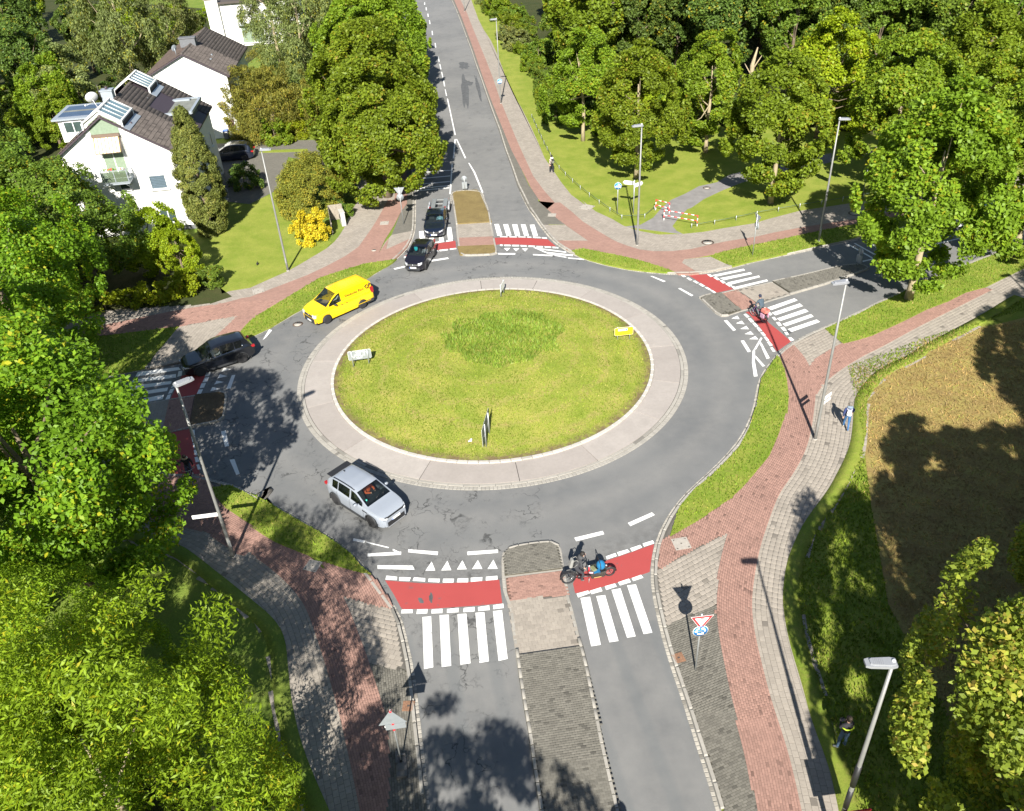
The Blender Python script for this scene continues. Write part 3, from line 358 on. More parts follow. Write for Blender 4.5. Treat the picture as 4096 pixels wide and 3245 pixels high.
# ------------------------------------------------------------------ ground materials
RC = (-1.11, 45.47)      # centre of the roundabout
def m_asphalt():
    t = NT('asphalt'); g = t.geo()
    sx = t.n('ShaderNodeSeparateXYZ'); t.l(g.outputs['Position'], sx.inputs[0])
    x, y = sx.outputs[0], sx.outputs[1]
    dx = t.math('ADD', x, -RC[0]); dy = t.math('ADD', y, -RC[1])
    rad = t.math('SQRT', t.math('ADD', t.math('MULTIPLY', dx, dx), t.math('MULTIPLY', dy, dy)))
    fine = t.noise(45, 3, .7); mid = t.noise(1.3, 5, .6); big = t.noise(.16, 3, .5)
    base = t.mix(t.ramp(big, [(.35, 0.0), (.65, 1.0)]), (.145, .147, .147), (.205, .204, .198))
    base = t.mix(t.ramp(mid, [(.3, 0.0), (.7, .45)]), base, (.25, .243, .23))
    base = t.mix(t.ramp(fine, [(.35, .34), (.62, 0.0)]), base, (.06, .06, .062))
    # polished wheel tracks: rings on the roundabout, lines along the arms
    inring = t.ramp(rad, [(.0, 1.0), (.185, 1.0), (.195, 0.0)])
    t1 = t.n('ShaderNodeMapRange'); t.l(rad, t1.inputs[0]); t1.inputs[1].default_value = 0; t1.inputs[2].default_value = 100
    rr = t.ramp(t1.outputs[0], [(.123, .1), (.134, .75), (.145, .0), (.158, .85), (.168, .1), (.18, .05)])
    wob = t.noise(.35, 2)
    base = t.mix(t.math('MULTIPLY', rr, t.math('MULTIPLY', wob, 1.0)), base, (.105, .112, .118))
    # cracked old surface in the west half
    old = t.math('LESS_THAN', t.math('ADD', x, t.math('MULTIPLY', t.math('ADD', y, -30), -.18)), t.math('ADD', 1.0, t.math('MULTIPLY', wob, .3)))
    near = t.math('LESS_THAN', y, 66.0)
    v = t.n('ShaderNodeTexVoronoi', feature='DISTANCE_TO_EDGE'); v.inputs['Scale'].default_value = .8
    dis = t.n('ShaderNodeMix', data_type='VECTOR'); dis.inputs[0].default_value = .25
    nz = t.n('ShaderNodeTexNoise'); nz.inputs['Scale'].default_value = 1.6; nz.inputs['Detail'].default_value = 5; t.l(g.outputs['Position'], nz.inputs['Vector'])
    vm = t.n('ShaderNodeVectorMath', operation='MULTIPLY_ADD'); t.l(nz.outputs[1], vm.inputs[0]); vm.inputs[1].default_value = (1.6, 1.6, 0); t.l(g.outputs['Position'], vm.inputs[2])
    t.l(vm.outputs[0], v.inputs['Vector'])
    crack = t.ramp(v.outputs[0], [(.006, 1.0), (.028, 0.0)])
    cm = t.ramp(t.noise(.55, 4, .65), [(.47, 0.0), (.6, 1.0)])
    cf = t.math('MULTIPLY', t.math('MULTIPLY', crack, cm), t.math('MULTIPLY', t.math('MULTIPLY', old, near), .8))
    base = t.mix(cf, base, (.035, .035, .035))
    st = t.ramp(t.noise(.8, 6, .72), [(.56, 0.0), (.70, .75)])
    st = t.math('MULTIPLY', st, t.math('MULTIPLY', t.ramp(t.noise(6, 4, .8), [(.42, 0.0), (.55, 1.0)]), t.math('MULTIPLY_ADD', old, .8, .2)))
    base = t.mix(st, base, (.06, .06, .06))
    # dusty, darker gutter band at the outer edge of the circle
    ed = t.ramp(t1.outputs[0], [(.168, 0.0), (.178, .5), (.19, .3), (.21, 0.0)])
    base = t.mix(t.math('MULTIPLY', ed, t.ramp(t.noise(2.2, 4, .7), [(.4, .0), (.6, .9)])), base, (.085, .083, .08))
    # wheel lines on the southern exit
    ph = t.math('ADD', x, t.math('MULTIPLY', y, .16))
    tr = t.math('SINE', t.math('MULTIPLY', ph, 3.6))
    tr = t.math('MULTIPLY', t.ramp(tr, [(.35, 0.0), (.9, .4)]), t.math('LESS_THAN', y, 24.0))
    base = t.mix(t.math('MULTIPLY', tr, .9), base, (.115, .125, .13))
    t.col(base).rough(.85)
    t.bump(t.math('ADD', fine, t.math('MULTIPLY', cf, -2.0)), .25, .006)
    return t.m
def m_grass(name, c1, c2, c3, sc=1.0, brown=.25, bump=.6):
    t = NT(name)
    big = t.noise(.35*sc, 4, .6); mid = t.noise(2.5*sc, 5, .7); fine = t.noise(9*sc, 6, .8)
    b = t.mix(t.ramp(big, [(.35, 0.0), (.65, 1.0)]), c1, c2)
    b = t.mix(t.math('MULTIPLY', t.ramp(mid, [(.52, 0.0), (.72, 1.0)]), brown), b, c3)
    b = t.mix(t.ramp(fine, [(.3, .55), (.55, 0.0)]), b, tuple(v*.35 for v in c1))
    b = t.mix(t.ramp(fine, [(.58, 0.0), (.75, .35)]), b, tuple(min(1, v*1.6) for v in c2))
    t.col(b).rough(.9); t.b.inputs['Specular IOR Level'].default_value = .15
    t.bump(t.math('ADD', fine, mid), bump, .05)
    return t.m
def m_island():
    t = NT('island_grass'); g = t.geo()
    vm = t.n('ShaderNodeVectorMath', operation='SUBTRACT'); t.l(g.outputs['Position'], vm.inputs[0]); vm.inputs[1].default_value = (RC[0], RC[1], 0)
    ln = t.n('ShaderNodeVectorMath', operation='LENGTH'); t.l(vm.outputs[0], ln.inputs[0])
    mow = t.math('SINE', t.math('MULTIPLY', t.math('ADD', ln.outputs[1], t.math('MULTIPLY', t.noise(.5, 3), 2.2)), 3.3))
    big = t.noise(.4, 5, .65); mid = t.noise(2.2, 6, .72); fine = t.noise(10, 6, .8)
    b = t.mix(t.ramp(big, [(.35, 0.0), (.62, 1.0)]), (.20, .255, .035), (.33, .325, .07))
    b = t.mix(t.math('MULTIPLY', t.ramp(mow, [(.4, 0.0), (.9, .6)]), t.ramp(mid, [(.4, 0.2), (.62, 1.0)])), b, (.37, .29, .11))
    ring = t.ramp(t.math('DIVIDE', ln.outputs[1], 10.0), [(.93, 0.0), (.985, 1.0)])
    b = t.mix(t.math('MULTIPLY', ring, t.ramp(mid, [(.35, .1), (.55, 1.0)])), b, (.16, .115, .065))
    b = t.mix(t.math('MULTIPLY', t.ramp(t.noise(1.1, 6, .75), [(.6, 0.0), (.7, .9)]), .8), b, (.26, .17, .075))
    b = t.mix(t.ramp(fine, [(.3, .5), (.55, 0.0)]), b, (.06, .085, .01))
    b = t.mix(t.ramp(fine, [(.58, 0.0), (.75, .3)]), b, (.42, .45, .13))
    t.col(b).rough(.9); t.b.inputs['Specular IOR Level'].default_value = .15
    t.bump(t.math('ADD', fine, mid), .6, .05)
    return t.m
def m_paver(name, c, var=.2, dark=.12, joint=None):
    """single pavers: every stone a little different"""
    t = NT(name); r = rnd(t)
    a = tuple(v*(1-var) for v in c); b = tuple(v*(1+var) for v in c)
    x = t.ramp(r, [(.0, tuple(v*.45 for v in c)), (dark*.3, a), (.5, c), (1.0, b)])
    no = t.noise(9, 4, .7); dirt = t.noise(.45, 4, .65)
    x = t.mix(t.ramp(no, [(.35, .3), (.6, 0.0)]), x, tuple(v*.6 for v in c))
    x = t.mix(t.ramp(dirt, [(.5, 0.0), (.75, .35)]), x, tuple(v*.55 for v in c))
    t.col(x).rough(.85); t.bump(no, .15, .004)
    return t.m
def m_bricktex(name, c, L, W_, joint):
    """far paving where single stones can no longer be told apart"""
    t = NT(name); g = t.geo()
    bt = t.n('ShaderNodeTexBrick'); bt.inputs['Scale'].default_value = 1.0
    bt.inputs['Brick Width'].default_value = L; bt.inputs['Row Height'].default_value = W_
    bt.inputs['Mortar Size'].default_value = .008; bt.inputs['Color1'].default_value = (*[v*.88 for v in c], 1)
    bt.inputs['Color2'].default_value = (*[v*1.1 for v in c], 1); bt.inputs['Mortar'].default_value = (*joint, 1)
    t.l(g.outputs['Position'], bt.inputs['Vector'])
    x = t.mix(t.ramp(t.noise(.6, 4, .65), [(.45, 0.0), (.75, .45)]), bt.outputs[0], tuple(v*.6 for v in c))
    t.col(x).rough(.87); return t.m
def m_paint(name, c, wear=.5):
    t = NT(name); g = t.geo()
    no = t.noise(1.4, 6, .75); no2 = t.noise(18, 3, .7)
    x = t.mix(t.ramp(no2, [(.3, .12), (.6, 0.0)]), c, tuple(v*.5 for v in c))
    x = t.mix(t.ramp(t.noise(.9, 3), [(.4, 0.0), (.7, .18)]), x, tuple(v*.7 for v in c))
    hole = t.math('MULTIPLY', t.ramp(no, [(.62, 0.0), (.66, 1.0)]), t.ramp(no2, [(.40, 0.0), (.50, 1.0)]))
    x = t.mix(t.math('MULTIPLY', hole, wear), x, (.10, .10, .10))
    t.col(x).rough(.7); return t.m

C_RED = (.315, .185, .148); C_GREY = (.315, .278, .235); C_DARK = (.155, .145, .122)
ASPH = m_asphalt()
GRASS = m_grass('lawn_grass', (.185, .245, .032), (.27, .30, .055), (.29, .25, .085), 1.6, .35)
VERGE = m_grass('verge_grass', (.165, .235, .028), (.255, .285, .05), (.29, .22, .085), 2.2, .5)
GARDEN = m_grass('garden_grass', (.13, .20, .028), (.20, .25, .045), (.18, .15, .06), 1.6, .4)
HAY = m_grass('cut_meadow', (.31, .22, .085), (.38, .32, .10), (.17, .11, .05), 2.6, .8, 1.0)
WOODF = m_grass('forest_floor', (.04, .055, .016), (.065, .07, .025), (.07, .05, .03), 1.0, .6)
SOIL = m_grass('soil', (.11, .08, .05), (.16, .12, .075), (.06, .045, .03), 2.0, .6)
DRYSOIL = m_grass('dry_planting', (.20, .15, .065), (.25, .19, .08), (.10, .075, .035), 3.0, .8)
P_RED = m_paver('red_brick', C_RED, .14); P_GREY = m_paver('grey_slab', C_GREY, .10); P_DARK = m_paver('dark_paver', C_DARK, .16, .3)
P_KERB = m_paver('kerb_concrete', (.33, .31, .275), .10); P_GUT = m_paver('gutter_stone', (.36, .335, .29), .22, .5)
B_RED = M('red_joint', (.13, .08, .06), .9, scale=3); B_GREY = M('grey_joint', (.12, .11, .095), .9, scale=3); B_DARK = M('dark_joint', (.06, .055, .04), .9, scale=3)
F_RED = m_bricktex('red_brick_far', C_RED, .2, .1, (.24, .15, .12)); F_GREY = m_bricktex('grey_slab_far', C_GREY, .25, .2, (.2, .18, .16)); F_DARK = m_bricktex('dark_paver_far', C_DARK, .2, .1, (.10, .095, .08))
WHITE = m_paint('white_paint', (.78, .78, .76), .75); REDP = m_paint('red_paint', (.36, .060, .056), .9)
CONC = NT('apron_concrete'); _r = rnd(CONC)
_c = CONC.ramp(_r, [(0.0, (.325, .29, .265)), (1.0, (.385, .35, .32))])
_c = CONC.mix(CONC.ramp(CONC.noise(.7, 5, .7), [(.4, 0.0), (.75, .45)]), _c, (.24, .215, .195))
_c = CONC.mix(CONC.ramp(CONC.noise(7, 4, .7), [(.35, .2), (.6, 0.0)]), _c, (.21, .19, .175))
CONC.col(_c).rough(.8); CONC = CONC.m

# ------------------------------------------------------------------ ground, road, corners
LA = LAYOUT
def ext(p, a, b):
    p = [tuple(q) for q in p]
    def far(q, r, d):
        v = Vector((q[0]-r[0], q[1]-r[1])).normalized()*d; return (q[0]+v.x, q[1]+v.y)
    return [far(p[0], p[1], a)]+p+[far(p[-1], p[-2], b)]
kSE = [tuple(q) for q in smooth_line(LA['kSE'], .25, 7, 2)]; kNE = [tuple(q) for q in smooth_line(LA['kNE'], .25, 7, 2)]
kNW = [tuple(q) for q in smooth_line(LA['kNW'], .25, 7, 2)]; kSW = [tuple(q) for q in smooth_line(LA['kSW'], .25, 7, 2)]
def back(k, s): return [tuple(q) for q in offset(arr(k), s*.2)]
eSE = ext(back(kSE, -1), 45, 1)+[(110, 88)]; eNE = ext(back(kNE, 1), 80, 1)+[(110, 97)]; eNW = ext(back(kNW, -1), 80, 1)+[(-90, 27)]; eSW = [(-90, 20)]+ext(back(kSW, -1), 1, 45)
prism('ground', [(-400, -250), (400, -250), (400, 600), (-400, 600)], -.6, -.06, GARDEN)
ROAD = empty('road'); ROAD['kind'] = 'structure'
prism('carriageway', [(-60, -50), (30, -50), (120, 40), (120, 110), (30, 110), (12, 280), (-40, 280), (-40, 110), (-100, 60), (-100, 20)], -.055, 0.0, ASPH, None, ROAD)
prism('meadow', eSE+[(260, 140), (260, -90), (12, -90)], -.06, .085, VERGE)
prism('park_lawn', eNE+[(260, 40+60), (260, 420), (-20, 420)], -.06, .085, GRASS)
prism('garden_lawn', eNW+[(-220, 20), (-220, 420), (-40, 420)], -.06, .085, GARDEN)
prism('lawn', eSW+[(2, -90), (-220, -90), (-220, 10)], -.06, .085, GARDEN)
prism('hay_field', [(20.6, 42.5), (23, 43), (27, 45.5), (32, 46.5), (60, 55), (90, 40), (90, 0), (24, -5), (17.5, 12), (15.6, 18), (15.6, 24), (17.2, 30), (19, 36)], .0, .10, HAY)
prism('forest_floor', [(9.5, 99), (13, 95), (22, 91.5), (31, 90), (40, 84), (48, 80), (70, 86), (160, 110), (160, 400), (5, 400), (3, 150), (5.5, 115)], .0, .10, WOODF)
prism('forest_path', [(29, 112), (32, 112), (36.5, 160), (40, 200), (36.5, 200), (33, 158)], .0, .115, SOIL)
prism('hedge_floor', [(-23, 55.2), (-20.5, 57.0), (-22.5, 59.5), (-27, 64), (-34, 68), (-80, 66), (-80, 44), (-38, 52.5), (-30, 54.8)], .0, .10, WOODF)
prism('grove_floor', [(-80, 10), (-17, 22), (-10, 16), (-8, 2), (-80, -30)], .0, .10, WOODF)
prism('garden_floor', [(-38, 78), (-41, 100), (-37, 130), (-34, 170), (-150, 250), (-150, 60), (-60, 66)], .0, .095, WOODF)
prism('front_lawn', LA['lawnNW'], .0, .10, GRASS)

# ------------------------------------------------------------------ paving laid stone by stone
BOX = None
def piece_mesh(name, mat):
    """a unit paver: flat top with a worn arris, no underside"""
    h = .5; e = .44
    V = [(-h, -h, 0), (h, -h, 0), (h, h, 0), (-h, h, 0), (-h, -h, .8), (h, -h, .8), (h, h, .8), (-h, h, .8), (-e, -e, 1), (e, -e, 1), (e, e, 1), (-e, e, 1)]
    F = [(0, 1, 5, 4), (1, 2, 6, 5), (2, 3, 7, 6), (3, 0, 4, 7), (4, 5, 9, 8), (5, 6, 10, 9), (6, 7, 11, 10), (7, 4, 8, 11), (8, 9, 10, 11)]
    return raw_mesh(name, V, F, [mat])
_PM = {}
def lay(P, name, mat, parent, z0, h, limit=300, stuff_name=None, maxn=None):
    """P: rows of x, y, angle, length, width. The stones largest in the photograph become objects, the rest one part."""
    P = arr(P)
    if len(P) == 0: return
    sx, sy, dz = screen(np.c_[P[:, 0], P[:, 1], np.full(len(P), z0)])
    vis = (sx > -10) & (sx < 1034) & (sy > -10) & (sy < 821) & (dz > 0)
    size = np.where(vis, P[:, 3]*P[:, 4]/np.maximum(dz, 1)**2, -dz)
    o = np.argsort(-size); n1 = min(limit, int(vis.sum()))
    key = (name, mat.name)
    if key not in _PM: _PM[key] = piece_mesh(name, mat)
    zj = RNG.normal(0, .0016, len(P))
    for i in o[:n1]:
        b = link(name, _PM[key], parent, (P[i, 0], P[i, 1], z0+zj[i]), P[i, 2]); b.scale = (P[i, 3], P[i, 4], h)
    rest = o[n1:]
    if len(rest):
        Q = P[rest]; c, s = np.cos(Q[:, 2]), np.sin(Q[:, 2])
        me = _PM[key]; T = np.array([v.co[:] for v in me.vertices]); F = np.array([p.vertices[:] for p in me.polygons])
        lx = T[None, :, 0]*Q[:, 3:4]; ly = T[None, :, 1]*Q[:, 4:5]
        V = np.stack([Q[:, 0:1]+lx*c[:, None]-ly*s[:, None], Q[:, 1:2]+lx*s[:, None]+ly*c[:, None], z0+zj[rest][:, None]+T[None, :, 2]*h+0*lx], -1).reshape(-1, 3)
        FF = (F[None]+np.arange(len(Q))[:, None, None]*len(T)).reshape(-1, 4)
        o2 = link(stuff_name or name+'s', raw_mesh(name+'s', V, FF, [mat]), parent); o2['kind'] = 'stuff'
def rows(ref, poly, L, W_, nrow, side=1, gap=.006, bond=.5, ymax=57, stops=(), buf=.0, more=0.0):
    """courses that follow a reference line, cut to a polygon"""
    q = smooth_line(ext(ref, more, more) if more else ref, .08, 15, 3); out = []
    for k in range(nrow[0], nrow[1]):
        o = offset(q, side*(k+.5)*W_)
        d = np.hypot(*np.diff(o, axis=0).T); s = np.r_[0, np.cumsum(d)]
        c = np.arange((k % 2)*bond*L+L/2, s[-1]-L/2, L)
        if len(c) == 0: continue
        X = np.interp(c, s, o[:, 0]); Y = np.interp(c, s, o[:, 1])
        X2 = np.interp(c+.05, s, o[:, 0]); Y2 = np.interp(c+.05, s, o[:, 1])
        m = inpoly(np.c_[X, Y], poly)
        if buf:
            nx, ny = -(Y2-Y)/.05*buf, (X2-X)/.05*buf
            m |= inpoly(np.c_[X+nx, Y+ny], poly) | inpoly(np.c_[X-nx, Y-ny], poly)
        m &= Y < ymax
        for hp in stops: m &= ~inpoly(np.c_[X, Y], hp)
        a = np.arctan2(Y2-Y, X2-X)
        out.append(np.c_[X, Y, a, np.full(len(c), L-gap), np.full(len(c), W_-gap)][m])
    return np.vstack(out) if out else np.zeros((0, 5))
def course(line, W_, L, off, gap=.008, jitter=0.0, ymax=999):
    q = smooth_line(line, .08, 9, 1); o = offset(q, off)
    d = np.hypot(*np.diff(o, axis=0).T); s = np.r_[0, np.cumsum(d)]
    c = np.arange(L/2, s[-1]-L/2, L)
    X = np.interp(c, s, o[:, 0]); Y = np.interp(c, s, o[:, 1])
    X1 = np.interp(c-L/3, s, o[:, 0]); Y1 = np.interp(c-L/3, s, o[:, 1]); X2 = np.interp(c+L/3, s, o[:, 0]); Y2 = np.interp(c+L/3, s, o[:, 1])
    a = np.arctan2(Y2-Y1, X2-X1)
    P = np.c_[X, Y, a+RNG.normal(0, jitter*.3, len(c)), np.full(len(c), L-gap)*(1-RNG.random(len(c))*jitter), np.full(len(c), W_)*(1-RNG.random(len(c))*jitter)]
    return P[P[:, 1] < ymax]
def pavement(name, base_mat, mat, piece, polys, refs, L, W_, z=.10, h=.014, ymax=57, far=None, gap=.006, bond=.5, buf=.1):
    """one stretch of paving: base slab with its joints, stones on it, a far part where the pattern takes over"""
    root = empty(name); root['kind'] = 'structure'
    P = []
    for zi, (poly, (ref, rng, more)) in enumerate(zip(polys, refs)):
        p2 = arr(poly); near = p2[:, 1].min() < ymax
        MB().prism([tuple(q) for q in poly], .0, z+.0008*zi).build('bedding', base_mat if (near and p2[:, 1].max() < ymax+14) else (far or base_mat), root)
        if near: P.append(rows(ref, poly, L, W_, rng, 1, gap, bond, ymax, (), buf if more == 0 else .02, more))
    if P: lay(np.vstack(P), piece, mat, root, z-.002, h)
    return root
def ribbon(name, a, b, z0, z1, mat, parent=None, kind='structure'):
    a, b = arr(a), arr(b)
    n = max(2, int(max(np.hypot(*np.diff(a, axis=0).T).sum(), np.hypot(*np.diff(b, axis=0).T).sum())/.35))
    def rs(p):
        d = np.hypot(*np.diff(p, axis=0).T); s = np.r_[0, np.cumsum(d)]; t = np.linspace(0, s[-1], n)
        return np.c_[np.interp(t, s, p[:, 0]), np.interp(t, s, p[:, 1])]
    a, b = rs(a), rs(b)
    V = np.vstack([np.c_[a, np.full(n, z1)], np.c_[b, np.full(n, z1)], np.c_[a, np.full(n, z0)], np.c_[b, np.full(n, z0)]])
    i = np.arange(n-1)
    F = np.vstack([np.c_[i, i+1, n+i+1, n+i], np.c_[2*n+i, 2*n+i+1, i+1, i], np.c_[n+i, n+i+1, 3*n+i+1, 3*n+i]])
    o = link(name, raw_mesh(name, V, F, [mat]), parent)
    if not parent and kind: o['kind'] = kind
    return o
def strip(a, b): return [tuple(q) for q in a]+[tuple(q) for q in b][::-1]
def flip(p): return [tuple(q) for q in p][::-1]
# --- south-west corner
pavement('grey_footpath', B_GREY, P_GREY, 'paving_slab', [strip(LA['gSWl'], LA['gSWr']), LA['sSWtri']], [(LA['gSWr'], (-30, 30), 0), (LA['sSWtri'][1:3], (-40, 40), 9)], .29, .23, z=.099, gap=.012)
pavement('dark_paved_strip', B_DARK, P_DARK, 'paver', [LA['dSW']], [(LA['kSW'][-7:], (-40, 30), 2)], .2, .1, z=.1, gap=.011)
pavement('red_cycle_path', B_RED, P_RED, 'brick', [strip(LA['rSWa'], LA['rSWb']), LA['rSWc']], [(LA['rSWa'], (-40, 40), 0), (LA['rSWa'], (-60, 60), .01)], .2, .1, z=.114, gap=.009)
# --- south-east corner
RED_SE = strip(LA['rSEl'], LA['rSEr'])
pavement('grey_footpath', B_GREY, P_GREY, 'paving_slab', [strip(LA['gSEl'], LA['gSEr']), LA['sSEtri'], LA['sSEtri2'], strip(LA['gSEe_u'], LA['gSEe_l'])], [(LA['gSEl'], (-30, 30), 0), ([LA['sSEtri'][0], LA['sSEtri'][2]], (-40, 40), 9), (LA['sSEtri2'][0:3], (-40, 40), 6), (LA['gSEe_l'], (-24, 24), .01)], .29, .23, z=.099, gap=.012)
pavement('dark_paved_strip', B_DARK, P_DARK, 'paver', [LA['dSE']], [([LA['dSE'][0], LA['dSE'][1]], (-130, 130), 12)], .2, .1, z=.1, gap=.011)
pavement('red_cycle_path', B_RED, P_RED, 'brick', [RED_SE, LA['rSEc'], strip(LA['rSEd_u'], LA['rSEd_l'])], [(LA['rSEr'], (-40, 40), 0), (LA['rSEr'], (-90, 60), .01), (LA['rSEd_l'], (-30, 30), 0)], .2, .1, z=.114, gap=.009)
# --- west
pavement('grey_footpath', B_GREY, P_GREY, 'paving_slab', [strip(LA['gNWu'], LA['rNWu']), LA['sNWtri'], LA['sNWtri2']], [(LA['rNWu'], (-24, 24), 0), (LA['sNWtri'][1:4], (-26, 26), 5), (LA['sNWtri2'], (-2, 2), 1)], .29, .23, z=.099, gap=.012, far=F_GREY, ymax=56)
pavement('red_cycle_path', B_RED, P_RED, 'brick', [strip(LA['rNWu'], LA['rNWl']), LA['rNWc'], LA['rNWn']], [(LA['rNWu'], (-30, 30), 0), (LA['rNWc'][:3], (-40, 40), 5), (LA['rNWn'], (-5, 5), 1)], .2, .1, z=.114, gap=.009, far=F_RED, ymax=56)
for nm, poly, mt in (('dark_paved_strip', LA['dNW'], F_DARK), ('dark_paved_strip', strip(LA['dNE_l'], LA['dNE_r']), F_DARK), ('driveway', LA['drive'], F_DARK)):
    prism(nm, poly, .0, .103, mt)
prism('lawn_strip', LA['drive_lawn'], .0, .12, GRASS)
# --- north-east, too far to lay single stones
prism('red_cycle_path', strip(LA['rNEl'], LA['rNEr']), .0, .1055, F_RED); prism('red_cycle_path', strip(LA['rNEe_l'], LA['rNEe_u']), .0, .1035, F_RED)
prism('red_cycle_path', LA['rNEc'], .0, .1025, F_RED); prism('red_cycle_path', LA['rNEn'], .0, .1025, F_RED)
prism('grey_footpath', strip(LA['gNEl'], LA['gNEr']), .0, .099, F_GREY); prism('grey_footpath', LA['sNEtri'], .0, .1005, F_GREY)
prism('grey_footpath', LA['sNEtri2'], .0, .1045, F_GREY)
prism('park_path', strip(LA['parkL'], LA['parkR']), .0, .097, M('park_asphalt', (.21, .20, .195), .9, scale=1.5, var=.15))
# --- verges
for k in ('vSW', 'vSE', 'vSE2', 'vNE1', 'vNE2', 'vNWs', 'vNW'):
    prism('grass_verge', LA[k], .0, .142, VERGE)
def edge(line, s, w=.7, z=.125, mat=VERGE):
    a = smooth_line(line, .3, 5, 1); a = offset(a, -s*.03); b = offset(a, s*w)
    a = a+RNG.normal(0, .025, a.shape)
    ribbon('grass_edge', a, b, .0, z, mat)
edge(LA['gSEr'], -1); edge(LA['gSWl'], -1 if False else 1, mat=GARDEN) ; edge(LA['gSEe_l'], -1)

# ------------------------------------------------------------------ kerbs and gutters along the four corners
def far_cut(line, y1):
    a = arr(line); return a[a[:, 1] < y1]
SIDE = {}
for line, s in ((kSE, -1), (kNE, 1), (kNW, -1), (kSW, -1)):
    kr = empty('kerb'); kr['kind'] = 'structure'
    q1, q2 = offset(arr(line), s*.2), offset(arr(line), s*.75)
    ribbon('kerb_backing', q1, q2, .0, .0962, B_GREY, kr)
    g = course(line, .15, .18, s*.085, .02, .12, 75)
    lay(g, 'gutter_stone', P_GUT, kr, -.01, .028, 300)
    g = course(line, .14, 1.0, s*.245, .008, 0, 205)
    lay(g, 'kerb_stone', P_KERB, kr, -.02, .15, 300)
# ------------------------------------------------------------------ traffic islands
def island(outline, raised, mids, z=.115):
    root = empty('traffic_island'); root['kind'] = 'structure'
    o = arr(outline)
    MB().prism([tuple(q) for q in outline], -.05, .012).build('foundation', P_KERB, root)
    for poly, mt, nm in raised: MB().prism([tuple(q) for q in poly], .0, z).build(nm, mt, root)
    P = course(list(outline)+[outline[0]], .13, .5, .075 if area(outline) > 0 else -.075, .008)
    inn = np.zeros(len(P), bool)
    for m in mids: inn |= inpoly(P[:, :2]+ (o.mean(0)-P[:, :2])*.22, m)
    lay(P[~inn], 'kerb_stone', P_KERB, root, 0, z+.02, 300); lay(P[inn], 'kerb_stone', P_KERB, root, 0, .035, 300)
    return root
def area(p):
    p = arr(p); return .5*np.sum(p[:, 0]*np.roll(p[:, 1], -1)-np.roll(p[:, 0], -1)*p[:, 1])
def inset(poly, d):
    q = arr(poly); s = 1 if area(poly) > 0 else -1
    q = np.vstack([q, q[:1]]); return [tuple(v) for v in offset(smooth_line(q, .15, 3, 1), s*d)][:-1]
S_in = inset(ext(LA['iS'], 40, 40) if False else LA['iS'], .13)
a_ = arr(S_in); cut1 = (arr(LA['iS_red'])[0, 1]+arr(LA['iS_red'])[1, 1])/2
def half(poly, f): 
    P = [tuple(q) for q in poly if f(q)]; return P
RS = LA['iS_red']; SSb = LA['iS_slab']
lineA = lambda q: q[1] > RS[0][1]+(RS[1][1]-RS[0][1])*(q[0]-RS[0][0])/(RS[1][0]-RS[0][0])
lineB = lambda q: q[1] < SSb[3][1]+(SSb[2][1]-SSb[3][1])*(q[0]-SSb[3][0])/(SSb[2][0]-SSb[3][0])
noseS = half(S_in, lineA); tailS = half(LA['iS'], lineB)
s0, s1 = arr(LA['iS'][0]), arr(LA['iS'][-1])
v0 = (arr(LA['iS'][0])-arr(LA['iS'][2])); v0 /= np.hypot(*v0); v1 = (arr(LA['iS'][-1])-arr(LA['iS'][-3])); v1 /= np.hypot(*v1)
tail_ext = [tuple(s1+v1*40), tuple(s0+v0*40)]
iS_out = [tuple(s0+v0*40)]+[tuple(q) for q in LA['iS']]+[tuple(s1+v1*40)]
tail_poly = [SSb[3]]+[SSb[2]]+[tuple(q) for q in LA['iS'][-6:] if lineB(q)]+[tuple(s1+v1*5), tuple(s0+v0*5)]+[tuple(q) for q in LA['iS'][:8] if lineB(q)]
isl = island(iS_out, [(noseS, B_DARK, 'bedding'), (tail_poly, B_DARK, 'bedding')], [[tuple(q) for q in LA['iS_red']], [tuple(q) for q in LA['iS_slab']]])
MB().prism([tuple(q) for q in LA['iS_red']], 0, .024).build('bedding', B_RED, isl); MB().prism([tuple(q) for q in LA['iS_slab']], 0, .023).build('bedding', B_GREY, isl)
refS = [RS[0], RS[1]]
lay(np.vstack([rows(refS, noseS, .2, .1, (-60, 60), 1), rows([SSb[3], SSb[2]], tail_poly, .2, .1, (-150, 10), 1)]), 'paver', P_DARK, isl, .113, .014)
lay(rows(refS, LA['iS_red'], .2, .1, (-40, 40), 1), 'brick', P_RED, isl, .022, .014)
lay(rows([SSb[3], SSb[2]], LA['iS_slab'], .25, .22, (-2, 40), 1), 'paving_slab', P_GREY, isl, .021, .014)
iN_top = half(LA['iN'], lambda q: q[1] > 68.35); iN_nose = half(LA['iN'], lambda q: q[1] < 63.75)
isn = island(LA['iN'], [(inset(LA['iN'], .12) and [(-4.35, 76.0), (-3.9, 76.2), (-2.1, 76.15), (-1.85, 75.7), (-.78, 68.35), (-3.85, 68.33)], DRYSOIL, 'planting_bed'), ([(-3.68, 63.6), (-.66, 63.5), (-.55, 62.0), (-2.6, 61.8), (-3.45, 62.0)], DRYSOIL, 'planting_bed')], [LA['iN_red'], LA['iN_slab']])
MB().prism([tuple(q) for q in LA['iN_red']], 0, .03).build('red_crossing', F_RED, isn); MB().prism([tuple(q) for q in LA['iN_slab']], 0, .03).build('grey_crossing', F_GREY, isn)
E_in = inset(LA['iE'], .1)
er = LA['iE_red']; es = LA['iE_slab']
def left_of(a, b): return lambda q: (b[0]-a[0])*(q[1]-a[1])-(b[1]-a[1])*(q[0]-a[0]) > 0
noseE = half(E_in, left_of(er[3], er[0])); tailE = half(E_in, left_of(es[1], es[2]))
ise = island(LA['iE'], [(noseE, B_DARK, 'bedding'), (tailE, B_DARK, 'bedding')], [er, es])
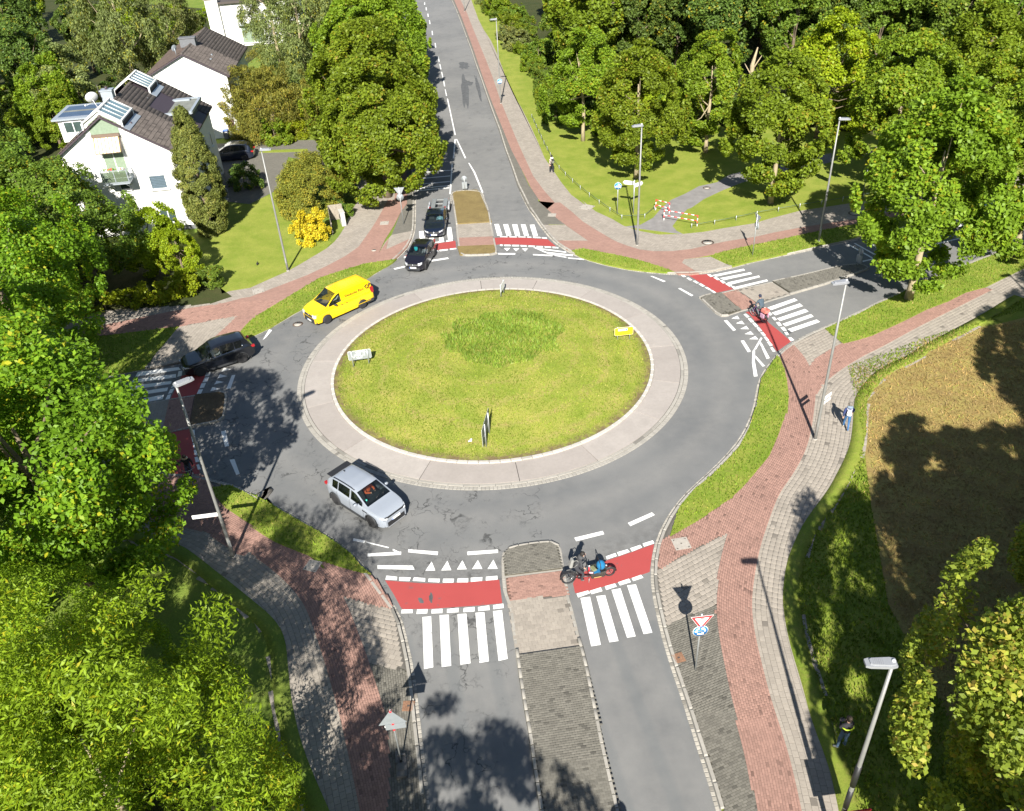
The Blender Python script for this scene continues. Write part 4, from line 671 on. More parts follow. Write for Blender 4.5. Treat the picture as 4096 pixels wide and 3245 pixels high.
MB().prism([tuple(q) for q in er], 0, .02).build('bedding', B_RED, ise); MB().prism([tuple(q) for q in es], 0, .02).build('bedding', B_GREY, ise)
lay(np.vstack([rows([er[3], er[0]], noseE, .2, .12, (-40, 40), 1), rows([es[1], es[2]], tailE, .2, .12, (-70, 70), 1)]), 'paver', P_DARK, ise, .113, .014)
lay(rows([er[3], er[0]], er, .2, .12, (-30, 30), 1), 'brick', P_RED, ise, .018, .014)
lay(rows([es[1], es[2]], es, .25, .25, (-20, 20), 1), 'paving_slab', P_GREY, ise, .018, .014)
isw = island(LA['iW'], [(LA['iW_soil'], SOIL, 'planting_bed')], [LA['iW'][:6]+LA['iW'][-4:]])
MB().prism([tuple(q) for q in LA['iW'][:5]+LA['iW'][-4:]], 0, .022).build('bedding', B_GREY, isw)
MB().prism([tuple(q) for q in LA['iW_red']], 0, .026).build('bedding', B_RED, isw)
wslab = [q for q in LA['iW'][1:4]]+[LA['iW_red'][0], LA['iW_red'][3]]+[q for q in LA['iW'][-3:-1]]
lay(rows([LA['iW_red'][3], LA['iW_red'][0]], LA['iW_red'], .2, .1, (-40, 40), 1), 'brick', P_RED, isw, .024, .014)
lay(rows([LA['iW_red'][3], LA['iW_red'][0]], wslab, .25, .25, (0, 30), 1), 'paving_slab', P_GREY, isw, .020, .014)

# ------------------------------------------------------------------ roundabout: grass dome, ring kerb, concrete apron
def ring_seg(r0, r1, a0, a1, z0, z1, z1o=None, n=8):
    V = []; F = []
    for i in range(n+1):
        a = a0+(a1-a0)*i/n; c, s = math.cos(a), math.sin(a)
        for r, z in ((r0, z0), (r0, z1), (r1, z1 if z1o is None else z1o), (r1, z0)): V.append((RC[0]+r*c, RC[1]+r*s, z))
    for i in range(n):
        for k in range(4): F.append((i*4+k, i*4+(k+1) % 4, i*4+4+(k+1) % 4, i*4+4+k))
    F += [(3, 2, 1, 0), tuple(n*4+k for k in range(4))]
    return [(v) for v in V], F
apron = empty('roundabout_apron'); apron['kind'] = 'structure'
J = [3.9, 26.4, 51.2, 72.4, 93.4, 118.6, 146.4, 172.4, 198.9, 224.7, 250.1, 276.2, 297.8, 322.9, 342.5]
MB().add(*ring_seg(10.0, 12.30, 0, 2*PI, -.03, .012, n=128)).build('bedding', M('joint_dark', (.06, .055, .05), .9), apron)
for i, a in enumerate(J):
    b = J[(i+1) % len(J)]+(360 if i == len(J)-1 else 0)
    MB().add(*ring_seg(10.23, 11.83, R(a)+.0016, R(b)-.0016, 0, .075, .055, n=14)).build('apron_slab', CONC, apron)
for r0, r1, n, nm, z in ((11.85, 12.03, 90, 'channel_stone', .045), (12.05, 12.30, 360, 'edge_stone', .03)):
    P = [(RC[0]+(r0+r1)/2*math.cos(a), RC[1]+(r0+r1)/2*math.sin(a), a+PI/2, 2*PI*(r0+r1)/2/n-.012, r1-r0) for a in np.arange(n)*2*PI/n]
    lay(P, nm, P_KERB, apron, 0, z, 300)
P = [(RC[0]+10.11*math.cos(a), RC[1]+10.11*math.sin(a), a+PI/2, 2*PI*10.11/108-.01, .21) for a in np.arange(108)*2*PI/108]
lay(P, 'kerb_stone', m_paver('pale_kerb', (.47, .44, .395), .08, .05), apron, 0, .15, 300)
isg = MB(); V = []; F = []
nr, na = 10, 72
for i in range(nr+1):
    r = 10.0*i/nr
    for k in range(na):
        a = 2*PI*k/na; V.append((RC[0]+r*math.cos(a), RC[1]+r*math.sin(a), .14+.42*(1-(r/10)**2)))
for i in range(nr):
    for k in range(na): F.append((i*na+k, (i+1)*na+k, (i+1)*na+(k+1) % na, i*na+(k+1) % na))
isg.add(V, F, 0, True); o = isg.build('island_lawn', m_island()); o['kind'] = 'structure'

# ------------------------------------------------------------------ road markings (parts of the road)
def flat(name, poly, z, mat, parent=ROAD):
    o = MB().prism([tuple(q) for q in poly], z-.003, z).build(name, mat, parent); return o
for q in LA['zebra']: flat('zebra_stripe', q, .0062, WHITE)
for q in LA['bdash']: flat('crossing_dash', q, .0102, WHITE)
for q in LA['tri']: flat('yield_triangle', q, .0062, WHITE)
for i, q in enumerate(LA['line']): flat('painted_line', q, .0062+.0002*(i % 12), WHITE)
for k in ('redS1', 'redS2', 'redN1', 'redN2', 'redE1', 'redE2', 'redW1', 'redW2'): flat('red_cycle_crossing', LA[k], .0048, REDP)
# repaired asphalt patches
AP = M('asphalt_patch', (.085, .088, .092), .9, scale=2, var=.3)
def patch(name, c, rx, ry, rz, z, seed):
    rg = random.Random(seed); P = []
    for k in range(18):
        a = 2*PI*k/18; f = .75+.5*rg.random(); x, y = rx*f*math.cos(a), ry*f*math.sin(a)
        P.append((c[0]+x*math.cos(rz)-y*math.sin(rz), c[1]+x*math.sin(rz)+y*math.cos(rz)))
    return flat(name, P, z, AP)
patch('tar_patch', (-3.95, 125.5), .7, 2.2, .1, .004, 1); patch('tar_patch', (-3.2, 115.5), .55, 1.1, 0, .004, 2)
patch('tar_patch', (18.3, 47.2), .28, .33, 0, .0079, 3); patch('tar_patch', (-4.6, 25.9), .10, .2, .3, .0079, 4); patch('tar_patch', (-4.15, 26.0), .08, .3, .1, .0083, 5)
patch('tar_patch', (20.4, 44.9), .7, .35, .5, .0035, 6); patch('tar_patch', (-1.9, 113), .25, 6.5, .06, .0035, 9); patch('tar_patch', (-3.6, 112), .5, 7.5, .04, .003, 10)
# ------------------------------------------------------------------ vegetation
def m_leaf(name, c, trans=.42, var=.35, yellow=.12, spec=.25, yc=(.30, .26, .02)):
    t = NT(name); oi = t.n('ShaderNodeObjectInfo')
    at = t.n('ShaderNodeAttribute', attribute_name='tint')
    lo = tuple(v*(1-var) for v in c); hi = (c[0]*(1+var*1.1), c[1]*(1+var*.75), c[2]*(1+var*.4))
    x = t.ramp(at.outputs[2], [(0.0, lo), (.6, c), (1-yellow*.8, hi), (1.0, yc)])
    hs = t.n('ShaderNodeHueSaturation'); t.l(x, hs.inputs['Color'])
    t.l(t.math('MULTIPLY_ADD', oi.outputs['Random'], .024, .488), hs.inputs['Hue'])
    t.l(t.math('MULTIPLY_ADD', oi.outputs['Random'], .3, .85), hs.inputs['Value'])
    t.col(hs.outputs[0]).rough(.5); t.b.inputs['Specular IOR Level'].default_value = spec
    tr = t.n('ShaderNodeBsdfTranslucent')
    br = t.mix(1.0, hs.outputs[0], (1.25, 1.15, .5), 'MULTIPLY'); t.l(br, tr.inputs[0])
    mx = t.n('ShaderNodeMixShader'); mx.inputs[0].default_value = trans
    t.l(t.b.outputs[0], mx.inputs[1]); t.l(tr.outputs[0], mx.inputs[2]); t.l(mx.outputs[0], t.out.inputs[0])
    return t.m
L_LIND = m_leaf('linden_leaf', (0.196, 0.29, 0.022))
L_LIND2 = m_leaf('linden_leaf_flowering', (0.23, 0.284, 0.034), yellow=.3, yc=(.42, .31, .07))
L_OAK = m_leaf('oak_leaf', (0.162, 0.27, 0.016), yellow=.2, yc=(.36, .34, .02))
L_ASH = m_leaf('ash_leaf', (0.23, 0.344, 0.019), yellow=.2, yc=(.40, .38, .02))
L_DARK = m_leaf('wood_leaf', (0.101, 0.169, 0.03), .3)
L_MID = m_leaf('mid_leaf', (0.142, 0.223, 0.027), .35)
L_BRIGHT = m_leaf('bright_leaf', (0.277, 0.365, 0.016), .4)
L_OLIVE = m_leaf('olive_leaf', (0.182, 0.216, 0.068), .3)
L_GREY = m_leaf('willow_leaf', (0.196, 0.236, 0.115), .3)
L_YEW = m_leaf('yew_needle', (0.169, 0.169, 0.03), .12, .4, .25, .15, (.26, .19, .03))
L_YEW2 = m_leaf('gold_yew_needle', (0.203, 0.216, 0.034), .12, .4, .3, .15, (.36, .26, .03))
L_CYP = m_leaf('cypress_needle', (0.155, 0.182, 0.041), .1, .35, .2, .15, (.25, .23, .05))
L_GOLD = m_leaf('golden_leaf', (.60, .51, .03), .3, .3, .3, .2, (.75, .60, .05))
L_BROWN = m_leaf('copper_leaf', (0.23, 0.135, 0.054), .3)
BARK = NT('bark'); _n = BARK.noise(3, 5, .7); BARK.col(BARK.ramp(_n, [(.3, (.10, .075, .05)), (.7, (.23, .18, .12))])).rough(.95); BARK.bump(_n, .6, .03); BARK = BARK.m
BARKG = NT('pale_bark'); _n = BARKG.noise(4, 5, .7); BARKG.col(BARKG.ramp(_n, [(.3, (.26, .21, .13)), (.7, (.42, .35, .22))])).rough(.95); BARKG.bump(_n, .5, .03); BARKG = BARKG.m

def leaves(name, mat, C, U, rad, n, size, seed, flat=.45, up=.7, out=.45, aspect=.62, droop=0.0, tintc=None):
    """n leaves spread over clumps with centres C, outward directions U and radii rad; one small folded face pair each"""
    g = np.random.default_rng(seed); K = len(C)
    p = rad**2; p = p/p.sum()
    k = g.choice(K, n, p=p)
    d = g.normal(size=(n, 3)); d /= np.linalg.norm(d, axis=1)[:, None]
    d *= (g.random(n)**.45)[:, None]
    Uk = U[k]; along = (d*Uk).sum(1)[:, None]
    d = d-Uk*along*(1-flat)
    P = C[k]+d*rad[k][:, None]
    if droop: P[:, 2] -= droop*rad[k]*(d**2).sum(1)
    N = up*np.array([0, 0, 1.0])+out*Uk+.62*g.normal(size=(n, 3)); N /= np.linalg.norm(N, axis=1)[:, None]
    a = np.cross(N, g.normal(size=(n, 3))); 
    if droop > .6: a = np.cross(N, np.cross(N, np.array([0, 0, 1.0])))+.4*g.normal(size=(n, 3))
    a /= np.maximum(np.linalg.norm(a, axis=1), 1e-6)[:, None]
    b = np.cross(N, a)
    s = (size*(.65+.7*g.random(n)))[:, None]
    V = np.empty((n, 4, 3))
    V[:, 0] = P-a*s*.5; V[:, 1] = P-b*s*.5*aspect+N*s*.10; V[:, 2] = P+a*s*.5; V[:, 3] = P+b*s*.5*aspect+N*s*.10
    F = np.arange(n*4).reshape(n, 4)
    me = raw_mesh(name, V.reshape(-1, 3), F, [mat])
    tk = g.random(K)
    ti = np.clip(.5+.22*(tk[k]-.5)*2+.23*g.normal(size=n), 0, 1)
    at = me.attributes.new('tint', 'FLOAT', 'FACE'); at.data.foreach_set('value', ti.astype(np.float32))
    return me
def lobes(g, n=7):
    d = g.normal(size=(n, 3)); d /= np.linalg.norm(d, axis=1)[:, None]; return d, g.random(n)*.35+.1
def shell(g, K, env, fmin=.62, lob=.3):
    """clump centres in the outer shell of an envelope env(dir)->(radius_xy, z) around the crown axis"""
    d = g.normal(size=(K, 3)); d /= np.linalg.norm(d, axis=1)[:, None]
    ld, la = lobes(g, 9)
    f = 1+lob*np.max(np.maximum(d @ ld.T-.55, 0)*2.2, axis=1)-lob*.35
    return d, f*(fmin+(1-fmin)*g.random(K)**.6)
def crown(name, mat, kind, seed, K=90, n=24000, size=.2, cl=.95, flat=.4, sc=(1, 1, 1), fmin=.6, lob=.35, aspect=.62, **kw):
    """unit crown: 10 m wide and 10 m tall, its foot at z=0"""
    g = np.random.default_rng(seed)
    d, f = shell(g, K, None, fmin, lob)
    if kind == 'oval':      # broad below, narrowing to the top
        z = d[:, 2]; t = (z+1)/2
        r = np.sqrt(np.maximum(0, 1-z*z))*(1.12-.35*t)
        C = np.c_[d[:, 0]/np.maximum(np.hypot(d[:, 0], d[:, 1]), .05)*r*5*f, d[:, 1]/np.maximum(np.hypot(d[:, 0], d[:, 1]), .05)*r*5*f, 5+5*z*f]
    elif kind == 'dome':
        C = np.c_[d[:, 0]*5*f, d[:, 1]*5*f, np.abs(d[:, 2])*10*f*.95+.3]
    elif kind == 'cone':
        t = g.random(K)**1.2; a = g.random(K)*2*PI; rr = np.minimum(1, (1-t)*2.2+.12)*(.55+.45*np.minimum(1, t*4))
        C = np.c_[np.cos(a)*rr*5*(.75+.25*g.random(K)), np.sin(a)*rr*5*(.75+.25*g.random(K)), t*10]
        d = np.c_[np.cos(a), np.sin(a), np.full(K, .3)]; d /= np.linalg.norm(d, axis=1)[:, None]
    else:                   # round
        C = np.c_[d[:, 0]*5*f, d[:, 1]*5*f, 5+5*d[:, 2]*f]
    C = C*np.array(sc)
    rad = cl*(.6+.8*g.random(K))
    return leaves(name, mat, C, d, rad, n, size, seed+1, flat, aspect=aspect, **kw), C
def trunk_mesh(name, mat, C, h0, r0, top, seed, nl=9, lean=(0, 0)):
    """tapered trunk up to the crown with limbs that reach for some clumps"""
    g = np.random.default_rng(seed); mb = MB()
    pts = [(lean[0]*t+.12*g.normal()*min(1, t*3)*r0*2, lean[1]*t+.12*g.normal()*r0*2*min(1, t*3), top*t) for t in np.linspace(0, 1, 7)]
    rr = [r0*1.35, r0, r0*.92, r0*.8, r0*.62, r0*.42, r0*.2]
    mb.tube(pts, rr, 9)
    idx = g.choice(len(C), min(nl, len(C)), replace=False)
    for i in idx:
        c = Vector(C[i]); t = g.uniform(.35, .85); b = Vector(pts[0]).lerp(Vector(pts[-1]), t); b = Vector((pts[int(t*6)][0], pts[int(t*6)][1], top*t))
        if c.z < b.z*.8: continue
        m = b.lerp(c, .5)+Vector((0, 0, -.1*(c-b).length)); mb.tube([b, m, c], [r0*.38, r0*.24, r0*.06], 6, cap=False)
    return mb.mesh(name, mat)
TREE_N = 0
class Kind:
    """a kind of tree: its crown (built once, 10 m across at scale 1) and its trunk"""
    def __init__(s, nm, mat, kind, seed, W_, H, z0, K, n, size, r0, bark=None, part='crown', **kw):
        s.nm = nm; s.W = W_; s.H = H; s.z0 = z0
        me, C = crown(nm+'_crown', mat, kind, seed, K, n, size*10/W_, sc=(1, 1, (H-z0)/W_), **kw)
        s.crown = me; k = W_/10
        C2 = C*k; C2[:, 2] += z0
        s.trunk = trunk_mesh(nm+'_trunk', bark or BARK, C2, z0, r0, z0+(H-z0)*.72, seed+5)
        s.part = part
    def put(s, x, y, sc=1.0, rz=0.0, label='', cat='tree', group=None, name=None, szz=1.0, z=.09, lean=(0, 0)):
        r = empty(name or s.nm, (x, y, z), rz, label, cat, group)
        r.rotation_euler = (lean[0], lean[1], rz)
        t = link('trunk', s.trunk, r); t.scale = (sc, sc, sc*szz)
        c = link(s.part, s.crown, r); k = s.W/10*sc; c.scale = (k, k, k*szz); c.location = (0, 0, s.z0*sc*szz)
        c['kind'] = 'stuff'
        return r
LIND = [Kind('linden_tree', L_LIND, 'oval', 11+i, 7.9, 11.6, 1.9, 130, 38000, .26, .2, BARKG, cl=1.05, lob=.45) for i in range(2)]
BIGL = Kind('street_tree', L_LIND, 'oval', 21, 11.6, 12.4, 1.5, 210, 62000, .29, .34, BARK, cl=.85, lob=.45, flat=.35)
WOOD = [Kind('woodland_tree', m, 'round', 31+i, 8.2, 14.5, 3.0, 95, 20000, .36, .24, BARK, cl=1.15, lob=.5) for i, m in enumerate((L_DARK, L_MID, L_LIND, L_DARK))]
WILL = Kind('willow_tree', L_GREY, 'round', 41, 8.0, 13, 2.0, 110, 22000, .34, .25, BARK, cl=1.15, lob=.5, aspect=.3, droop=.9, flat=.7)
BIRCH = Kind('birch_tree', L_OLIVE, 'oval', 43, 10, 16, 2.5, 150, 34000, .34, .26, BARKG, cl=1.0, lob=.55, aspect=.35, droop=1.1, flat=.75)
OAK = Kind('oak_tree', L_OAK, 'round', 51, 11, 11.5, 2.6, 170, 62000, .21, .3, BARK, cl=.95, lob=.55, flat=.35)
ASH = Kind('ash_tree', L_ASH, 'dome', 61, 11.5, 12, .8, 250, 105000, .19, .16, BARKG, cl=.80, lob=.4, aspect=.3, fmin=.35, flat=.5)
LIMB = Kind('linden_tree', L_LIND2, 'round', 71, 10.5, 12.5, 1.6, 210, 90000, .17, .3, BARK, cl=.85, lob=.5, flat=.4)
MAPLE = Kind('maple_tree', L_BRIGHT, 'round', 81, 7, 7.6, 1.0, 90, 24000, .22, .18, BARK, cl=.95, lob=.5)
HORN = Kind('hornbeam_tree', L_MID, 'round', 85, 9, 9.5, 1.2, 120, 34000, .22, .22, BARK, cl=1.0, lob=.5)
BUSH = [Kind('garden_shrub', m, 'dome', 91+i, 4.0, 3.0, .1, 45, 7000, .2, .06, BARK, part='foliage', cl=1.3, lob=.4, fmin=.4) for i, m in enumerate((L_MID, L_BRIGHT, L_OLIVE, L_DARK, L_LIND))]
YEW = Kind('yew_tree', L_YEW, 'dome', 101, 10.8, 7.6, .2, 260, 80000, .24, .3, BARK, part='foliage', cl=.8, lob=.3, fmin=.6, aspect=.28, droop=.7, flat=.4)
GYEW = Kind('golden_yew', L_YEW2, 'dome', 105, 6.2, 5.0, .1, 230, 60000, .17, .15, BARK, part='foliage', cl=.75, lob=.15, fmin=.72, aspect=.28, flat=.7, up=1.0)
CYP = Kind('cypress_tree', L_CYP, 'cone', 107, 3.5, 10.5, .1, 520, 80000, .22, .15, BARK, part='foliage', cl=.95, flat=.9, aspect=.25, up=.25, out=.8)
GOLD = Kind('golden_shrub', L_GOLD, 'dome', 109, 2.9, 2.2, .05, 60, 9000, .14, .05, BARK, part='foliage', cl=1.1, lob=.5, fmin=.45, flat=.7)

def P_(i): return LIND[i % 2]
# --- park lindens, each told apart by what stands next to it
G_PARK = 'lindens on the park lawn'
P_(0).put(9.2, 88.6, .93, .3, 'linden on the park lawn nearest the wild shrubs by the cycle path', group=G_PARK)
P_(1).put(13.0, 76.8, .96, 1.2, 'linden on the park lawn right behind the white signpost and lamp', group=G_PARK)
P_(0).put(20.9, 82.7, .93, 2.2, 'linden at the back of the park lawn beside the pale dead trunk', group=G_PARK)
P_(1).put(23.4, 68.7, 1.02, 4.1, 'linden overhanging the curved asphalt path in the park', group=G_PARK)
P_(0).put(33.8, 70.0, 1.1, 5.0, 'linden on the park lawn beside the round sign and low rail', group=G_PARK)
P_(1).put(44.0, 77.0, 1.1, 2.9, 'linden behind the billboard at the right edge', group=G_PARK)
P_(1).put(27.6, 50.4, 1.14, .9, 'linden with leaning trunk on the verge between east road and footpath', group='lindens on the road verge', lean=(0, R(4)))
P_(0).put(37.8, 55.9, 1.05, 3.3, 'linden on the verge cut by the right picture edge', group='lindens on the road verge', lean=(0, R(4)))
P_(0).put(41.0, 69.3, .92, 1.6, 'small linden in front of the billboard across the east road', group='lindens on the road verge')
# --- the row of street trees on the north road
BIGL.put(-10.4, 75.7, .93, .4, 'big street tree nearest the roundabout on the north road', group='street trees along the north road')
BIGL.put(-12.2, 85.8, 1.02, 2.0, 'second big street tree from the roundabout on the north road', group='street trees along the north road')
BIGL.put(-13.2, 96.5, 1.05, 3.7, 'third big street tree from the roundabout, pale green crown', group='street trees along the north road')
BIGL.put(-14.3, 109, 1.05, 5.1, 'fourth street tree from the roundabout by the white parked car', group='street trees along the north road')
BIGL.put(-15.5, 122, 1.05, .9, 'farthest street tree at the top edge over the north road', group='street trees along the north road')
# --- the wood behind the park
gw = np.random.default_rng(5)
WG = 'trees of the wood behind the park'
def where(x, y):
    sx, sy, _ = screen([[x, y, 8]]); sx, sy = sx[0], sy[0]
    a = 'above the north cycle path' if sx < 560 else 'left of the brown forest path' if sx < 690 else 'right of the brown forest path' if sx < 790 else 'behind the bright maple' if sx < 880 else 'near the right picture edge'
    return a+(', at the top edge' if sy < 35 else ', second rank' if sy < 75 else ', front rank')
WL = {0: 'dark green wood tree', 1: 'mid green wood tree', 2: 'light yellow green wood tree', 3: 'large dark green wood tree'}
def wood_ok(x, y):
    if abs(x-(30.4+(y-112)*.10)) < 3.2 and y > 108: return False
    return y > 104-.32*(x-22)*(x > 22) and x > 9+.02*(y-100)-max(0, (y-125)*.05)
cnt = 0
for iy in range(14):
    for ix in range(17):
        x = 12+ix*6.3+gw.uniform(-1.9, 1.9)+(iy % 2)*3; y = 84+iy*6.6+gw.uniform(-1.9, 1.9)
        if not wood_ok(x, y): continue
        sx, sy, dz = screen([[x, y, 13]]); sx0, sy0, _ = screen([[x, y, 4]])
        if sx[0] > 1090 or sy0[0] < -30 or sy[0] < -150 and sy0[0] < -10 or sx[0] < 380: continue
        u = gw.random()
        far_right = x > 62-.1*(y-100)
        if far_right and u < .55: 
            WILL.put(x, y, gw.uniform(.95, 1.2), gw.uniform(0, 6), 'grey green willow in the wood '+where(x, y), group='willows at the right of the wood'); continue
        k = int(gw.integers(0, 4)); 
        if k == 2 and gw.random() < .7: k = 1
        WOOD[k].put(x, y, gw.uniform(.8, 1.18), gw.uniform(0, 6), WL[k]+' '+where(x, y), group=WG); cnt += 1
Kind('copper_tree', L_BROWN, 'round', 99, 7, 13, 2.5, 80, 14000, .34, .22, BARK, cl=1.1, lob=.5).put(83, 137, 1.1, 0, 'tree with brownish orange leaves at the top right corner')
Kind('maple_tree', L_BRIGHT, 'round', 98, 8, 11.5, 1.5, 100, 24000, .3, .22, BARK, cl=1.05, lob=.5).put(32.8, 85.0, 1.0, 0, 'bright yellow green maple at the edge of the wood behind the lamp')
Kind('thorn_tree', L_BRIGHT, 'round', 97, 6, 7.5, 1.0, 70, 14000, .26, .15, BARK, cl=1.05, lob=.5).put(15.2, 91.8, 1.0, 0, 'bright yellow green tree between the first two park lindens')
# wood edge bushes and the rough strip by the cycle path
ge = np.random.default_rng(9)
EG = 'bushes along the edge of the wood'
for i in range(30):
    x = 8.8+i*1.35+ge.uniform(-.5, .5); y = 97.5-.25*max(0, x-10)+ge.uniform(-1.2, 1.2)-(x > 24)*1.5
    if 27.5 < x < 31: continue
    k = int(ge.integers(0, 5)); BUSH[k].put(x, y, ge.uniform(.75, 1.35), ge.uniform(0, 6), 'leafy bush in the green edge between park lawn and wood', 'bush', EG)
for i in range(34):
    y = 90+i*2.6+ge.uniform(-1, 1); x0 = 6.3-.105*(y-90); x = x0+ge.uniform(.8, 6.5)
    k = int(ge.integers(0, 3)); BUSH[(2, 0, 4)[k]].put(x, y, ge.uniform(.55, 1.15), ge.uniform(0, 6), 'wild shrub in the rough strip beside the north cycle path', 'bush', 'wild shrubs beside the north cycle path')
# pale dead trunk by the wood
tr = empty('dead_tree', (29.2, 97.5, .09), 0, 'pale broken dead trunk standing at the wood edge', 'tree')
MB().tube([(0, 0, 0), (.1, .05, 2.2), (-.1, .1, 4.4), (.3, .1, 6.3)], [.32, .28, .24, .06], 9).tube([(-.05, .1, 3.9), (.9, .2, 5.4)], [.12, .03], 6).tube([(0, .1, 3.2), (-.9, .3, 4.6)], [.1, .03], 6).build('trunk', BARKG, tr)
# --- gardens in the north-west
YEW.put(-25.6, 99.2, 1.0, .3, 'large bronze green yew in front of the second white house', 'tree')
GYEW.put(-17.0, 73.6, 1.0, 1.0, 'round golden tipped yew bush by the driveway', 'bush')
GOLD.put(-16.0, 66.9, 1.0, 0, 'bright golden yellow shrub in front of the wooden fence', 'bush')
CYP.put(-25.2, 69.6, 1.0, 0, 'tall columnar cypress against the corner of the white house', 'tree')
BUSH[1].put(-22.2, 96.0, .8, .4, 'bright green round shrub at the foot of the yew', 'bush'); BUSH[4].put(-24.5, 94.2, .9, 2, 'clipped green shrub between the dustbins and the yew', 'bush')
BUSH[3].put(-24.8, 80.5, .8, 1, 'dark shrub beside the front steps of the house', 'bush'); BUSH[0].put(-13.6, 71.6, .35, 1, 'small weed shrub beside the grey cabinet', 'bush')
BUSH[3].put(-15.0, 73.2, .5, 1, 'dark low shrub behind the golden tipped yew', 'bush')
MAPLE.put(-27.8, 61.6, .72, 0, 'bright green maple in front of the white gable', 'tree')
MAPLE.put(-25.0, 60.6, .55, 2, 'small bright maple at the right end of the hedge', 'tree')
HORN.put(-35.4, 62.8, 1.0, 1, 'hornbeam spreading in front of the left gable', 'tree'); HORN.put(-31.5, 59.8, .85, 3, 'hornbeam behind the hedge between the maple and the left gable', 'tree')
HORN.put(-44.5, 69, 1.15, 3, 'dense tree left of the white house roof', 'tree'); HORN.put(-42.5, 58, 1.1, 5, 'broad tree at the left picture edge below the house', 'tree')
HORN.put(-50, 77, 1.15, 2, 'broad tree at the left edge beside the flat roof dormer', 'tree')
BUSH[0].put(-22.4, 59.0, .55, 1, 'green bush with upright shoots at the end of the hedge', 'bush')
WL2 = 'garden tree in the green belt left of the white houses'
for i, (x, y, s, k) in enumerate([(-54, 88, .75, 1), (-49, 96, .7, 2), (-60, 98, .85, 0), (-56, 108, .8, 3), (-66, 110, .9, 2), (-75, 122, .9, 1), (-63, 122, .85, 0), (-84, 140, 1, 0), (-72, 138, .95, 3), (-95, 150, 1, 1), (-80, 158, 1, 2), (-60, 135, .7, 3), (-92, 172, 1, 0), (-104, 188, 1, 1), (-70, 175, .6, 2)]):
    WOOD[k].put(x, y, s, i*1.3, WL2, group='garden trees left of the houses')
WOOD[2].put(-46.5, 92, .55, 1.0, 'light green tree right behind the satellite dish', group='garden trees left of the houses')
Kind('garden_tree', L_OLIVE, 'dome', 77, 8, 8.5, .8, 110, 26000, .26, .2, BARK, cl=1.0, lob=.35).put(-51.5, 107, 1.0, 0, 'rounded olive green tree in the garden left of the houses', 'tree')
BIRCH.put(-47.5, 118, 1.05, .5, 'tall weeping birch behind the white houses', group='birches'); BIRCH.put(-43.5, 124, .85, 2.5, 'slimmer weeping birch right of the tall one', group='birches')
BIRCH.put(-24.4, 116.7, .95, 4, 'weeping birch in front of the third white house', group='birches'); BIRCH.put(-19.5, 122, .9, 1, 'weeping birch next to the street trees', group='birches')
BIRCH.put(-31, 131, .8, 5, 'pale weeping birch hanging over the third white house', group='birches'); WOOD[1].put(-17, 140, .9, 0, 'dark tree behind the street trees at the top edge', group='birches' and None)
WOOD[1].put(-25, 150, .95, 2, 'dark tree at the top edge behind the third house')
for i in range(26):
    x = -58+ge.uniform(-16, 17); y = 118+ge.uniform(-24, 60)+(-58-x)*.2
    if x > -41.5: continue
    BUSH[int(ge.integers(0, 5))].put(x, y, ge.uniform(.8, 1.5), ge.uniform(0, 6), 'shrub in the overgrown gardens left of the houses', 'bush', 'garden shrubs left of the houses')
def hedge(name, line, w, h, mat, label, n, size=.18, seed=3, top=.12):
    q = dense(line, .35); g = np.random.default_rng(seed); t, nn = normals(q)
    k = g.integers(0, len(q), int(len(q)*5)); off = g.uniform(-1, 1, len(k)); zz = g.random(len(k))
    C = np.c_[q[k]+nn[k]*(off*w/2)[:, None]*(1-.3*zz[:, None]), h*(.1+.85*zz)]
    U = np.c_[nn[k]*off[:, None], .3+zz]; U /= np.linalg.norm(U, axis=1)[:, None]
    me = leaves(name, mat, C, U, np.full(len(k), .38), n, size, seed, .6)
    r = empty(name, (0, 0, 0), 0, label, 'hedge'); o = link('foliage', me, r, (0, 0, .09)); o['kind'] = 'stuff'
    mb = MB()
    for p in dense(line, 1.2): mb.tube([(p[0], p[1], .05), (p[0]+.05, p[1], h*.7)], [.04, .02], 5)
    o = mb.build('stems', BARK, r); o['kind'] = 'stuff'
    return r
hedge('clipped_hedge', [(-33.5, 55.3), (-30, 55.9), (-26.5, 56.8), (-23.4, 58.0)], 1.7, 1.5, L_BRIGHT, 'bright green hedge along the footpath in front of the gable', 15000)
hedge('garden_hedge', [(-62, 157), (-50, 159), (-44.5, 157)], 4.0, 4.4, L_BRIGHT, 'tall bright hedge in the far garden behind the houses', 12000, .36)
hedge('garden_hedge', [(-59, 146), (-50, 148)], 1.6, 2.2, L_BRIGHT, 'low clipped hedge in the far garden in front of the tall one', 5000, .3)
hedge('garden_hedge', [(-27, 95.2), (-22.5, 95.4), (-19.5, 97)], 1.4, 1.3, L_YEW2, 'low evergreen hedge under the big yew along the drive', 7000, .2)
# --- big trees in the south-west
OAK.put(-20.0, 27.6, 1.05, .7, 'spreading oak over the west arm behind the tall lamp post'); OAK.put(-26.5, 34.0, 1.0, 2.6, 'oak at the left edge over the west arm')
OAK.put(-30.5, 46.5, 1.0, 4.4, 'oak at the left edge on the north side of the west arm'); OAK.put(-27.5, 22, .95, 1.3, 'oak behind the spreading oak at the left edge')
OAK.put(-38, 51, 1.0, 5.7, 'oak at the left edge above the small grass verge')
ASH.put(-12.2, 13.8, .97, .4, 'bright green ash with feathery leaves in the lower left corner')
ASH.put(-17.6, 18.2, .8, 2.6, 'feathery ash beside the oak at the lower left edge')
HORN.put(-7.6, 8.2, .62, .4, 'dark leaved tree at the bottom edge left of the red path')
LIMB.put(17.2, 12.6, 1.03, .5, 'linden with yellowing flowers filling the lower right corner')
LIMB.put(23.0, 19.0, .85, 2.5, 'second flowering linden at the right edge above the corner one')
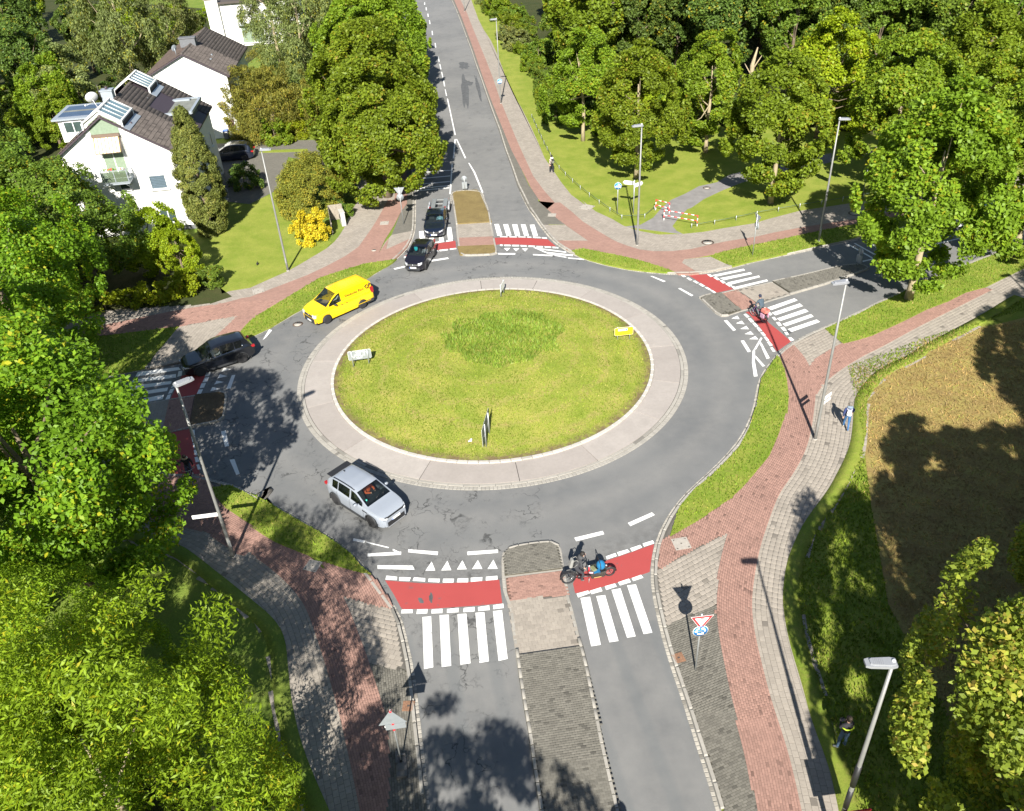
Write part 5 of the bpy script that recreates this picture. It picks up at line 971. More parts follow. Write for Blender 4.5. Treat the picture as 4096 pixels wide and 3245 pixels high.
# trees just outside the picture whose shade lies on the ground in view
for x, y, s, k, lb in ((21.5, 11.0, 1.15, 0, 'tall tree beyond the right edge shading the meadow'), (26.0, 11.5, 1.1, 3, 'dark tree beyond the right edge behind the meadow'), (30.5, 17, 1.1, 1, 'tree beyond the right edge east of the meadow'), (23.0, 5, 1.1, 1, 'tall tree behind the corner linden beyond the right edge'), (32.5, 24.5, 1.1, 3, 'tree beyond the right edge by the upper meadow'), (18.0, 3.5, 1.1, 0, 'tree far below the lower right corner'), (37, 30.5, 1.05, 0, 'tree beyond the right edge by the footpath'), (41, 38, .8, 1, 'small tree beyond the right edge at the end of the footpath'), (13.5, 4.5, .95, 1, 'tree below the lower right corner'), (21.0, 16.5, .9, 3, 'tree beyond the right edge next to the corner linden')):
    WOOD[k].put(x, y, s, x, lb)
OAK.put(-4.6, 1.8, .95, 1, 'oak behind the camera whose shade lies on the south road')
# --- blades of grass where the turf is long
def tufts(name, inside, box, n, hgt, wid, mat, seed, z=.13, dome=False, lean=.5):
    g = np.random.default_rng(seed)
    P = np.c_[g.uniform(box[0], box[1], n), g.uniform(box[2], box[3], n)]; P = P[inside(P)]; n = len(P)
    zz = np.full(n, z)
    if dome: rr = np.hypot(P[:, 0]-RC[0], P[:, 1]-RC[1]); zz = .13+.42*(1-np.minimum(1, rr/10)**2)
    a = g.random(n)*2*PI; h = hgt*(.5+g.random(n)); w = wid*(.6+.8*g.random(n)); dx, dy = np.cos(a), np.sin(a); b = g.random(n)*2*PI
    V = np.empty((n, 3, 3))
    V[:, 0] = np.c_[P[:, 0]-dx*w, P[:, 1]-dy*w, zz]; V[:, 1] = np.c_[P[:, 0]+dx*w, P[:, 1]+dy*w, zz]
    V[:, 2] = np.c_[P[:, 0]+np.cos(b)*h*lean, P[:, 1]+np.sin(b)*h*lean, zz+h]
    me = raw_mesh(name, V.reshape(-1, 3), np.arange(3*n).reshape(n, 3), [mat])
    at = me.attributes.new('tint', 'FLOAT', 'FACE'); big = np.sin(P[:, 0]*1.7+np.cos(P[:, 1]*1.1)*2)+np.sin(P[:, 1]*2.3+P[:, 0]*.7)
    at.data.foreach_set('value', np.clip(.45+.13*big+.22*g.normal(size=n), 0, 1).astype(np.float32))
    o = link(name, me); o['kind'] = 'stuff'; tag(o, None); return o
L_GRASS = m_leaf('grass_blade', (.21, .28, .035), .3, .35, .35, .15, (.42, .36, .12)); L_TALL = m_leaf('long_grass_blade', (.20, .30, .04), .3, .35, .3, .15, (.36, .38, .12)); L_STRAW = m_leaf('straw', (.37, .28, .11), .2, .4, .3, .15, (.28, .33, .07)); L_VERGE = m_leaf('verge_blade', (.175, .26, .028), .3, .35, .3, .15, (.38, .32, .10))
ring = lambda r0, r1: (lambda P: (np.hypot(P[:, 0]-RC[0], P[:, 1]-RC[1]) > r0) & (np.hypot(P[:, 0]-RC[0], P[:, 1]-RC[1]) < r1))
o = tufts('short_grass', ring(0, 9.75), (-11.5, 9.2, 35, 56), 60000, .08, .035, L_GRASS, 1, dome=True); tag(o, 'mown yellow green grass on the roundabout island', 'grass')
o = tufts('long_grass', lambda P: (((P[:, 0]+.3)/3.9)**2+((P[:, 1]-47.9)/3.6)**2+.25*np.sin(P[:, 0]*2.3)*np.sin(P[:, 1]*1.9) < 1), (-5, 5, 43, 53), 14000, .22, .035, L_TALL, 2, dome=True, lean=.6); tag(o, 'long uncut grass in the middle of the roundabout', 'grass')
VP = [arr(LA[k]) for k in ('vSW', 'vSE', 'vSE2', 'vNE1', 'vNE2', 'vNWs', 'vNW')]
o = tufts('verge_grass', lambda P: np.any([inpoly(P, v) for v in VP], axis=0), (-34, 48, 26, 66), 260000, .10, .035, L_VERGE, 3, z=.14); tag(o, 'rough grass growing on the verges', 'grass')
HP = arr([(20.6, 42.3), (23, 42.8), (27, 45.3), (32, 46.3), (36, 47), (36, 30), (24, 14), (17.7, 14), (15.8, 18), (15.8, 24), (17.4, 30), (19.2, 36)])
o = tufts('cut_straw', lambda P: inpoly(P, HP), (15, 37, 14, 48), 60000, .12, .03, L_STRAW, 4, z=.095, lean=1.2); tag(o, 'dry cut grass lying on the meadow', 'grass')
ME = arr([tuple(q) for q in LA['gSEr']]+[(15.9, 15), (15.6, 24), (17.2, 30), (19, 36), (20.6, 42.5), (23, 43), (27, 45.5), (32, 46.5)][::1])
ME = np.vstack([arr(LA['gSEr']), arr([(15.9, 14), (15.6, 24), (17.2, 30), (19, 36), (20.6, 42.5), (27, 45.5), (36, 48.5)])])
o = tufts('meadow_grass', lambda P: inpoly(P, ME), (11, 37, 14, 50), 120000, .13, .04, L_VERGE, 5, z=.09); tag(o, 'green grass strip between footpath and cut meadow', 'grass')
# ------------------------------------------------------------------ houses
PLASTER = M('white_plaster', (.80, .79, .76), .9, var=.03, scale=1.5, bump=.05)
TILE = m_paver('roof_tile', (.105, .088, .078), .22, .2); TILE2 = m_paver('roof_tile_brown', (.14, .10, .08), .2, .2)
TRIM = M('dark_trim', (.055, .04, .05), .6); ZINC = M('zinc', (.36, .40, .44), .45, .3, var=.08)
WFRAME = M('white_frame', (.78, .78, .76), .5, var=.03); FELT = M('roof_felt', (.17, .18, .16), .95, scale=1.5, var=.2)
DGREY = M('slate_grey', (.13, .135, .145), .7); WOODG = M('grey_wood', (.27, .235, .19), .9, scale=5, var=.25)
STEPM = M('concrete_step', (.33, .31, .28), .9, var=.12)
def m_glass(name, c, tr=.0, rough=.03):
    t = NT(name); t.b.inputs['Base Color'].default_value = (*c, 1); t.b.inputs['Roughness'].default_value = rough
    t.b.inputs['IOR'].default_value = 1.5
    if tr:
        tp = t.n('ShaderNodeBsdfTransparent'); tp.inputs[0].default_value = (.72, .80, .78, 1)
        gl = t.n('ShaderNodeBsdfGlossy'); gl.inputs['Roughness'].default_value = rough; gl.inputs[0].default_value = (1, 1, 1, 1)
        fr = t.n('ShaderNodeFresnel'); fr.inputs[0].default_value = 1.5
        mx = t.n('ShaderNodeMixShader'); t.l(t.math('MULTIPLY_ADD', fr.outputs[0], .9, .03), mx.inputs[0]); t.l(tp.outputs[0], mx.inputs[1]); t.l(gl.outputs[0], mx.inputs[2])
        m2 = t.n('ShaderNodeMixShader'); m2.inputs[0].default_value = 1-tr
        t.l(mx.outputs[0], m2.inputs[1]); t.l(t.b.outputs[0], m2.inputs[2]); t.l(m2.outputs[0], t.out.inputs[0])
    else:
        t.l(t.ramp(t.noise(1.5, 2), [(.3, tuple(v*.8 for v in c)), (.7, tuple(v*1.2 for v in c))]), t.b.inputs['Base Color'])
    return t.m
PANE = m_glass('window_glass', (.05, .075, .07)); SKYPANE = m_glass('roof_glass', (.16, .24, .27), rough=.06); CURT = M('green_curtain', (.21, .27, .19), .9)
SOLAR = m_glass('roof_light_glass', (.035, .055, .10), rough=.08)
def stripes(name, a, b, sc):
    t = NT(name); tc = t.n('ShaderNodeTexCoord'); sx = t.n('ShaderNodeSeparateXYZ'); t.l(tc.outputs['Object'], sx.inputs[0])
    s = t.math('SINE', t.math('MULTIPLY', sx.outputs[0], sc)); t.col(t.mix(t.ramp(s, [(.45, 0.0), (.55, 1.0)]), a, b)).rough(.8); return t.m
_TM = {}
def tile_mesh(mat):
    if mat.name not in _TM:   # u along the eave, v up the slope; wavy top, lower edge raised
        V = []; U = [-.5, -.3, -.1, .15, .35, .5]; H = [.0, .028, .0, .0, .03, .0]
        for v, z in ((-.55, .035), (.5, .008)):
            V += [(u, v, z+h) for u, h in zip(U, H)]
        V += [(u, -.55, -.005) for u in U]
        F = [(i, i+1, 7+i, 6+i) for i in range(5)]+[(12+i, 13+i, i+1, i) for i in range(5)]
        _TM[mat.name] = raw_mesh('roof_tile', V, F, [mat])
    return _TM[mat.name]
def tiles(parent, o, u, v, nu, nv, wu, wv, mat, skip=None, limit=300, near=True):
    u = Vector(u).normalized(); v = Vector(v).normalized(); n = u.cross(v); o = Vector(o)
    if n.z < 0: n = -n
    me = tile_mesh(mat); L = []
    for j in range(nv):
        for i in range(nu):
            c = o+u*((i+.5)*wu)+v*((j+.5)*wv)+n*.012
            if skip and skip(c): continue
            L.append(c)
    if near: L.sort(key=lambda c: c.y)
    B = Matrix((u, v, n)).transposed()
    for c in L[:limit]:
        t = link('roof_tile', me, parent); t.matrix_local = Matrix.Translation(c+n*random.uniform(0, .006)) @ B.to_4x4() @ Matrix.Diagonal((wu, wv, 1, 1))
    if L[limit:]:
        T = np.array([x.co[:] for x in me.vertices])*np.array([wu, wv, 1]); T = T @ np.array(B).T; F = np.array([list(p.vertices) for p in me.polygons])
        Cc = np.array([c[:] for c in L[limit:]])+np.array(n)*np.random.default_rng(3).uniform(0, .006, (len(L)-limit, 1))
        V = (Cc[:, None]+T[None]).reshape(-1, 3); FF = (F[None]+np.arange(len(Cc))[:, None, None]*len(T)).reshape(-1, 4)
        s = link('roof_tiles', raw_mesh('roof_tiles', V, FF, [mat]), parent); s['kind'] = 'stuff'
def gable_house(name, loc, rz, W0, W1, xr, Lg, ze, zr, zl, label, mat_tile=TILE, skip=None, nlim=300):
    """walls from x=-W0 to 0, gable at y=0, ridge at x=xr; the right eave at ze, the left one at zl"""
    h = empty(name, loc, rz, label, 'house')
    prof = [(-W0, -.5), (0, -.5), (0, ze), (xr, zr), (-W0, zl)]
    Mw = Matrix(((1, 0, 0, 0), (0, 0, -1, Lg), (0, 1, 0, 0), (0, 0, 0, 1)))
    MB().prism(prof, 0, Lg, M=Mw).build('wall', PLASTER, h)
    rf = MB(); ov = .35
    sr = (zr-ze)/(0-xr); sl_ = (zr-zl)/(xr+W0)
    for s, x1, sl in ((1, .35, sr), (-1, -W0-.35, sl_)):
        z1 = zr+.16-abs(x1-xr)*sl
        V = [(xr, -ov, zr+.16), (x1, -ov, z1), (x1, Lg+ov, z1), (xr, Lg+ov, zr+.16)]
        V += [(x, y, z-.14) for x, y, z in V]
        F = [(0, 1, 2, 3), (7, 6, 5, 4), (0, 4, 5, 1), (1, 5, 6, 2), (2, 6, 7, 3), (3, 7, 4, 0)]
        rf.add(V, F if s > 0 else [f[::-1] for f in F])
    roof = rf.build('roof', TRIM, h)
    nu = int((Lg+2*ov)/.33); wr = (Lg+2*ov)/nu
    ln = math.hypot(xr-.35, sr*(xr-.35)); nv = int(ln/.34); wv = ln/nv
    tiles(roof, (.35, -ov, zr+.16-(0.35-xr)*sr), (0, 1, 0), (xr-.35, 0, (0.35-xr)*sr), nu, nv, wr, wv, mat_tile, skip, nlim)
    ll = math.hypot(xr+W0+.35, sl_*(xr+W0+.35)); nv2 = int(ll/.34)
    tiles(roof, (-W0-.35, -ov, zr+.16-(W0+.35+xr)*sl_), (0, 1, 0), (xr+W0+.35, 0, (xr+W0+.35)*sl_), nu, nv2, wr, ll/nv2, TILE2, None, 0)
    rd = MB()
    for i in range(int((Lg+.6)/.38)): rd.tube([(xr, -ov+.38*i, zr+.15), (xr, -ov+.38*i+.42, zr+.16)], [.15, .13], 8)
    o = rd.build('ridge_tiles', mat_tile, roof); o['kind'] = 'stuff'
    return h, roof, sr
def window(parent, c, w, h, d=.08, n=(0, -1, 0), frame=WFRAME, pane=PANE, bars=1, sill=True, name='window'):
    """framed window on a wall facing -y (n) or +x; c is the centre on the wall face"""
    ry = 0 if n[1] else PI/2
    f = MB(); Mr = Matrix.Translation(c) @ Matrix.Rotation(ry, 4, 'Z')
    def bx(x, z, sx, sz, y=0, sy=d): 
        f.box((0, 0, 0), (1, 1, 1)); 
        for k in range(8):
            v = Vector(f.v[-8+k]); f.v[-8+k] = tuple(Mr @ Vector((x+v.x*sx, y+v.y*sy, z+v.z*sz)))
    t = .07
    bx(-w/2+t/2, 0, t, h); bx(w/2-t/2, 0, t, h); bx(0, h/2-t/2, w-2*t, t); bx(0, -h/2+t/2, w-2*t, t)
    for b in range(bars): bx(-w/2+w*(b+1)/(bars+1), 0, t, h-2*t)
    if sill: bx(0, -h/2-.06, w+.2, .05, -.06, .2)
    fr = f.build(name, frame, parent)
    g = MB(); g.box((0, 0, 0), (w-2*t, .02, h-2*t))
    for k in range(8): g.v[k] = tuple(Mr @ Vector((g.v[k][0], g.v[k][1]+.0, g.v[k][2])))
    g.build('pane', pane, fr)
    return fr
# --- first house
XR, ZR = -5.4, 10.1
def sk1(c):
    return (c.x < -3.75 and (.2 < c.y < 3.75)) or (c.x < -3.75 and 10.2 < c.y < 13.6) or (-3.3 < c.x and 7.0 < c.y < 12.0)
H1, R1, S1 = gable_house('white_house', (-26.6, 70.9, .09), R(6), 9.6, 0, XR, 14.6, 6.6, ZR, 7.3, 'white gabled house with glazed roof lights and striped awning', skip=sk1)
for y0, y1, nm in ((-.25, 3.6, 'glazed_roof_light'), (10.3, 13.5, 'glazed_roof_light')):
    f = MB(); hw = 1.55; zt = ZR+.62; zb = zt-hw*.62
    for y in (y0+.06, y1-.06):
        f.tube([(XR-hw, y, zb), (XR, y, zt), (XR+hw, y, zb)], .075, 4)
        f.box((XR-hw, y, zb-.28), (.14, .14, .6)); f.box((XR+hw, y, zb-.28), (.14, .14, .6))
    for s in (-1, 1):
        f.box((XR+s*hw, (y0+y1)/2, zb-.02), (.16, y1-y0, .12))
        f.box((XR+s*(hw+.0), (y0+y1)/2, zb-.35), (.06, y1-y0-.1, .55), mi=1)
        f.box((XR+s*(hw+.32), (y0+y1)/2, zb-.62-.12*0), (.5, y1-y0+.3, .03), ry=s*math.atan(S1), mi=2)
        for k in range(5):
            y = y0+.1+(y1-y0-.2)*k/4; f.tube([(XR, y, zt), (XR+s*hw, y, zb)], .035, 4)
    f.box((XR, (y0+y1)/2, zt), (.16, y1-y0, .12))
    sk = f.build(nm, [WFRAME, TRIM, ZINC], R1)
    for k in range(4):
        for s in (-1, 1):
            ya = y0+.1+(y1-y0-.2)*k/4+.03; yb = ya+(y1-y0-.2)/4-.06
            V = [(XR+s*.06, ya, zt-.06), (XR+s*(hw-.06), ya, zb+.0), (XR+s*(hw-.06), yb, zb+.0), (XR+s*.06, yb, zt-.06)]
            MB().add(V+[(a, b, c-.03) for a, b, c in V], [(0, 1, 2, 3), (7, 6, 5, 4), (0, 4, 5, 1), (1, 5, 6, 2), (2, 6, 7, 3), (3, 7, 4, 0)]).build('pane', SKYPANE, sk)
# pentagon window, awning, balcony door, balcony
Mg = Matrix(((1, 0, 0, 0), (0, 0, 1, 0), (0, 1, 0, 0), (0, 0, 0, 1)))
def gpoly(pts, y0, y1, mat, name, parent):
    return MB().prism(pts, y0, y1, M=Mg).build(name, mat, parent)
pw = gpoly([(-6.95, 8.6), (-3.85, 8.6), (-3.85, 9.75), (-5.4, 10.72), (-6.95, 9.75)], -.10, -.004, WFRAME, 'gable_window', H1)
gpoly([(-6.55, 8.75), (-4.25, 8.75), (-4.25, 9.68), (-5.4, 10.38), (-6.55, 9.68)], -.125, -.105, CURT, 'pane', pw)
aw = empty('awning'); aw.parent = H1
MB().box((-5.4, -.2, 8.72), (2.2, .3, .24)).tube([(-6.45, -.1, 8.6), (-6.45, -.85, 7.45)], .03).tube([(-4.35, -.1, 8.6), (-4.35, -.85, 7.45)], .03).tube([(-6.4, -.86, 7.45), (-4.4, -.86, 7.45)], .04).build('cassette', M('awning_brown', (.17, .12, .09), .6), aw)
V = [(-6.38, -.28, 8.62), (-4.42, -.28, 8.62), (-4.42, -.84, 7.5), (-6.38, -.84, 7.5)]
MB().add(V+[(a, b-.012, c-.012) for a, b, c in V], [(0, 1, 2, 3), (7, 6, 5, 4), (0, 4, 5, 1), (2, 6, 7, 3), (1, 5, 6, 2), (3, 7, 4, 0)]).build('cloth', stripes('awning_stripe', (.80, .76, .66), (.80, .52, .13), 2*PI/.28), aw)
dr = window(H1, (-5.35, -.045, 6.3), 1.75, 2.5, pane=CURT, bars=1, sill=False, name='balcony_door')
bl = empty('balcony'); bl.parent = H1
b = MB().box((-5.35, -.72, 5.02), (2.1, 1.4, .12)); 
for x in (-6.38, -5.35, -4.32): b.box((x, -1.4, 5.6), (.05, .05, 1.1))
b.box((-5.35, -1.4, 6.15), (2.15, .06, .05)).box((-5.35, -1.4, 5.14), (2.15, .05, .05))
for x in (-6.38, -4.32):
    b.box((x, -.72, 6.15), (.05, 1.4, .05))
    for k in range(5): b.box((x, -.25-.25*k, 5.6), (.03, .03, 1.0))
for x in (-5.95, -4.75): b.tube([(x, -1.2, 4.96), (x, -.03, 4.2)], .035)
b.build('railing', ZINC, bl)
MB().box((-5.87, -1.42, 5.62), (.95, .02, .85)).box((-4.84, -1.42, 5.62), (.95, .02, .85)).build('glass_panel', m_glass('balcony_glass', (.16, .20, .13), .45), bl)
pl = MB()
for i in range(26):
    a = random.random(); pl.sphere((-6.2+1.7*a, -1.3+.15*random.random(), 6.12+.12*random.random()), .08+.05*random.random(), 6, 4, mi=random.choice((0, 0, 1, 2)))
pl.build('flower_box', [M('plant_green', (.10, .18, .03), .8), M('flower_red', (.6, .06, .05), .7), M('flower_white', (.8, .75, .7), .7)], bl)
window(H1, (-2.42, -.045, 4.45), 1.4, 1.25, pane=stripes('blind', (.05, .075, .10), (.13, .17, .20), 0) if False else PANE, bars=0)
bd = MB()
for k in range(8): bd.box((-2.42, -.06, 3.98+k*.135), (1.2, .02, .10))
bd.build('blind', M('blue_grey_blind', (.10, .14, .18), .5), H1)
window(H1, (-5.2, -.045, 4.45), .85, .8, bars=0); window(H1, (-7.6, -.045, 2.0), 1.6, 1.3, bars=1); window(H1, (-2.4, -.045, 1.4), 1.4, 1.25, bars=1)
gpoly([(-3.6, .0), (.05, .0), (.05, .35), (-3.6, .35)], -.06, -.003, DGREY, 'plinth', H1)
# side wall towards the drive
window(H1, (.045, 12.3, 4.1), .55, 1.2, n=(1, 0, 0), bars=0); window(H1, (.045, 3.2, 4.3), 1.1, 1.2, n=(1, 0, 0)); window(H1, (.045, 7.2, 1.7), 1.1, 1.2, n=(1, 0, 0))
# flat roofed dormers
d1 = MB().box((-1.6, 9.55, 7.35), (2.4, 4.7, 1.3)).build('flat_roof_dormer', DGREY, R1)
MB().box((-1.55, 9.55, 8.06), (3.3, 5.0, .1)).build('felt', FELT, d1)
MB().box((-1.5, 7.05, 8.1), (3.3, .22, .22)).box((.07, 9.55, 8.1), (.25, 5.0, .24)).box((-1.5, 12.05, 8.1), (3.3, .22, .22)).box((-1.9, 11.5, 8.2), (2.3, .5, .14)).build('edge_sheet', ZINC, d1)
window(d1, (-1.4, 7.18-.06, 7.35), 1.3, .55, bars=0, sill=False)
d2 = MB().box((-8.6, 7.4, 7.9), (4.4, 4.2, 1.9)).build('flat_roof_dormer', PLASTER, R1)
MB().box((-8.7, 7.4, 8.92), (5.0, 4.8, .14)).build('edge_sheet', ZINC, d2)
MB().box((-8.8, 6.45, 9.0), (4.0, 1.5, .05)).box((-8.8, 8.4, 9.0), (4.0, 1.5, .05)).build('roof_light', SOLAR, d2)
MB().box((-8.8, 7.42, 9.01), (4.0, .42, .06)).build('ballast_strip', FELT, d2)
window(d2, (-9.6, 5.3-.05, 8.2), 1.6, 1.0, bars=1, sill=False)
ch = MB().box((-5.95, 5.3, 10.35), (.95, .75, 1.3)).box((-5.95, 5.3, 11.03), (1.05, .85, .1)).build('chimney', ZINC, R1)
MB().tube([(-5.95, 5.3, 11.05), (-5.95, 5.3, 11.3)], .12).tube([(-6.5, 4.9, 9.6), (-6.5, 4.9, 11.6)], .025).build('flue', TRIM, ch)
sd = MB().lathe([(0.0, 0), (.2, .015), (.38, .06), (.52, .13)], 20, M=Matrix.Translation((-6.9, 4.0, 10.75)) @ Matrix.Rotation(R(-62), 4, 'X') @ Matrix.Rotation(R(-25), 4, 'Y'), cap=False)
sd.tube([(-6.9, 4.0, 10.6), (-6.6, 4.2, 9.5)], .03).tube([(-6.9, 4.0, 10.4), (-7.35, 3.3, 10.35)], .02).box((-7.37, 3.28, 10.38), (.1, .16, .1))
bevel(sd.build('satellite_dish', M('dish_white', (.62, .62, .60), .5), R1), .004)
MB().tube([(-3.55, 1.2, 8.75), (-3.55, 1.2, 9.25)], .09).build('roof_vent', TRIM, R1); MB().box((-3.9, 8.9, 9.2), (.3, .3, .14)).build('roof_vent', ZINC, R1)
# front steps and handrail
st = empty('entrance_steps', (-25.6, 76.2, .09), R(6), 'grey concrete steps with a metal handrail at the side of the house', 'steps')
for k in range(3): MB().box((-.1-.3*k, 0, .09+.18*k), (.34, 2.4, .18 if k == 0 else .18)).build('step', STEPM, st)
MB().tube([(.1, 1.3, 0), (.1, 1.3, 1.0), (-.9, 1.3, 1.5), (-.9, 1.3, .5)], .025).build('handrail', ZINC, st)
MB().box((-1.35, 4.6, .6), (1.2, 1.8, 1.2), taper=.85).build('light_well', STEPM, st); MB().tube([(-.8, 3.8, 1.2), (-.8, 3.8, 2.0), (-1.9, 3.8, 2.5)], .03).build('handrail', ZINC, st)
# --- second house, behind
H2, R2, S2 = gable_house('white_house', (-29.2, 97.5, .09), R(5), 8.7, 0, -4.1, 14.0, 6.75, 9.15, 7.0, 'second white gabled house with a windowless front behind the first', nlim=300)
MB().box((-4.4, 5.2, 9.45), (1.7, .8, .9)).box((-4.4, 5.2, 9.95), (1.85, .95, .1)).build('chimney', DGREY, R2)
MB().lathe([(0, 0), (.2, .02), (.35, .07)], 16, M=Matrix.Translation((-5.0, 1.0, 9.7)) @ Matrix.Rotation(R(-75), 4, 'X') @ Matrix.Rotation(R(-50), 4, 'Y'), cap=False).tube([(-5.0, 1.0, 9.7), (-5.0, 1.05, 8.9)], .03).build('satellite_dish', ZINC, R2)
for y in (2.5, 4.3): MB().box((-1.6-.1*y, y, 7.85+.06*y), (.3, .3, .14)).build('roof_vent', ZINC, R2)
MB().box((-.75, -.05, 1.0), (.75, .06, 2.0)).build('door', M('brown_door', (.13, .085, .06), .6), H2)
# --- third house at the top edge
h3 = empty('white_house', (-43.5, 147, .09), R(8), 'third white house at the top edge behind the weeping birch', 'house')
MB().box((6.5, 6, 3.2), (13, 12, 6.6)).build('wall', PLASTER, h3)
MB().box((6.5, 6, 6.62), (14, 13, .3)).build('roof', TILE, h3)
cs = MB().box((-.2, -.35, 3.6), (1.9, .7, 7.4)).build('chimney', PLASTER, h3); MB().box((-.2, -.35, 7.4), (2.2, 1.0, .3)).build('cap', WOODG, cs)
window(h3, (5.2, -.05, 1.7), 3.6, 2.6, pane=CURT, bars=1); window(h3, (10, -.05, 4.9), 1.6, 1.3, bars=1)
MB().box((5.2, -.3, 3.2), (4.2, .6, .25)).build('lintel', ZINC, h3)
# --- bins, fence, cabinet
def bin_(x, y, rz, lid, label):
    r = empty('dustbin', (x, y, .1), rz, label, 'dustbin', 'dustbins by the second house')
    bevel(MB().box((0, 0, .55), (.48, .55, .9), taper=1.15).build('body', DGREY, r), .03)
    bevel(MB().box((0, -.02, 1.04), (.6, .68, .09)).box((0, .33, 1.0), (.5, .06, .06)).build('lid', lid, r), .03)
    MB().box((0, -.31, .86), (.3, .012, .1)).build('label_sticker', WFRAME, r)
    for s in (-1, 1): MB().lathe([(.1, -.03), (.1, .03)], 10, M=Matrix.Translation((s*.25, .25, .1)) @ Matrix.Rotation(PI/2, 4, 'Y')).build('wheel', TRIM, r)
bin_(-30.55, 96.7, R(8), M('blue_lid', (.05, .13, .45), .5), 'grey dustbin with blue lid against the white wall'); bin_(-29.75, 96.75, R(4), DGREY, 'dustbin with dark lid against the white wall')
fe = empty('wooden_fence', (-14.7, 68.9, .09), R(-78), 'grey weathered board fence behind the golden shrub', 'fence')
for i in range(17): MB().box((-1.7+i*.2, 0, .72), (.15, .03, 1.4+.04*math.sin(i*3))).build('board', WOODG, fe)
for z in (.35, 1.1): MB().box((-.1, .05, z), (3.5, .06, .09)).build('rail', WOODG, fe)
MB().box((-1.85, .62, .72), (.03, 1.2, 1.4)).build('return_panel', WOODG, fe)
cb = empty('utility_cabinet', (-13.75, 69.6, .1), R(-72), 'pale grey utility cabinet with graffiti beside the board fence', 'cabinet')
bevel(MB().box((0, 0, .62), (.95, .38, 1.2)).build('body', M('cabinet_grey', (.45, .44, .40), .7), cb), .02); bevel(MB().box((0, 0, 1.25), (1.02, .45, .07)).build('lid', M('cabinet_grey', (.45, .44, .40), .7), cb), .02)
MB().tube([(-.3, -.2, .55), (-.2, -.2, .9), (-.1, -.2, .6), (0, -.2, .95), (.12, -.2, .6), (.25, -.2, .8)], .015, 4).build('graffiti', TRIM, cb)
# ------------------------------------------------------------------ street furniture
GALV = M('galvanised', (.42, .44, .44), .45, .6, var=.1, scale=12); POLE = M('lamp_pole_grey', (.25, .25, .24), .5, .3, var=.1, scale=3)
LAMPH = M('lamp_head_grey', (.30, .31, .33), .45, .2, var=.05); SIGNB = M('sign_back', (.33, .36, .38), .5, .4, var=.06); SWHITE = M('sign_white', (.78, .78, .77), .4, var=.03)
SRED = M('sign_red', (.62, .03, .035), .4, var=.05); SBLUE = M('sign_blue', (.02, .20, .55), .4, var=.05); SYEL = M('sign_yellow', (.80, .58, .02), .4, var=.05); SBLACK = M('sign_black', (.02, .02, .02), .5)
BLACKP = M('black_band', (.02, .02, .022), .5)
def rotz_to(az): return az
def text(s, size, mat, parent, mtx, name='lettering', ext=.002, align='CENTER', shear=0.0):
    cu = bpy.data.curves.new(name, 'FONT'); cu.body = s; cu.size = size; cu.extrude = ext; cu.align_x = align; cu.align_y = 'CENTER'; cu.resolution_u = 2; cu.shear = shear
    o = bpy.data.objects.new(name, cu); COL.objects.link(o)
    bpy.context.view_layer.update()
    me = bpy.data.meshes.new_from_object(o.evaluated_get(bpy.context.evaluated_depsgraph_get()))
    bpy.data.objects.remove(o); bpy.data.curves.remove(cu)
    me.materials.clear(); me.materials.append(mat)
    t = link(name, me, parent); t.matrix_local = mtx; return t
UP = Matrix.Rotation(PI/2, 4, 'X')      # lays a flat shape upright, facing -y
def lamp(x, y, rz, label, h=9.55, arm=.95, plates=()):
    r = empty('street_lamp', (x, y, .1), rz, label, 'street lamp', 'street lamps')
    MB().tube([(0, 0, -.1), (0, 0, 1.0), (0, 0, 5), (0, 0, h-.1)], [.09, .085, .07, .05], 10).build('pole', POLE, r)
    MB().lathe([(.13, 0), (.13, .04), (.095, .06)], 10).build('base_collar', STEPM, r)
    MB().box((0, -.09, .9), (.09, .02, .4)).build('service_door', GALV, r)
    hd = MB().prism([(-.09, -.13), (.05, -.17), (.62, -.15), (.74, -.11), (.74, .11), (.62, .15), (.05, .17), (-.09, .13)], h-.12, h-.04).prism([(-.05, -.10), (.08, -.13), (.55, -.11), (.62, -.07), (.62, .07), (.55, .11), (.08, .13), (-.05, .10)], h-.045, h+.01)
    for k in range(6): hd.box((.28+.05*k, 0, h+.012), (.018, .2, .012))
    hd.build('lamp_head', LAMPH, r)
    MB().lathe([(.05, h), (.05, h+.045), (.02, h+.06)], 10).build('sensor', SWHITE, r)
    MB().prism([(.12, -.1), (.6, -.09), (.6, .09), (.12, .1)], h-.135, h-.121).build('diffuser', m_glass('lamp_diffuser', (.5, .5, .48)), r)
    return r
L1 = lamp(-13.8, 29.31, R(38), 'tall street lamp over the west crossing, white street name plate on its pole', 10.0)
L2 = lamp(16.3, 35.63, R(188), 'street lamp on the right footpath beside the walker in blue jacket')
L3 = lamp(10.73, 61.73, R(188), 'street lamp beside the white signpost near the barriers')
L4 = lamp(24.8, 60.42, R(-10), 'street lamp on the narrow verge of the east road')
L5 = lamp(-17.01, 60.9, R(0), 'street lamp on the lawn edge behind the yellow van', 9.7)
L6 = lamp(9.75, 14.05, R(176), 'street lamp at the lower right carrying the dark red arrow board', 9.5)
L7 = lamp(0.86, 104.6, R(180), 'street lamp with a round blue sign on the north cycle path'); L8 = lamp(-4.3, 166, R(180), 'farthest street lamp at the top edge of the cycle path')
L9 = lamp(34.9, 40.0, R(190), 'street lamp beyond the right edge by the footpath')
MB().tube([(0, 0, 3.55), (0, 0, 4.6)], .0925, 10).tube([(0, 0, 2.35), (0, 0, 3.3)], .092, 10).build('black_band', BLACKP, L6)
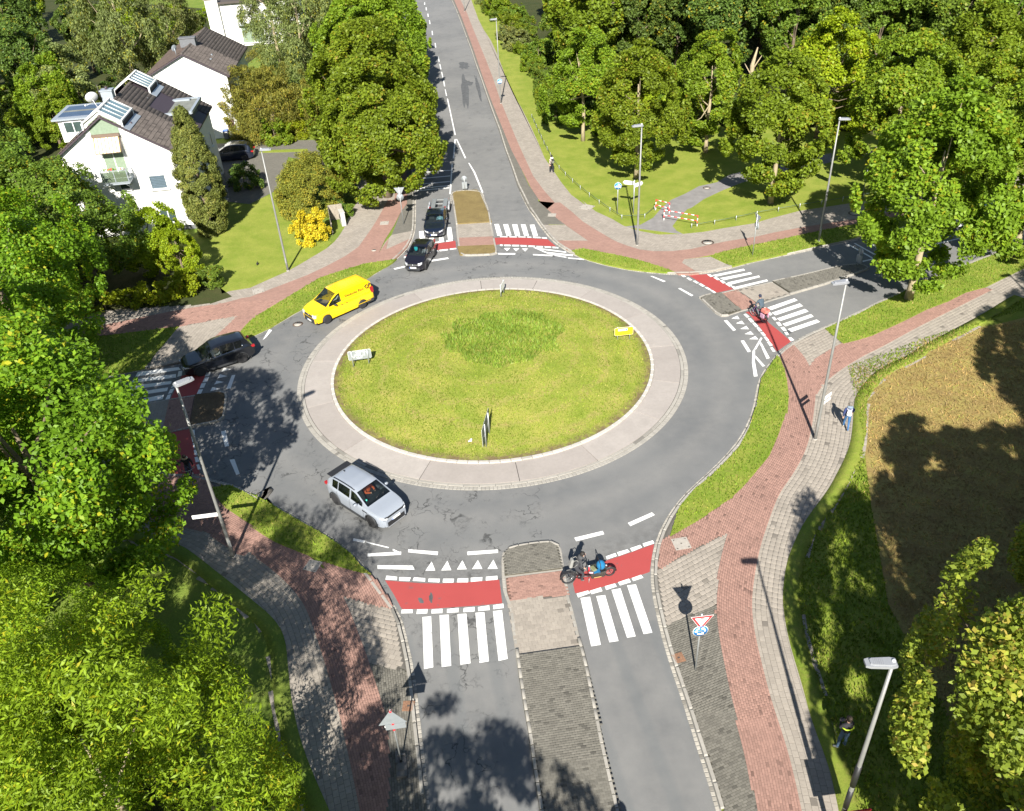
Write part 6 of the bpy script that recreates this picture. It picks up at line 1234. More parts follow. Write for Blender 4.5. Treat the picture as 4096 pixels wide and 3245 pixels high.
def plate(parent, z, az, w, h, s, off=.08, size=.16, two=False):
    Mx = Matrix.Rotation(az, 4, 'Z')
    p = MB().box((w/2+off, 0, 0), (w, .02, h)); b = p.build('name_plate', SWHITE, parent, (0, 0, z), az-parent.rotation_euler.z)
    if s: text(s, size, SBLACK, b, Matrix.Translation((w/2+off, -.012, 0)) @ UP); text(s, size, SBLACK, b, Matrix.Translation((w/2+off, .012, 0)) @ Matrix.Rotation(PI, 4, 'Z') @ UP)
    return b
plate(L1, 2.75, R(186), 1.15, .21, None)
_b = [c for c in L1.children if c.name.startswith('name_plate')][0]
text('Roxeler Straße', .17, SBLACK, _b, Matrix.Translation((.655, .012, 0)) @ Matrix.Rotation(PI, 4, 'Z') @ UP); text('Roxeler Straße', .17, SBLACK, _b, Matrix.Translation((.655, -.012, 0)) @ UP)
plate(L2, 2.6, R(40), .75, .22, None); plate(L2, 2.3, R(40), .75, .16, None)
# the red advertising board on the lower right lamp
ad = empty('advertising_board', (9.78, 13.92, 2.0), R(4), 'dark red advertising board with white arrow and 900 m on the lamp pole', 'sign')
bevel(MB().box((.22, -.06, 0), (1.0, .05, 1.0)).build('panel', M('dark_red', (.34, .012, .035), .35, var=.06), ad), .01)
F_ = lambda x, z: Matrix.Translation((.22+x, -.088, z)) @ UP
st_ = MB()
for k in range(5): st_.prism([(-.25+.1*k, .2+.03*k-.06), (-.20+.1*k, .2-.06+.03*k), (-.20+.1*k, .42), (-.25+.1*k, .42)], -.088, -.084, M=Mg)
st_.build('stripes', SWHITE, ad).location = (.22, 0, -.03)
MB().prism([(-.38, .12), (-.3, .27), (.36, .33), (.42, .22), (.1, .2)], -.091, -.087, M=Mg).build('banner', M('banner_green', (.10, .22, .16), .5), ad).location = (.22, 0, 0)
text('SUPER Biomarkt', .10, SWHITE, ad, Matrix.Translation((.22, -.094, .235)) @ UP @ Matrix.Rotation(R(6), 4, 'Z'))
text('900 m', .17, SWHITE, ad, F_(0, -.36))
MB().prism([(-.05, -.22), (.05, -.22), (.05, -.08), (.12, -.08), (0, .06), (-.12, -.08), (-.05, -.08)], -.09, -.086, M=Mg).build('arrow', SWHITE, ad).location = (.22, 0, 0)
# --- signs
def disc(mb, z, r, y, th=.012, mi=0, n=24): return mb.lathe([(r, -th/2), (r, th/2)], n, M=Matrix.Translation((0, y, z)) @ UP, mi=mi)
def tri(mb, z, s, y, th=.012, mi=0):      # point-down triangle, z is its centre
    h = s*.866; return mb.prism([(-s/2, z+h/3), (0, z-h*2/3), (s/2, z+h/3)], y-th/2, y+th/2, mi, M=Mg)
def post(r, h, rad=.038): return MB().tube([(0, 0, -.1), (0, 0, h)], rad, 8).build('post', GALV, r)
def clip(mb, z): return mb.box((0, -.03, z), (.14, .1, .06))
def arrows(parent, z, y, R0):
    mb = MB()
    for k in range(3):
        a0 = R(90+120*k+18); a1 = a0+R(70); P = []
        for t in np.linspace(a0, a1, 8): P.append(((R0+.035)*math.cos(t), (R0+.035)*math.sin(t)))
        for t in np.linspace(a1, a0, 8): P.append(((R0-.035)*math.cos(t), (R0-.035)*math.sin(t)))
        mb.prism([(x, z+q) for x, q in P], y-.004, y, M=Mg)
        t = a1; e = a1+R(28)
        mb.prism([((R0+.09)*math.cos(t), z+(R0+.09)*math.sin(t)), (R0*math.cos(e), z+R0*math.sin(e)), ((R0-.09)*math.cos(t), z+(R0-.09)*math.sin(t))], y-.004, y, M=Mg)
    mb.build('arrows', SWHITE, parent)
def yield_round(x, y, rz, label, h=3.35):
    r = empty('yield_sign', (x, y, .1), rz, label, 'road sign'); post(r, h)
    b = MB(); tri(b, h-.33, .9, -.052, mi=0); p = b.build('yield_plate', SIGNB, r)
    tri(MB(), h-.33, .895, -.061, .004).build('red_border', SWHITE, p); tri(MB(), h-.33, .85, -.0655, .004).build('red_border', SRED, p); tri(MB(), h-.33, .56, -.070, .004).build('white_field', SWHITE, p)
    q = disc(MB(), h-.92, .31, -.052).build('roundabout_plate', SIGNB, r)
    disc(MB(), h-.92, .308, -.061, .004).build('white_rim', SWHITE, q); disc(MB(), h-.92, .285, -.0655, .004).build('blue_field', SBLUE, q); arrows(q, h-.92, -.069, .17)
    c = MB(); clip(c, h-.2); clip(c, h-.45); clip(c, h-.92); c.build('clamp', GALV, r)
    return r
yield_round(6.72, 21.27, R(4), 'give way triangle over blue roundabout sign beside the south exit')
yield_round(-8.44, 68.87, R(182), 'give way sign seen from behind beside the north entry'); yield_round(19.11, 58.64, R(102), 'give way sign seen edge-on on the east verge')
# mobile sign in its foot plate
mb_ = empty('mobile_sign', (-4.88, 17.99, .11), R(186), 'mobile warning triangle and plate seen from behind in a black foot', 'road sign')
MB().tube([(0, 0, .05), (0, 0, 3.2)], .032, 6).build('post', GALV, mb_)
hh = .78
MB().prism([(-.5, 2.45), (.5, 2.45), (0, 3.22)], .045, .057, M=Mg).build('triangle_plate', SIGNB, mb_)
MB().box((-.08, .052, 2.28), (.72, .012, .30)).build('small_plate', SIGNB, mb_)
MB().box((.16, .038, 2.62), (.09, .01, .1)).box((.26, .038, 2.31), (.09, .01, .1)).build('sticker', SWHITE, mb_)
MB().box((0, .02, 3.13), (.08, .09, .07)).box((0, .02, 2.42), (.08, .09, .07)).box((0, .02, 2.08), (.08, .09, .07)).build('clamp', SRED, mb_)
bevel(MB().box((0, .22, .055), (.40, .85, .11)).box((.17, -.15, .13), (.10, .5, .05)).box((0, .25, .12), (.3, .3, .03)).box((0, -.22, .13), (.36, .10, .06)).build('foot', M('recycled_plastic', (.13, .125, .12), .9), mb_), .015)
MB().box((0, .02, .14), (.09, .09, .1)).build('socket', BLACKP, mb_)
def bike_icon(parent, y, z, s=1.0):
    mb = MB()
    def ring(cx, cz, r0, r1):
        P = [(cx+r1*math.cos(t), cz+r1*math.sin(t)) for t in np.linspace(0, 2*PI, 14)]; Q = [(cx+r0*math.cos(t), cz+r0*math.sin(t)) for t in np.linspace(2*PI, 0, 14)]
        mb.prism(P+Q, y-.004, y, M=Mg)
    ring(-.20*s, z-.07*s, .045*s, .065*s); ring(-.05*s, z-.07*s, .045*s, .065*s)
    for a, b in (((-.2, -.07), (-.16, .03)), ((-.16, .03), (-.07, .03)), ((-.07, .03), (-.05, -.07)), ((-.13, -.07), (-.07, .03)), ((-.2, -.07), (-.13, -.07)), ((-.07, .03), (-.06, .07))):
        mb.tube([(a[0]*s, y, z+a[1]*s), (b[0]*s, y, z+b[1]*s)], .012*s, 4)
    mb.build('bicycle_symbol', SWHITE, parent)
    m2 = MB(); m2.sphere((.11*s, y, z+.13*s), .032*s, 8, 5, sc=(1, .15, 1)).prism([(.07*s, z-.03*s), (.15*s, z-.03*s), (.16*s, z+.09*s), (.06*s, z+.09*s)], y-.004, y, M=Mg).prism([(.075*s, z-.14*s), (.10*s, z-.14*s), (.11*s, z-.03*s), (.08*s, z-.03*s)], y-.004, y, M=Mg).prism([(.12*s, z-.14*s), (.145*s, z-.14*s), (.14*s, z-.03*s), (.11*s, z-.03*s)], y-.004, y, M=Mg)
    m2.sphere((.2*s, y, z+.05*s), .026*s, 8, 5, sc=(1, .15, 1)).prism([(.175*s, z-.14*s), (.225*s, z-.14*s), (.235*s, z+.02*s), (.165*s, z+.02*s)], y-.004, y, M=Mg).build('pedestrian_symbol', SWHITE, parent)
def blue_disc(parent, z, rz=0.0, rad=.31):
    q = disc(MB(), z, rad, -.06).build('round_plate', SIGNB, parent, (0, 0, 0), rz)
    disc(MB(), z, rad-.002, -.069, .004).build('white_rim', SWHITE, q); disc(MB(), z, rad-.02, -.0735, .004).build('blue_field', SBLUE, q)
    bike_icon(q, -.077, z, 1.0); MB().box((.03, -.077, z), (.014, .004, rad*1.7)).build('divider', SWHITE, q)
r = empty('cycle_path_sign', (10.06, 68.34, .1), R(-6), 'round blue sign with bicycle and pedestrians at the park corner', 'road sign'); post(r, 2.85); blue_disc(r, 2.5)
blue_disc(L7, 2.6, R(-178))
# signpost with two white arms
r = empty('signpost', (11.41, 68.13, .1), 0, 'white signpost with two direction arms beside the lamp', 'signpost'); post(r, 3.0, .05)
for az, z, lab in ((R(155), 2.72, 0), (R(35), 2.5, 1)):
    p = MB().prism([(.05, -.16), (.85, -.16), (1.0, 0), (.85, .16), (.05, .16)], -.02, .02, M=Mg).build('direction_arm', SWHITE, r, (0, 0, z), az)
    MB().box((.92 if not lab else .3, -.023, 0), (.06 if not lab else .0, .006, .12)).build('red_mark', SRED, p)
# round sign on the park edge, keep-right signs on the islands
r = empty('round_sign', (31.31, 68.63, .1), R(118), 'round sign seen from behind on the park lawn', 'road sign'); post(r, 2.7); q = disc(MB(), 2.35, .31, -.055).build('round_plate', SIGNB, r); disc(MB(), 2.35, .3, -.064, .004).build('white_face', SWHITE, q)
MB().box((.0, -.03, 1.75), (.22, .06, .3)).build('small_plate', SIGNB, r)
def keep_right(x, y, rz, label, yellow=True):
    r = empty('island_sign', (x, y, .11), rz, label, 'road sign'); post(r, 1.35, .035)
    q = disc(MB(), 1.12, .27, -.05).build('round_plate', SIGNB, r); disc(MB(), 1.12, .268, -.059, .004).build('white_rim', SWHITE, q); disc(MB(), 1.12, .25, -.0635, .004).build('blue_field', SBLUE, q)
    MB().prism([(-.16, 1.2), (-.1, 1.26), (.06, 1.1), (.12, 1.16), (.15, .98), (-.03, 1.01), (.02, 1.06)], -.070, -.066, M=Mg).build('arrow', SWHITE, q)
    for s in (-1, 1): MB().box((s*.13, -.03, .5), (.2, .12, .62)).build('beacon_plate', SIGNB, r)
    MB().box((0, -.02, .72), (.5, .03, .05)).box((0, -.02, .28), (.5, .03, .05)).build('bracket', GALV, r)
    return r
keep_right(-3.18, 76.05, R(178), 'round sign and twin beacon plates on the tip of the north island'); keep_right(26.19, 55.94, R(108), 'round sign in tree shade on the tip of the east island')
r = empty('island_sign', (2.5, 11.4, .11), R(0), 'round sign on the south island below the picture edge', 'road sign'); post(r, 3.4); disc(MB(), 3.05, .30, -.05).build('round_plate', SIGNB, r)
# --- boards on the roundabout
def board(p, q, z0, z1, ov, label, face, back, leg_h=None):
    p = Vector((p[0], p[1], 0)); q = Vector((q[0], q[1], 0)); c = (p+q)/2; rz = math.atan2(q.y-p.y, q.x-p.x); d = (q-p).length
    rr = math.hypot(c.x-RC[0], c.y-RC[1]); zg = .14+.42*(1-min(1, rr/10)**2)
    r = empty('direction_board', (c.x, c.y, zg), rz, label, 'sign board')
    for s in (-1, 1): MB().tube([(s*d/2, 0, -.2), (s*d/2, 0, z1+.05)], .038, 8).build('leg', GALV, r)
    w = d+2*ov; x, z, k = w/2, (z1-z0)/2, .06
    P = [(-x+k, -z), (x-k, -z), (x, -z+k), (x, z-k), (x-k, z), (-x+k, z), (-x, z-k), (-x, -z+k)]
    zc = (z0+z1)/2; f = -1 if face else 1
    b = MB().prism([(u, v+zc) for u, v in P], -.055 if face else .045, -.04 if face else .06, M=Mg).build('panel', face or back, r)
    MB().prism([(u*1.02, (v)*1.05+zc) for u, v in P], -.045 if face else .061, -.037 if face else .067, M=Mg).build('rim', SWHITE, r)
    return r, b, w, z1-z0, zc
r, b, w, h, zc = board((-9.97, 45.75), (-8.99, 45.91), .42, 1.06, .22, 'grey board with white graffiti on the left of the roundabout', None, SIGNB)
g_ = MB()
for pts in ([(-.50, .22), (-.44, -.12), (-.38, -.2), (-.30, .06), (-.24, -.08), (-.19, .12)], [(-.17, .02), (-.08, .1), (.0, .0), (-.08, -.1), (-.17, .0)], [(-.22, .22), (.30, .26), (.42, .14)], [(.10, .22), (.0, -.04), (.1, -.15), (.2, -.04)], [(.22, .08), (.28, .14), (.34, .06), (.24, -.06), (.36, -.07)], [(-.22, -.16), (-.12, -.24), (.02, -.22), (.14, -.2)]):
    g_.tube([(x, .036, zc+z) for x, z in pts], .022, 4)
g_.build('graffiti', SWHITE, b)
for s in (-1, 1): MB().box((s*.52, .03, 1.0), (.1, .08, .06)).build('clamp', GALV, r)
r, b, w, h, zc = board((7.14, 47.1), (7.94, 47.17), .34, .90, .2, 'yellow diversion board with black arrow on the right of the roundabout', SYEL, SIGNB)
MB().box((-.08, -.062, zc+.13), (.62, .008, .15)).build('white_strip', SWHITE, b)
MB().box((-.34, -.068, zc+.13), (.05, .004, .12)).box((.0, -.068, zc+.13), (.07, .004, .12)).prism([(.08, zc+.19), (.2, zc+.19), (.2, zc+.07), (.14, zc+.07)], -.07, -.066, M=Mg).build('blue_mark', SBLUE, b)
MB().tube([(.32, -.065, zc+.08), (.50, -.065, zc+.08)], .014, 4).tube([(.43, -.065, zc+.15), (.50, -.065, zc+.08), (.43, -.065, zc+.01)], .014, 4).build('arrow', SBLACK, b)
SORA = M('sign_ochre', (.62, .38, .01), .5)
text('Gronau  56 km', .12, SORA, b, Matrix.Translation((-.08, -.06, zc-.03)) @ UP); text('Steinfurt  27 km', .12, SORA, b, Matrix.Translation((-.08, -.06, zc-.17)) @ UP)
r, b, w, h, zc = board((-1.55, 36.56), (-1.36, 37.62), .35, 1.45, .55, 'tall dark board seen edge-on at the near side of the roundabout', None, M('board_dark', (.10, .12, .11), .6)); MB().box((0, .03, .8), (1.4, .03, .05)).build('rail', GALV, r)
r, b, w, h, zc = board((-0.32, 54.05), (-0.1, 54.78), .42, .98, .15, 'small white board seen edge-on at the far side of the roundabout', SWHITE, SIGNB)
# --- red and white barriers
def barrier(p, q, label, seed):
    p = Vector((*p, 0)); q = Vector((*q, 0)); c = (p+q)/2; rz = math.atan2(q.y-p.y, q.x-p.x); d = (q-p).length
    r = empty('barrier', (c.x, c.y, .1), rz, label, 'barrier', 'red and white barriers at the park path')
    for s in (-1, 1):
        po = empty('post'); po.parent = r
        for k in range(4): MB().tube([(s*d/2, 0, .25*k), (s*d/2, 0, .25*k+.25)], .036, 8).build('red_band' if k % 2 else 'white_band', SRED if k % 2 else SWHITE, po)
    n = max(5, int(d/.28))
    for z in (.95, .5):
        ra = empty('rail'); ra.parent = r
        for k in range(n): MB().tube([(-d/2+d*k/n, 0, z), (-d/2+d*(k+1)/n, 0, z)], .033, 8).build('red_band' if (k+seed) % 2 else 'white_band', SRED if (k+seed) % 2 else SWHITE, ra)
barrier((13.41, 68.61), (14.4, 67.66), 'short red and white tube barrier on the left of the park path', 1); barrier((13.69, 66.27), (16.14, 64.65), 'long red and white tube barrier across the park path', 0)
# --- low rails round the park lawn
GREENP = M('rail_green', (.07, .12, .10), .5, .3)
def low_rail(pts, label, dens=1.9):
    r = empty('low_rail', (0, 0, .09), 0, label, 'railing')
    q = dense(pts, dens)
    for x, y in q: MB().tube([(x, y, -.1), (x, y, .42)], .035, 6).build('post', GALV, r)
    for a, b in zip(q[:-1], q[1:]): MB().tube([(a[0], a[1], .34), ((a[0]+b[0])/2, (a[1]+b[1])/2, .31), (b[0], b[1], .34)], .022, 5).build('bar', GREENP, r)
low_rail([(4.28, 98.0), (4.99, 88.59), (5.68, 81.67), (6.55, 77.91), (7.62, 74.06), (8.85, 70.6), (9.55, 68.79), (10.22, 67.14), (12.16, 66.98), (13.32, 68.69)], 'low green rail along the left edge of the park lawn')
low_rail([(15.64, 64.42), (17.46, 64.81), (19.24, 65.34), (21.0, 66.03), (24.51, 67.02), (29.69, 68.21), (33.41, 69.19)], 'low rail along the park lawn beside the east footpath')
low_rail([(43.67, 71.55), (45.32, 71.98), (47.55, 72.69), (50, 73.4)], 'low rail behind the billboard')
# --- billboard, bench, blue container, paper
r = empty('billboard', (42.6, 71.1, .1), R(-28), 'large billboard seen from behind at the right edge', 'billboard')
MB().box((0, 0, 2.3), (2.9, .12, 3.1)).build('panel', M('board_back', (.085, .10, .12), .6), r)
for a in ((0, 0, 3.88, 3.05, .1), (0, 0, .72, 3.05, .1), (0, 0, 2.2, 2.9, .08)): MB().box((a[0], .0, a[2]), (a[3], .2, a[4])).build('frame', M('board_frame', (.42, .34, .30), .6), r)
for s in (-1, 1): MB().box((s*1.48, 0, 2.3), (.1, .2, 3.2)).build('frame', M('board_frame', (.42, .34, .30), .6), r)
MB().tube([(.0, .2, -.1), (.0, .2, 3.6)], .2, 12).build('column', GALV, r)
r = empty('park_bench', (35.7, 78.6, .1), R(10), 'low bench in tree shade at the back of the park lawn', 'bench')
for k in range(3): MB().box((0, -.16+.16*k, .45), (1.8, .13, .05)).build('seat_slat', WOODG, r)
for s in (-1, 1): MB().box((s*.7, 0, .21), (.1, .45, .42)).build('leg', STEPM, r)
MB().box((0, .3, .72), (1.8, .05, .14)).build('backrest', WOODG, r)
r = empty('glass_container', (40.6, 65.7, .1), R(15), 'dark blue metal container at the kerb of the east road', 'container')
bevel(MB().box((0, 0, .75), (1.3, .9, 1.4)).build('body', M('container_blue', (.02, .075, .14), .5), r), .04); bevel(MB().box((0, 0, 1.5), (1.35, .95, .1)).build('lid', M('container_blue', (.02, .075, .14), .5), r), .02)
MB().lathe([(.12, 0), (.12, .02)], 12, M=Matrix.Translation((0, -.46, 1.15)) @ UP).build('opening', BLACKP, r)
rp = random.Random(4)
V = [(rp.uniform(-.16, .16), rp.uniform(-.16, .16), rp.uniform(.01, .14)) for _ in range(12)]
o = link('crumpled_paper', raw_mesh('crumpled_paper', V, [(i, (i*5+3) % 12, (i*7+5) % 12) for i in range(12) if len({i, (i*5+3) % 12, (i*7+5) % 12}) == 3], [M('paper', (.60, .63, .70), .8)]), None, (-2.45, 37.05, .30)); tag(o, 'crumpled pale plastic bag on the grass near the edge-on board', 'litter')
o = MB().sphere((0, 0, .1), .12, 8, 6, sc=(.7, 1.1, .8)).sphere((.0, .1, .2), .05, 6, 4).tube([(0, -.1, .08), (0, -.22, .06)], [.04, .015], 5).build('blackbird', SBLACK, None, (-19.73, 62.36, .1)); tag(o, 'small black bird on the front lawn', 'bird')
# --- covers
IRON = M('cast_iron', (.10, .085, .075), .7, .3, var=.2, scale=20); RUST = M('rusty_iron', (.23, .125, .075), .8, var=.3, scale=14); LIDC = M('cover_concrete', (.36, .33, .29), .9)
def sq_cover(x, y, rz, label, s=.62, lid=LIDC, frame=IRON, z=.129):
    r = empty('manhole_cover', (x, y, z), rz, label, 'manhole cover', 'square covers in the footpaths')
    MB().box((0, 0, -.004), (s+.14, s+.14, .016)).build('frame', LIDC, r)
    k = s/2; c = .16*s
    MB().prism([(-k+c, -k), (k-c, -k), (k, -k+c), (k, k-c), (k-c, k), (-k+c, k), (-k, k-c), (-k, -k+c)], 0, .010).build('lid', lid, r)
    m = MB().box((0, 0, .008), (.11*s, .11*s, .008))
    for a in (-1, 1):
        for b in (-1, 1): m.prism([(a*k, b*(k-c)), (a*k, b*k), (a*(k-c), b*k)], 0, .007)
    m.build('corner', frame, r)
def rd_cover(x, y, label, rad=.37, z=.004):
    r = empty('manhole_cover', (x, y, z), 0, label, 'manhole cover', 'round manhole covers')
    MB().lathe([(rad, 0), (rad, .004)], 24).build('ring', IRON, r); MB().lathe([(rad*.72, .004), (rad*.72, .008)], 24).build('lid', LIDC, r)
    m = MB()
    for k in range(12): m.box((rad*.86*math.cos(k*PI/6), rad*.86*math.sin(k*PI/6), .006), (.07, .03, .005), k*PI/6)
    m.build('lug', RUST, r)
sq_cover(7.57, 28.35, R(8), 'square concrete cover in the red path beside the cargo bike crossing'); sq_cover(-9.83, 28.35, R(-20), 'square cover in tree shade on the left red path', .55)
sq_cover(-18.68, 57.69, R(18), 'square cover in the grey footpath by the hedge', .7, z=.112); sq_cover(-10.15, 69.36, R(0), 'square cover beside the north entry sign', .6)
sq_cover(4.46, 68.95, R(-10), 'square cover in the dark paving by the north exit', .55, z=.107); sq_cover(7.62, 70.26, R(-35), 'large square cover in the footpath by the park lawn', .95, z=.107); sq_cover(-17.26, 33.38, R(10), 'square cover in the shade near the west crossing', .7, z=.112)
rd_cover(-14.74, 52.25, 'round manhole cover in the road beside the yellow van'); rd_cover(16.31, 61.46, 'round manhole cover in the footpath near the barriers', .5, .106); rd_cover(18.85, 73.09, 'round manhole cover in the park path', .35, .1); rd_cover(29.45, 65.4, 'round manhole cover in the east footpath', .5, .106); rd_cover(-10.51, 63.79, 'round manhole cover in the red path before the north entry', .28, .108)
def grate(x, y, rz, label):
    r = empty('drain_grate', (x, y, .117), rz, label, 'drain', 'rusty grates in the dark paving')
    MB().box((0, 0, 0), (.46, .46, .012)).build('frame', RUST, r)
    m = MB()
    for k in range(9): m.box((-.18+.045*k, 0, .009), (.025, .4, .01))
    m.build('bars', RUST, r); MB().box((0, 0, .012), (.1, .08, .012)).build('centre', IRON, r)
grate(-4.78, 20.38, R(-4), 'rusty square grate left of the south road'); grate(6.17, 21.89, R(14), 'rusty brown grate beside the give way sign')
# ------------------------------------------------------------------ vehicles
TYRE = M('tyre', (.022, .022, .024), .85, var=.2); RIM = M('alloy_rim', (.38, .38, .40), .35, .7); RIMD = M('black_rim', (.03, .03, .033), .4, .3); RIMS = M('steel_rim', (.33, .30, .28), .5, .5)
DARKP = M('dark_plastic', (.03, .032, .035), .6); INTER = M('car_interior', (.035, .037, .04), .8, var=.2); CHROME = M('chrome', (.75, .75, .77), .15, 1.0); HLAMP = m_glass('headlamp_glass', (.55, .57, .60), rough=.05); TLAMP = M('tail_lamp', (.30, .01, .012), .2, coat=.5); AMBER = M('amber_lamp', (.7, .25, .02), .3)
CGLASS = m_glass('car_glass', (.012, .016, .016), .80); CGLASSD = m_glass('dark_car_glass', (.006, .007, .008), .12)
PLATE = M('number_plate', (.72, .72, .70), .5); EUBLUE = M('plate_blue', (.02, .12, .55), .5); MIRR = M('mirror_glass', (.5, .55, .55), .05, 1.0)
def paint(name, c, metal=.0, rough=.28): return M(name, c, rough, metal, .02, 2.0, coat=1.0)
def interp(pts, x):
    p = arr(pts); 
    return np.interp(x, p[:, 0], p[:, 1])
def smooth_prof(pts, xs, w=.16):
    return sum(interp(pts, xs+o) for o in np.linspace(-w, w, 9))/9
def wheel(parent, name, x, y, r, w, side, rim, spokes=5, hub=.62):
    o = empty(name, (x, y, r)); o.parent = parent; o.matrix_parent_inverse = Matrix()
    o.rotation_euler = (-PI/2*side, 0, 0)
    t = MB().lathe([(r*.66, -w/2), (r*.93, -w/2), (r, -w/2+.03), (r, w/2-.03), (r*.93, w/2), (r*.66, w/2)], 26); t.build('tyre', TYRE, o)
    m = MB().lathe([(r*.67, w*.30), (r*.67, w*.46), (r*.60, w*.46), (r*.58, w*.2)], 26, cap=False).lathe([(r*.6, w*.12), (r*.01, w*.12)], 20, cap=False, mi=1).lathe([(r*.17, w*.3), (r*.17, w*.45), (.0, w*.47)], 12)
    for k in range(spokes):
        a = 2*PI*k/spokes; m.box((math.cos(a)*r*.38, math.sin(a)*r*.38, w*.36), (r*.50, r*(.34 if spokes < 7 else .13), w*.14), a)
    m.build('rim', [rim, RIMD], o)
def car(name, label, x, y, heading, sp, body, glass=CGLASS, group=None, cat='car'):
    """a car from its side profile: sp holds length, width, wheels and the curves of roof line, belt line and plan; x runs from the front bumper back"""
    L, W_, wb, fo, r = sp['L'], sp['W'], sp['wb'], sp['fo'], sp['r']
    root = empty(name, (x, y, 0), heading, label, cat, group)
    n = 84; xs = np.linspace(0, L, n); X = fo+wb/2-xs
    zt = smooth_prof(sp['top'], xs, .10); zb = np.minimum(smooth_prof(sp['belt'], xs, .15), zt-.02)
    wp = smooth_prof(sp['plan'], xs, .08)*W_/2
    cab = np.clip((zt-zb)/.5, 0, 1)
    zr = zb+(zt-zb)*.90; wr = wp*(.93-.17*cab)*sp.get('tumble', 1.0)
    zl = np.full(n, sp.get('sill', .24)); zl = np.maximum(zl, smooth_prof(sp.get('under', [(0, .3), (.35, .22), (L-.5, .24), (L, .38)]), xs, .05))
    for xw in (fo, fo+wb):
        d = np.abs(xs-xw); m = d < r*1.13; zl[m] = np.maximum(zl[m], r+np.sqrt(np.maximum(0, (r*1.13)**2-d[m]**2)))
    zl = np.minimum(zl, zb-.06)
    rows_ = []
    for s in (0.0, .18, .45, .75, .93, 1.0):
        bulge = {0.0: .965, .18: .985, .45: 1.0, .75: .995, .93: .975, 1.0: .945}[s]
        rows_.append((wp*bulge, zl+(zb-zl)*s))
    rows_.append((wp*.915*(1-cab*.0), zb+(zt-zb)*.06))
    g0 = 6
    for s in (.5,): rows_.append((wp*.915*(1-s)+wr*s, zb+(zr-zb)*s))
    rows_.append((wr, zr)); rows_.append((wr*.90, zr+(zt-zr)*.72)); rows_.append((wr*.5, zt-.012*cab)); rows_.append((wr*0, zt))
    H = np.array([[(X[i], a[i], b[i]) for i in range(n)] for a, b in rows_])     # rows x stations
    nr = len(rows_)
    full = np.concatenate([H, H[::-1][1:]*np.array([1, -1, 1])], 0); NR = full.shape[0]
    V = full.reshape(-1, 3); F = []
    ws0, ws1, rw0, rw1 = sp['ws0'], sp['ws1'], sp['rw0'], sp['rw1']
    sidew = sp['side']
    holes = {}
    for j in range(NR-1):
        jj = j if j < nr-1 else NR-2-j
        for i in range(n-1):
            xm = (xs[i]+xs[i+1])/2; q = (j*n+i, j*n+i+1, (j+1)*n+i+1, (j+1)*n+i)
            k = None
            if jj >= 9:
                if ws0 < xm < ws1: k = 'windscreen'
                elif rw0 < xm < rw1: k = 'rear_window'
            elif jj in (6, 7):
                for a, b, nm in sidew:
                    if a < xm < b and zt[i]-zb[i] > .10: k = nm+('_near' if j < nr-1 else '_off')
            if k: holes.setdefault(k, []).append(q)
            else: F.append(q)
    for i, rev in ((0, False), (n-1, True)):
        f = [j*n+i for j in range(NR)]; F.append(tuple(f[::-1] if not rev else f))
    me = raw_mesh(name+'_body', V, [tuple(f) for f in F], [body], smooth=True)
    bo = link('body', me, root)
    bm = bmesh.new(); bm.from_mesh(me); bmesh.ops.recalc_face_normals(bm, faces=bm.faces); bm.to_mesh(me); bm.free()
    me.polygons.foreach_set('use_smooth', np.ones(len(me.polygons), bool))
    try: me.set_sharp_from_angle(angle=R(38))
    except Exception: pass
    for k, fs in holes.items():
        idx = sorted({v for f in fs for v in f}); mp = {v: q for q, v in enumerate(idx)}
        nm = k.replace('_near', '').replace('_off', '')
        gm = raw_mesh(nm, V[idx], [tuple(mp[v] for v in f) for f in fs], [glass if nm in ('windscreen', 'front_window') else sp.get('rear_glass', glass)], smooth=True); link(nm, gm, root)
    # wheel wells, floor, seats, dashboard
    un = MB().box((fo+wb/2-L/2, 0, .34), (L*.90, W_*.70, .22))
    for xw in (fo, fo+wb):
        un.box((fo+wb/2-xw, 0, r+.12), (r*2.25, W_*.86, r*1.6))
    un.build('underbody', BLACKP, root)
    cx0 = fo+wb/2-(ws0+.55); 
    it = MB().box((fo+wb/2-(ws0+sp.get('cab1', rw1))/2, 0, .62), ((sp.get('cab1', rw1)-ws0)*.92, W_*.80, .12)).box((fo+wb/2-ws0-.30, 0, sp['belt'][len(sp['belt'])//2][1]-.06), (.5, W_*.78, .14), 0)
    it.build('interior', INTER, root)
    for yy in (-.36, .36):
        xs_ = fo+wb/2-(ws1+.42)
        se = MB().box((xs_, yy, .52+sp.get('seat', 0)), (.5, .48, .16)).box((xs_-.30, yy, .80+sp.get('seat', 0)), (.14, .46, .55), ry=R(-12)).box((xs_-.37, yy, 1.13+sp.get('seat', 0)), (.1, .26, .18)); bevel(se.build('seat', INTER, root), .04)
    MB().lathe([(.17, 0), (.19, .015), (.17, .03)], 16, M=Matrix.Translation((fo+wb/2-(ws1-.12), .36, sp['belt'][2][1]+.02)) @ Matrix.Rotation(R(-62), 4, 'Y'), cap=False).build('steering_wheel', BLACKP, root)
    for xw, pos in ((fo, 'front'), (fo+wb, 'rear')):
        for s in (-1, 1): wheel(root, 'wheel', fo+wb/2-xw, s*(W_/2-.115), r, .215, s, sp.get('rim', RIM), sp.get('spokes', 5))
    # mirrors, handles, plates
    zm = float(np.interp(ws0+.55, xs, zb))+.06
